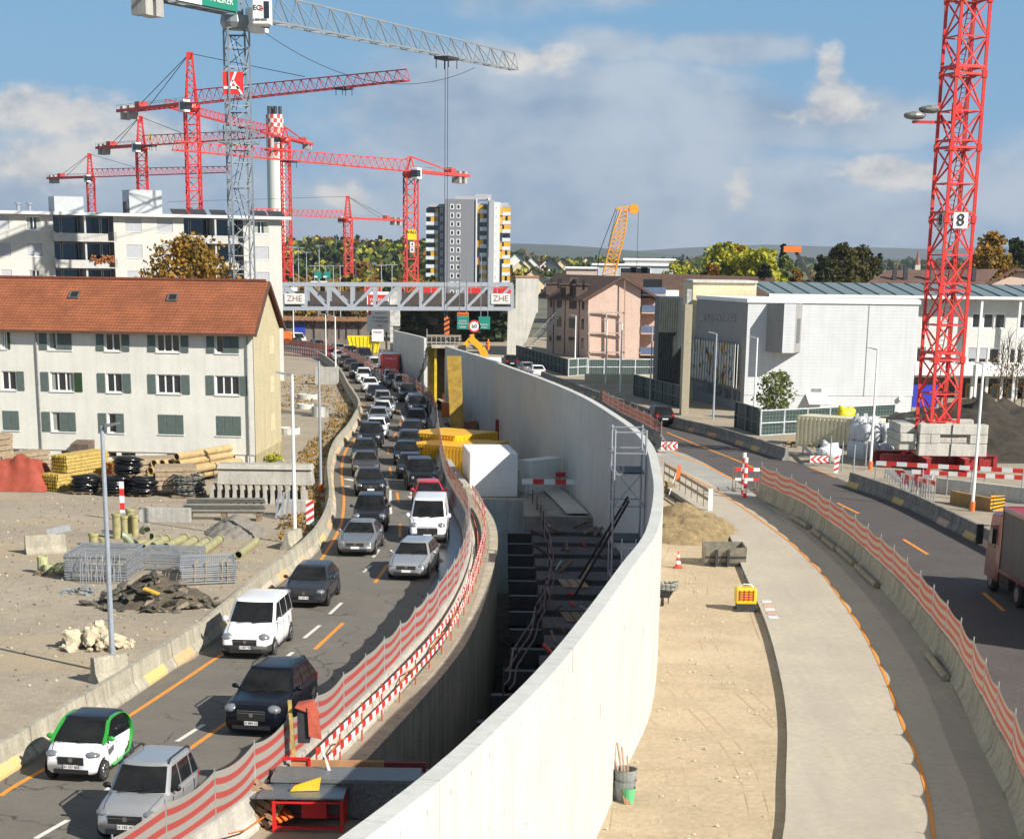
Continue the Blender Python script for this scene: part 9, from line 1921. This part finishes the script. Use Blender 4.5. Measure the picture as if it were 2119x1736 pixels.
q = at(('L',655,1440),-.2); t = thing('excavator_bucket',q,'large grey steel excavator bucket standing on the sand beside the pale lane','bucket'); x,y = q.x,q.y; sg = M('bucket_steel',(.3,.28,.22),.6,.4,var=.2,scale=3); m = MB()
pr = [(0,0),(1.25,.0),(1.55,.45),(1.5,.95),(1.42,.95),(1.45,.47),(1.2,.08),(.12,.08),(-.12,.9),(-.2,.9)]
for s0,s1 in ((-.95,.95),): m.v += [(x+s,y+u_,z_-.2) for s in (s0,s1) for u_,z_ in pr]; n_ = len(pr); [m.face((i,(i+1)%n_,(i+1)%n_+n_,i+n_)) for i in range(n_)]
for s in (-.97,.93): m.hexa([(x+s,y-.0,-.2),(x+s+.04,y-.0,-.2),(x+s+.04,y+1.25,-.2),(x+s,y+1.25,-.2),(x+s,y-.2,.7),(x+s+.04,y-.2,.7),(x+s+.04,y+1.5,.75),(x+s,y+1.5,.75)])
m.build('shell',sg,t); m = MB()
for s in (-.5,.05): m.box(x+s,x+s+.12,y-.32,y-.02,-.15,.6)
for z in (-.12,.2,.5): m.box(x-.95,x+.95,y-.12,y-.03,z,z+.08)
m.build('ribs',steel_dark,t)
q = at(('L',258,1455),-.2); t = thing('traffic_cone',q,'red and white traffic cone on the sand','cone'); m = MB(); m.box(q.x-.2,q.x+.2,q.y-.2,q.y+.2,-.19,-.15); m.build('base',redend,t)
for k in range(5): z0,z1 = -.15+k*.15,-.15+(k+1)*.15; m = MB(); m.tube((q.x,q.y,z0),(q.x,q.y,z1),.15-k*.026,14,r2=.15-(k+1)*.026); m.build('band',white_p if k in (1,3) else M('cone_red',(.75,.08,.03),.5),t)
q = at(('P',1715,135),-.2); t = thing('generator',q,'yellow plate compactor with black base standing on the sand','machine'); x,y = q.x,q.y; m = MB(); m.box(x-.42,x+.42,y+.05,y+.8,.1,.75); m.build('housing',M('machine_yellow',(.72,.5,.02),.45,var=.1),t,bevel=.06); m = MB(); m.box(x-.45,x+.45,y,y+.85,-.19,-.1); m.box(x-.36,x+.36,y+.1,y+.75,-.1,.1); m.build('base_plate',steel_dark,t); m = MB()
for k in range(4): m.box(x-.3,x+.3,y+.02,y+.045,.3+k*.1,.34+k*.1)
for k in range(4): m.box(x-.3+k*.19,x-.27+k*.19,y+.02,y+.044,.26,.7)
m.build('front_grille',redend,t); m = MB(); m.path([(x-.3,y+.4,.75),(x-.1,y+.3,.9),(x+.2,y+.3,.88),(x+.3,y+.4,.75)],.025,6); m.build('handle',white_p,t)
for k in range(5): a = at(('Q',205+k*12,62+k*28)); m = MB(); m.box(a.x-.18,a.x+.2,a.y-.2,a.y+.16,.012,.03); one('marker_plate',m,M('pale_red',(.6,.35,.3),.7) if k % 2 else white_p,'red and white striped plate lying on the pale lane edge','plate','striped plates on the lane edge')
q = at(('P',1120,85),-.2); t = thing('wheelbarrow',q,'wheelbarrow piled with grey hoses next to the curved wall','wheelbarrow'); x,y = q.x,q.y; m = MB(); m.hexa([(x-.3,y,.1),(x+.3,y,.1),(x+.3,y+.6,.1),(x-.3,y+.6,.1),(x-.45,y-.15,.4),(x+.45,y-.15,.4),(x+.45,y+.8,.4),(x-.45,y+.8,.4)]); m.build('tray',steel_dark,t); m = MB(); m.lathe((x,y-.2,-.03),[(.17,-.05),(.17,.05)],'X',14); m.build('wheel',rubber,t); m = MB(); m.bar((x-.3,y+.5,-.2),(x-.3,y+.4,.15),.04); m.bar((x+.3,y+.5,-.2),(x+.3,y+.4,.15),.04); m.build('leg',steel_dark,t); m = MB()
for k in range(9): r = .38+.03*(k % 3); m.path([(x+.2+math.cos(a)*r*1.1,y+.3+math.sin(a)*r*.8,.42+k*.035+.04*math.sin(a*2+k)) for a in [2*math.pi*i/14 for i in range(15)]],.03,5)
m.build('hoses',M('hose_grey',(.28,.28,.24),.7,var=.2),t,smooth=True)
q = at(('P',820,1485),-.2); t = thing('tool_tub',q,'stacked grey tubs with shovels and brooms against the bright wall face','tub'); x,y = q.x+.15,q.y+.3; m = MB(); m.lathe((x,y,-.2),[(.22,0),(.3,.55),(.31,.57)],'Z',18,caps=False); m.lathe((x,y+.02,.1),[(.25,0),(.31,.55),(.33,.57),(.3,.55)],'Z',18,caps=False); m.build('tub',M('tub_grey',(.25,.26,.25),.6,var=.2,scale=6),t); m = MB()
for (dx,dz) in ((-.35,1.15),(-.22,1.3),(-.1,1.2),(.05,.95)): m.bar((x+dx*.3+.1,y-.4,-.2),(x+dx,y+.25,dz),.035)
m.build('handles',M('broom_handle',(.35,.2,.1),.7,var=.3,scale=3),t); q = at(('P',870,1480),-.2); m = MB(); m.lathe((q.x+.05,q.y,-.2),[(.13,0),(.18,.4),(.19,.42)],'Z',16,caps=False); one('bucket',m,flat('bucket_green',(.12,.45,.2),.5),'green plastic bucket beside the grey tubs','bucket')
for (p,tp,lb) in ((('L',805,840),('L',810,485),'taller rear red and white marker tube at the barrier start'),(('L',820,868),('L',837,525),'front red and white marker tube at the barrier start')):
 q = at(p); t = thing('marker_tube',q,lb,'marker post'); z1 = vy(tp,q.y).z
 for k in range(8): m = MB(); m.tube((q.x,q.y,z1*k/8),(q.x,q.y,z1*(k+1)/8),.11,10); m.build('band',white_p if k % 2 else M('marker_red',(.7,.04,.03),.5),t)
q = at(('L',840,830)); t = thing('barrier_cage',q,'caged barrier head with red and white planks behind the marker tubes','barrier'); x,y = q.x,q.y+.6; m = MB()
for z in (.08,.75,1.35):
 for a,b in (((-.65,0),(.75,0)),((.75,0),(.75,1.5)),((.75,1.5),(-.65,1.5)),((-.65,1.5),(-.65,0))): m.bar((x+a[0],y+a[1],z),(x+b[0],y+b[1],z),.05)
for a in ((-.65,0),(.75,0),(.75,1.5),(-.65,1.5),(.05,0)): m.bar((x+a[0],y+a[1],0),(x+a[0],y+a[1],1.4),.05)
m.build('frame',wood_dark,t)
for j in range(4): m = MB(); m.box(x-.7+j*.37,x-.33+j*.37,y-.06,y-.03,1.3,1.5); m.build('plank',white_p if j % 2 else red_p,t); m = MB(); m.box(x-.7+j*.37,x-.33+j*.37,y-.06,y-.03,.72,.88); m.build('plank',red_p if j % 2 else white_p,t)
def chevron(p,tp,w,lb):
 q = at(p); z1 = vy(tp,q.y).z; t = thing('chevron_board',q,lb,'sign'); m = MB(); m.box(q.x-w/2,q.x+w/2,q.y,q.y+.04,.25,z1); m.build('board',white_p,t)
 for k in range(3):
  for s in (0,1): x0 = q.x-w/2+k*w/3; zm = (.25+z1)/2; m = MB(); za = .25 if s == 0 else z1; m.poly([(x0+w/4,q.y-.01,za),(x0+w/2.6,q.y-.01,za),(x0+w/6,q.y-.01,zm),(x0+.0,q.y-.01,zm)][::(1 if s == 0 else -1)]); m.build('chevron',red_p,t)
 m = MB(); m.box(q.x-.03,q.x+.03,q.y+.05,q.y+.1,0,z1); m.build('post',galv,t)
chevron(('L',185,490),('L',185,395),1.2,'red and white chevron board at the end of the barrier behind the curved wall'); chevron(('L',1445,600),('L',1445,512),1.25,'red and white chevron board at the end of the far kerb barriers')
q = at(('L',1588,668)); m = MB(); m.box(q.x-.14,q.x+.14,q.y,q.y+.04,.1,1.25); o = one('delineator',m,white_p,'slim red and white delineator by the open fence','marker post')
for k in range(3): m = MB(); m.poly([(q.x-.14,q.y-.01,.2+k*.38),(q.x+.14,q.y-.01,.35+k*.38),(q.x+.14,q.y-.01,.52+k*.38),(q.x-.14,q.y-.01,.37+k*.38)]); m.build('stripe',red_p,o)
for (a_,b_,lb) in ((('L',1310,500),('L',1400,590),'crash rail stub leading to the right chevron board'),(('L',110,420),('L',165,490),'crash rail stub leading to the left chevron board')): a,b = at(a_),at(b_); m = MB(); m.bar(a+Vector((0,0,.65)),b+Vector((0,0,.6)),.06,h=.3); m.bar(a,a+Vector((0,0,.7)),.1); m.bar(b,b+Vector((0,0,.65)),.1); one('crash_rail',m,galv,lb,'crash rail')
o,a,b,n,z1 = boxpx(('H',430,1700),('H',990,1740),2.4,0,('H',430,1478),M('container_cream',(.64,.6,.42),.6,var=.08,scale=1,streak=.15),ribs=18); o.name = 'container'; tag(o,'cream white shipping container in front of the mesh noise barrier','container')
big = M('bulk_bag',(.62,.63,.64),.7,var=.12,scale=3); bk = 0
for (px,py,lev) in ((880,1690,0),(935,1700,0),(990,1700,0),(1080,1700,0),(890,1690,1),(945,1700,1),(1010,1700,1),(1080,1700,1),(965,1640,1),(900,1640,1)):
 q = at(('H',px,py+95)); m = MB(); z0 = lev*1.28; rows = []
 for z,r in ((0,.5),(.15,.62),(.6,.66),(1.05,.6),(1.25,.45),(1.22,.2)): rows.append([(q.x+math.cos(t_)*r*(1+.12*math.cos(4*t_)),q.y+math.sin(t_)*r*(1+.12*math.cos(4*t_)),z0+z*(1+.03*math.sin(3*t_))) for t_ in [2*math.pi*k/16 for k in range(16)]])
 m.grid(rows,close=True); m.face(range(0,16));
 for s in ((-.4,-.4),(.4,-.4),(.4,.4),(-.4,.4)): m.bar((q.x+s[0],q.y+s[1],z0+1.15),(q.x+s[0]*.6,q.y+s[1]*.6,z0+1.45),.05)
 one('bulk_bag',m,big,'white bulk bag in the stack beside the crane ballast','bag','white bulk bags stacked by the crane',smooth=True)
q = at(('H',790,1640)); m = MB(); m.blob((q.x,q.y,1.9),.8,.6,.5,3,.4,10,6); one('yellow_foil',m,M('yellow_foil',(.75,.62,.02),.5),'crumpled yellow foil on top left of the bulk bags','foil',smooth=True)
q = at(('M',320,590)); m = MB(); m.blob((q.x,q.y+.4,.75),.9,.8,.75,6,.35,14,9); one('white_sack',m,big,'round white sack behind the right chevron board','bag',smooth=True)
q = at(('L',1640,400)); t = thing('metal_rack',q,'galvanised cage rack between the cream container and the white bags','rack'); m = MB()
for dx in (-.9,.9):
 for dy in (0,1.2): m.bar((q.x+dx,q.y+dy,0),(q.x+dx,q.y+dy,1.7),.07)
for z in (.1,.8,1.7):
 for dy in (0,1.2): m.bar((q.x-.9,q.y+dy,z),(q.x+.9,q.y+dy,z),.06)
m.build('frame',galv,t)
chunks('scrap_piece',(at(('L',1380,430)).x,at(('L',1380,430)).y),2.6,2.2,.8,30,.15,.5,[M('scrap_ochre',(.4,.25,.08),.8,var=.3),black,wood_dark,rb2],'scrap piece in the pile in front of the cream container','scrap',31,'scrap pile before the cream container',.5)
q = at(('M',1250,330)); heap('earth_mound',(37.5,147),14,15,3.4,M('dark_gravel',(.05,.04,.028),.95,var=.3,scale=1.5,fine=.3,bump=.8),'big dark gravel mound behind the red crane base','gravel',23,44,.25)
a,b = at(('M',440,665)),at(('M',600,720)); t = thing('mesh_fence',a,'open wire fence posts beside the right road gap','fence')
for p,z in ((('M',335,600),2),(('M',435,660),2),(('M',535,705),2.1),(('M',640,650),2)): q = at(p); m = MB(); m.tube((q.x,q.y,0),(q.x,q.y,z),.05,6); m.build('post',galv,t)
a,b = at(('M',1260,845)),at(('M',2119,950)); m = MB(); m.hexa([a,b,b+Vector((0,.5,0)),a+Vector((0,.5,0)),a+Vector((0,0,zof(('M',1260,715),a))),b+Vector((0,0,zof(('M',1260,715),a))),b+Vector((0,.5,zof(('M',1260,715),a))),a+Vector((0,.5,zof(('M',1260,715),a)))]); one('low_wall',m,concrete_light,'pale low concrete wall behind the right road barriers','wall')
def striped(p0,p1,z,n,lb):
 a,b = at(p0,z),at(p1,z); t = thing('plank_barrier',Vector((a.x,a.y,0)),lb,'barrier','striped planks on the right site')
 for j in range(n): m = MB(); m.bar(a.lerp(b,j/n),a.lerp(b,(j+1)/n),.04,h=.26); m.build('plank',white_p if j % 2 == 0 else red_p,t)
 for f in (0,.33,.66,1): c = a.lerp(b,f); m = MB(); m.tube((c.x,c.y+.05,0),(c.x,c.y+.05,z+.1),.04,6); m.build('post',galv,t)
striped(('M',735,585),('M',2005,655),1.9,14,'long red and white plank line below the crane base'); striped(('M',1040,660),('M',2005,712),1.3,12,'second long striped plank line right above the low wall')
for k in range(5): striped(('M',815+k*22,655+k*20),('M',1230-k*10,690+k*26),.5+.0*k,5,'short red and white striped plank in the pile beside the barrier')
for k in range(4): x_ = 950+k*75; striped(('M',x_,690+k*14),('M',x_+70,715+k*16),1.2,2,'upright striped plank frame near the low wall')
a = at(('M',1395,940)); b = at(('M',1740,1010)); m = MB(); m.hexa([a,b,b+Vector((0,.8,0)),a+Vector((0,.8,0)),a+Vector((0,0,.75)),b+Vector((0,0,.75)),b+Vector((0,.8,.75)),a+Vector((0,.8,.75))]); one('timber_box',m,M('ochre_box',(.32,.2,.07),.8,var=.15),'long ochre brown box behind the barrier by the lorry','box')
q = at(('M',1775,1010)); m = MB(); m.box(q.x-.4,q.x+.4,q.y,q.y+.05,.1,.95); o = one('hazard_board',m,flat('amber_board',(.8,.4,.02),.6),'amber and black striped hazard board above the lorry cab','sign')
for k in range(4): m = MB(); m.poly([(q.x-.4,q.y-.01,.1+k*.22),(q.x+.4,q.y-.01,.3+k*.18),(q.x+.4,q.y-.01,.38+k*.18),(q.x-.4,q.y-.01,.18+k*.22)]); m.build('stripe',black,o)
q = at(('G',1118,1640)); m = MB(); p0 = vy(('G',1103,1610),q.y); p1 = vy(('G',1132,1555),q.y); m.box(p0.x,p1.x,q.y-.02,q.y+.02,p0.z,p1.z); o = one('net_sign',m,M('sign_dark_red',(.45,.02,.03),.5),'small red sign reading SG hanging at the end of the dark netting','sign'); text_mesh('SG',.5,((p0.x+p1.x)/2,q.y-.04,(p0.z+p1.z)/2),(1,0,0),(0,0,1),white_p,parent=o)
for (p,q_) in ((('L',1210,1018),('L',1350,1108)),(('L',1395,1135),('L',1465,1195)),(('L',1480,1205),('L',1580,1290)),(('L',1595,1285),('L',1735,1415)),(('L',1760,1440),('L',1930,1600)),(('Q',1345,425),('Q',1475,595))):
 a,b = at(p,.15),at(q_,.15); m = MB(); m.tube(a,b,.13,8); one('tube_bag',m,M('long_bag_grey',(.33,.29,.21),.8,var=.2),'long grey tube bag lying at the foot of the right barrier','tube','grey tubes at the foot of the right barrier')
st_ = random.Random(77); m = MB()
for k in range(1500):
 if k % 4: x,y,z = st_.uniform(-27,-10.5),st_.uniform(58,112),0
 else: x,y,z = st_.uniform(2.5,8.5),st_.uniform(42,100),-.2
 if z == 0 and x > min(L1,key=lambda p: abs(p.y-y)).x-1.0: continue
 if z < 0 and (x > min(SE,key=lambda p: abs(p.y-y)).x-.25 or x < wallx(y)+.3): continue
 s_ = st_.uniform(.02,.075); m.blob((x,y,z+s_*.4),s_,s_*.8,s_*.6,k*.7,.3,5,3,m=k%2)
tag(m.build('loose_stones',[rockm,rb2]),'small loose stones scattered over the gravel yard and the sand strip','stones',kind='stuff')
for k in range(70):
 y = st_.uniform(52,106); x = st_.uniform(trx(y)+.6,wallx(y)-.6); up_ = x > 1.7; z = -1.15 if up_ else st_.uniform(-5.2,-3.4); a_ = st_.uniform(0,3.1); l_ = st_.uniform(.5,2.2); m = MB(); m.bar((x,y,z),(x+math.cos(a_)*l_*.5,y+math.sin(a_)*l_,z+st_.uniform(0,.5)),st_.uniform(.04,.14)); one('loose_bar',m,st_.choice((wood_dark,wood,galv,steel_dark,redend)),'plank or bar left lying in the deep trench','site material','planks and bars left in the deep trench')
# ------------------------------------------------------------------ haze
def haze():
 m = MB(); m.box(-4200,5200,-60,8300,-9,170); o = m.build('haze',None or bpy.data.materials.new('haze_air')); mt = o.data.materials[0]; mt.use_nodes = True; nt = mt.node_tree; nt.nodes.clear(); N = nt.nodes.new; out = N('ShaderNodeOutputMaterial'); v = N('ShaderNodeVolumePrincipled'); v.inputs['Color'].default_value = (.8,.88,1,1); v.inputs['Density'].default_value = .00008; v.inputs['Anisotropy'].default_value = .3; nt.links.new(v.outputs[0],out.inputs['Volume']); tag(o,kind='stuff')
HAZE = True
if HAZE: haze()
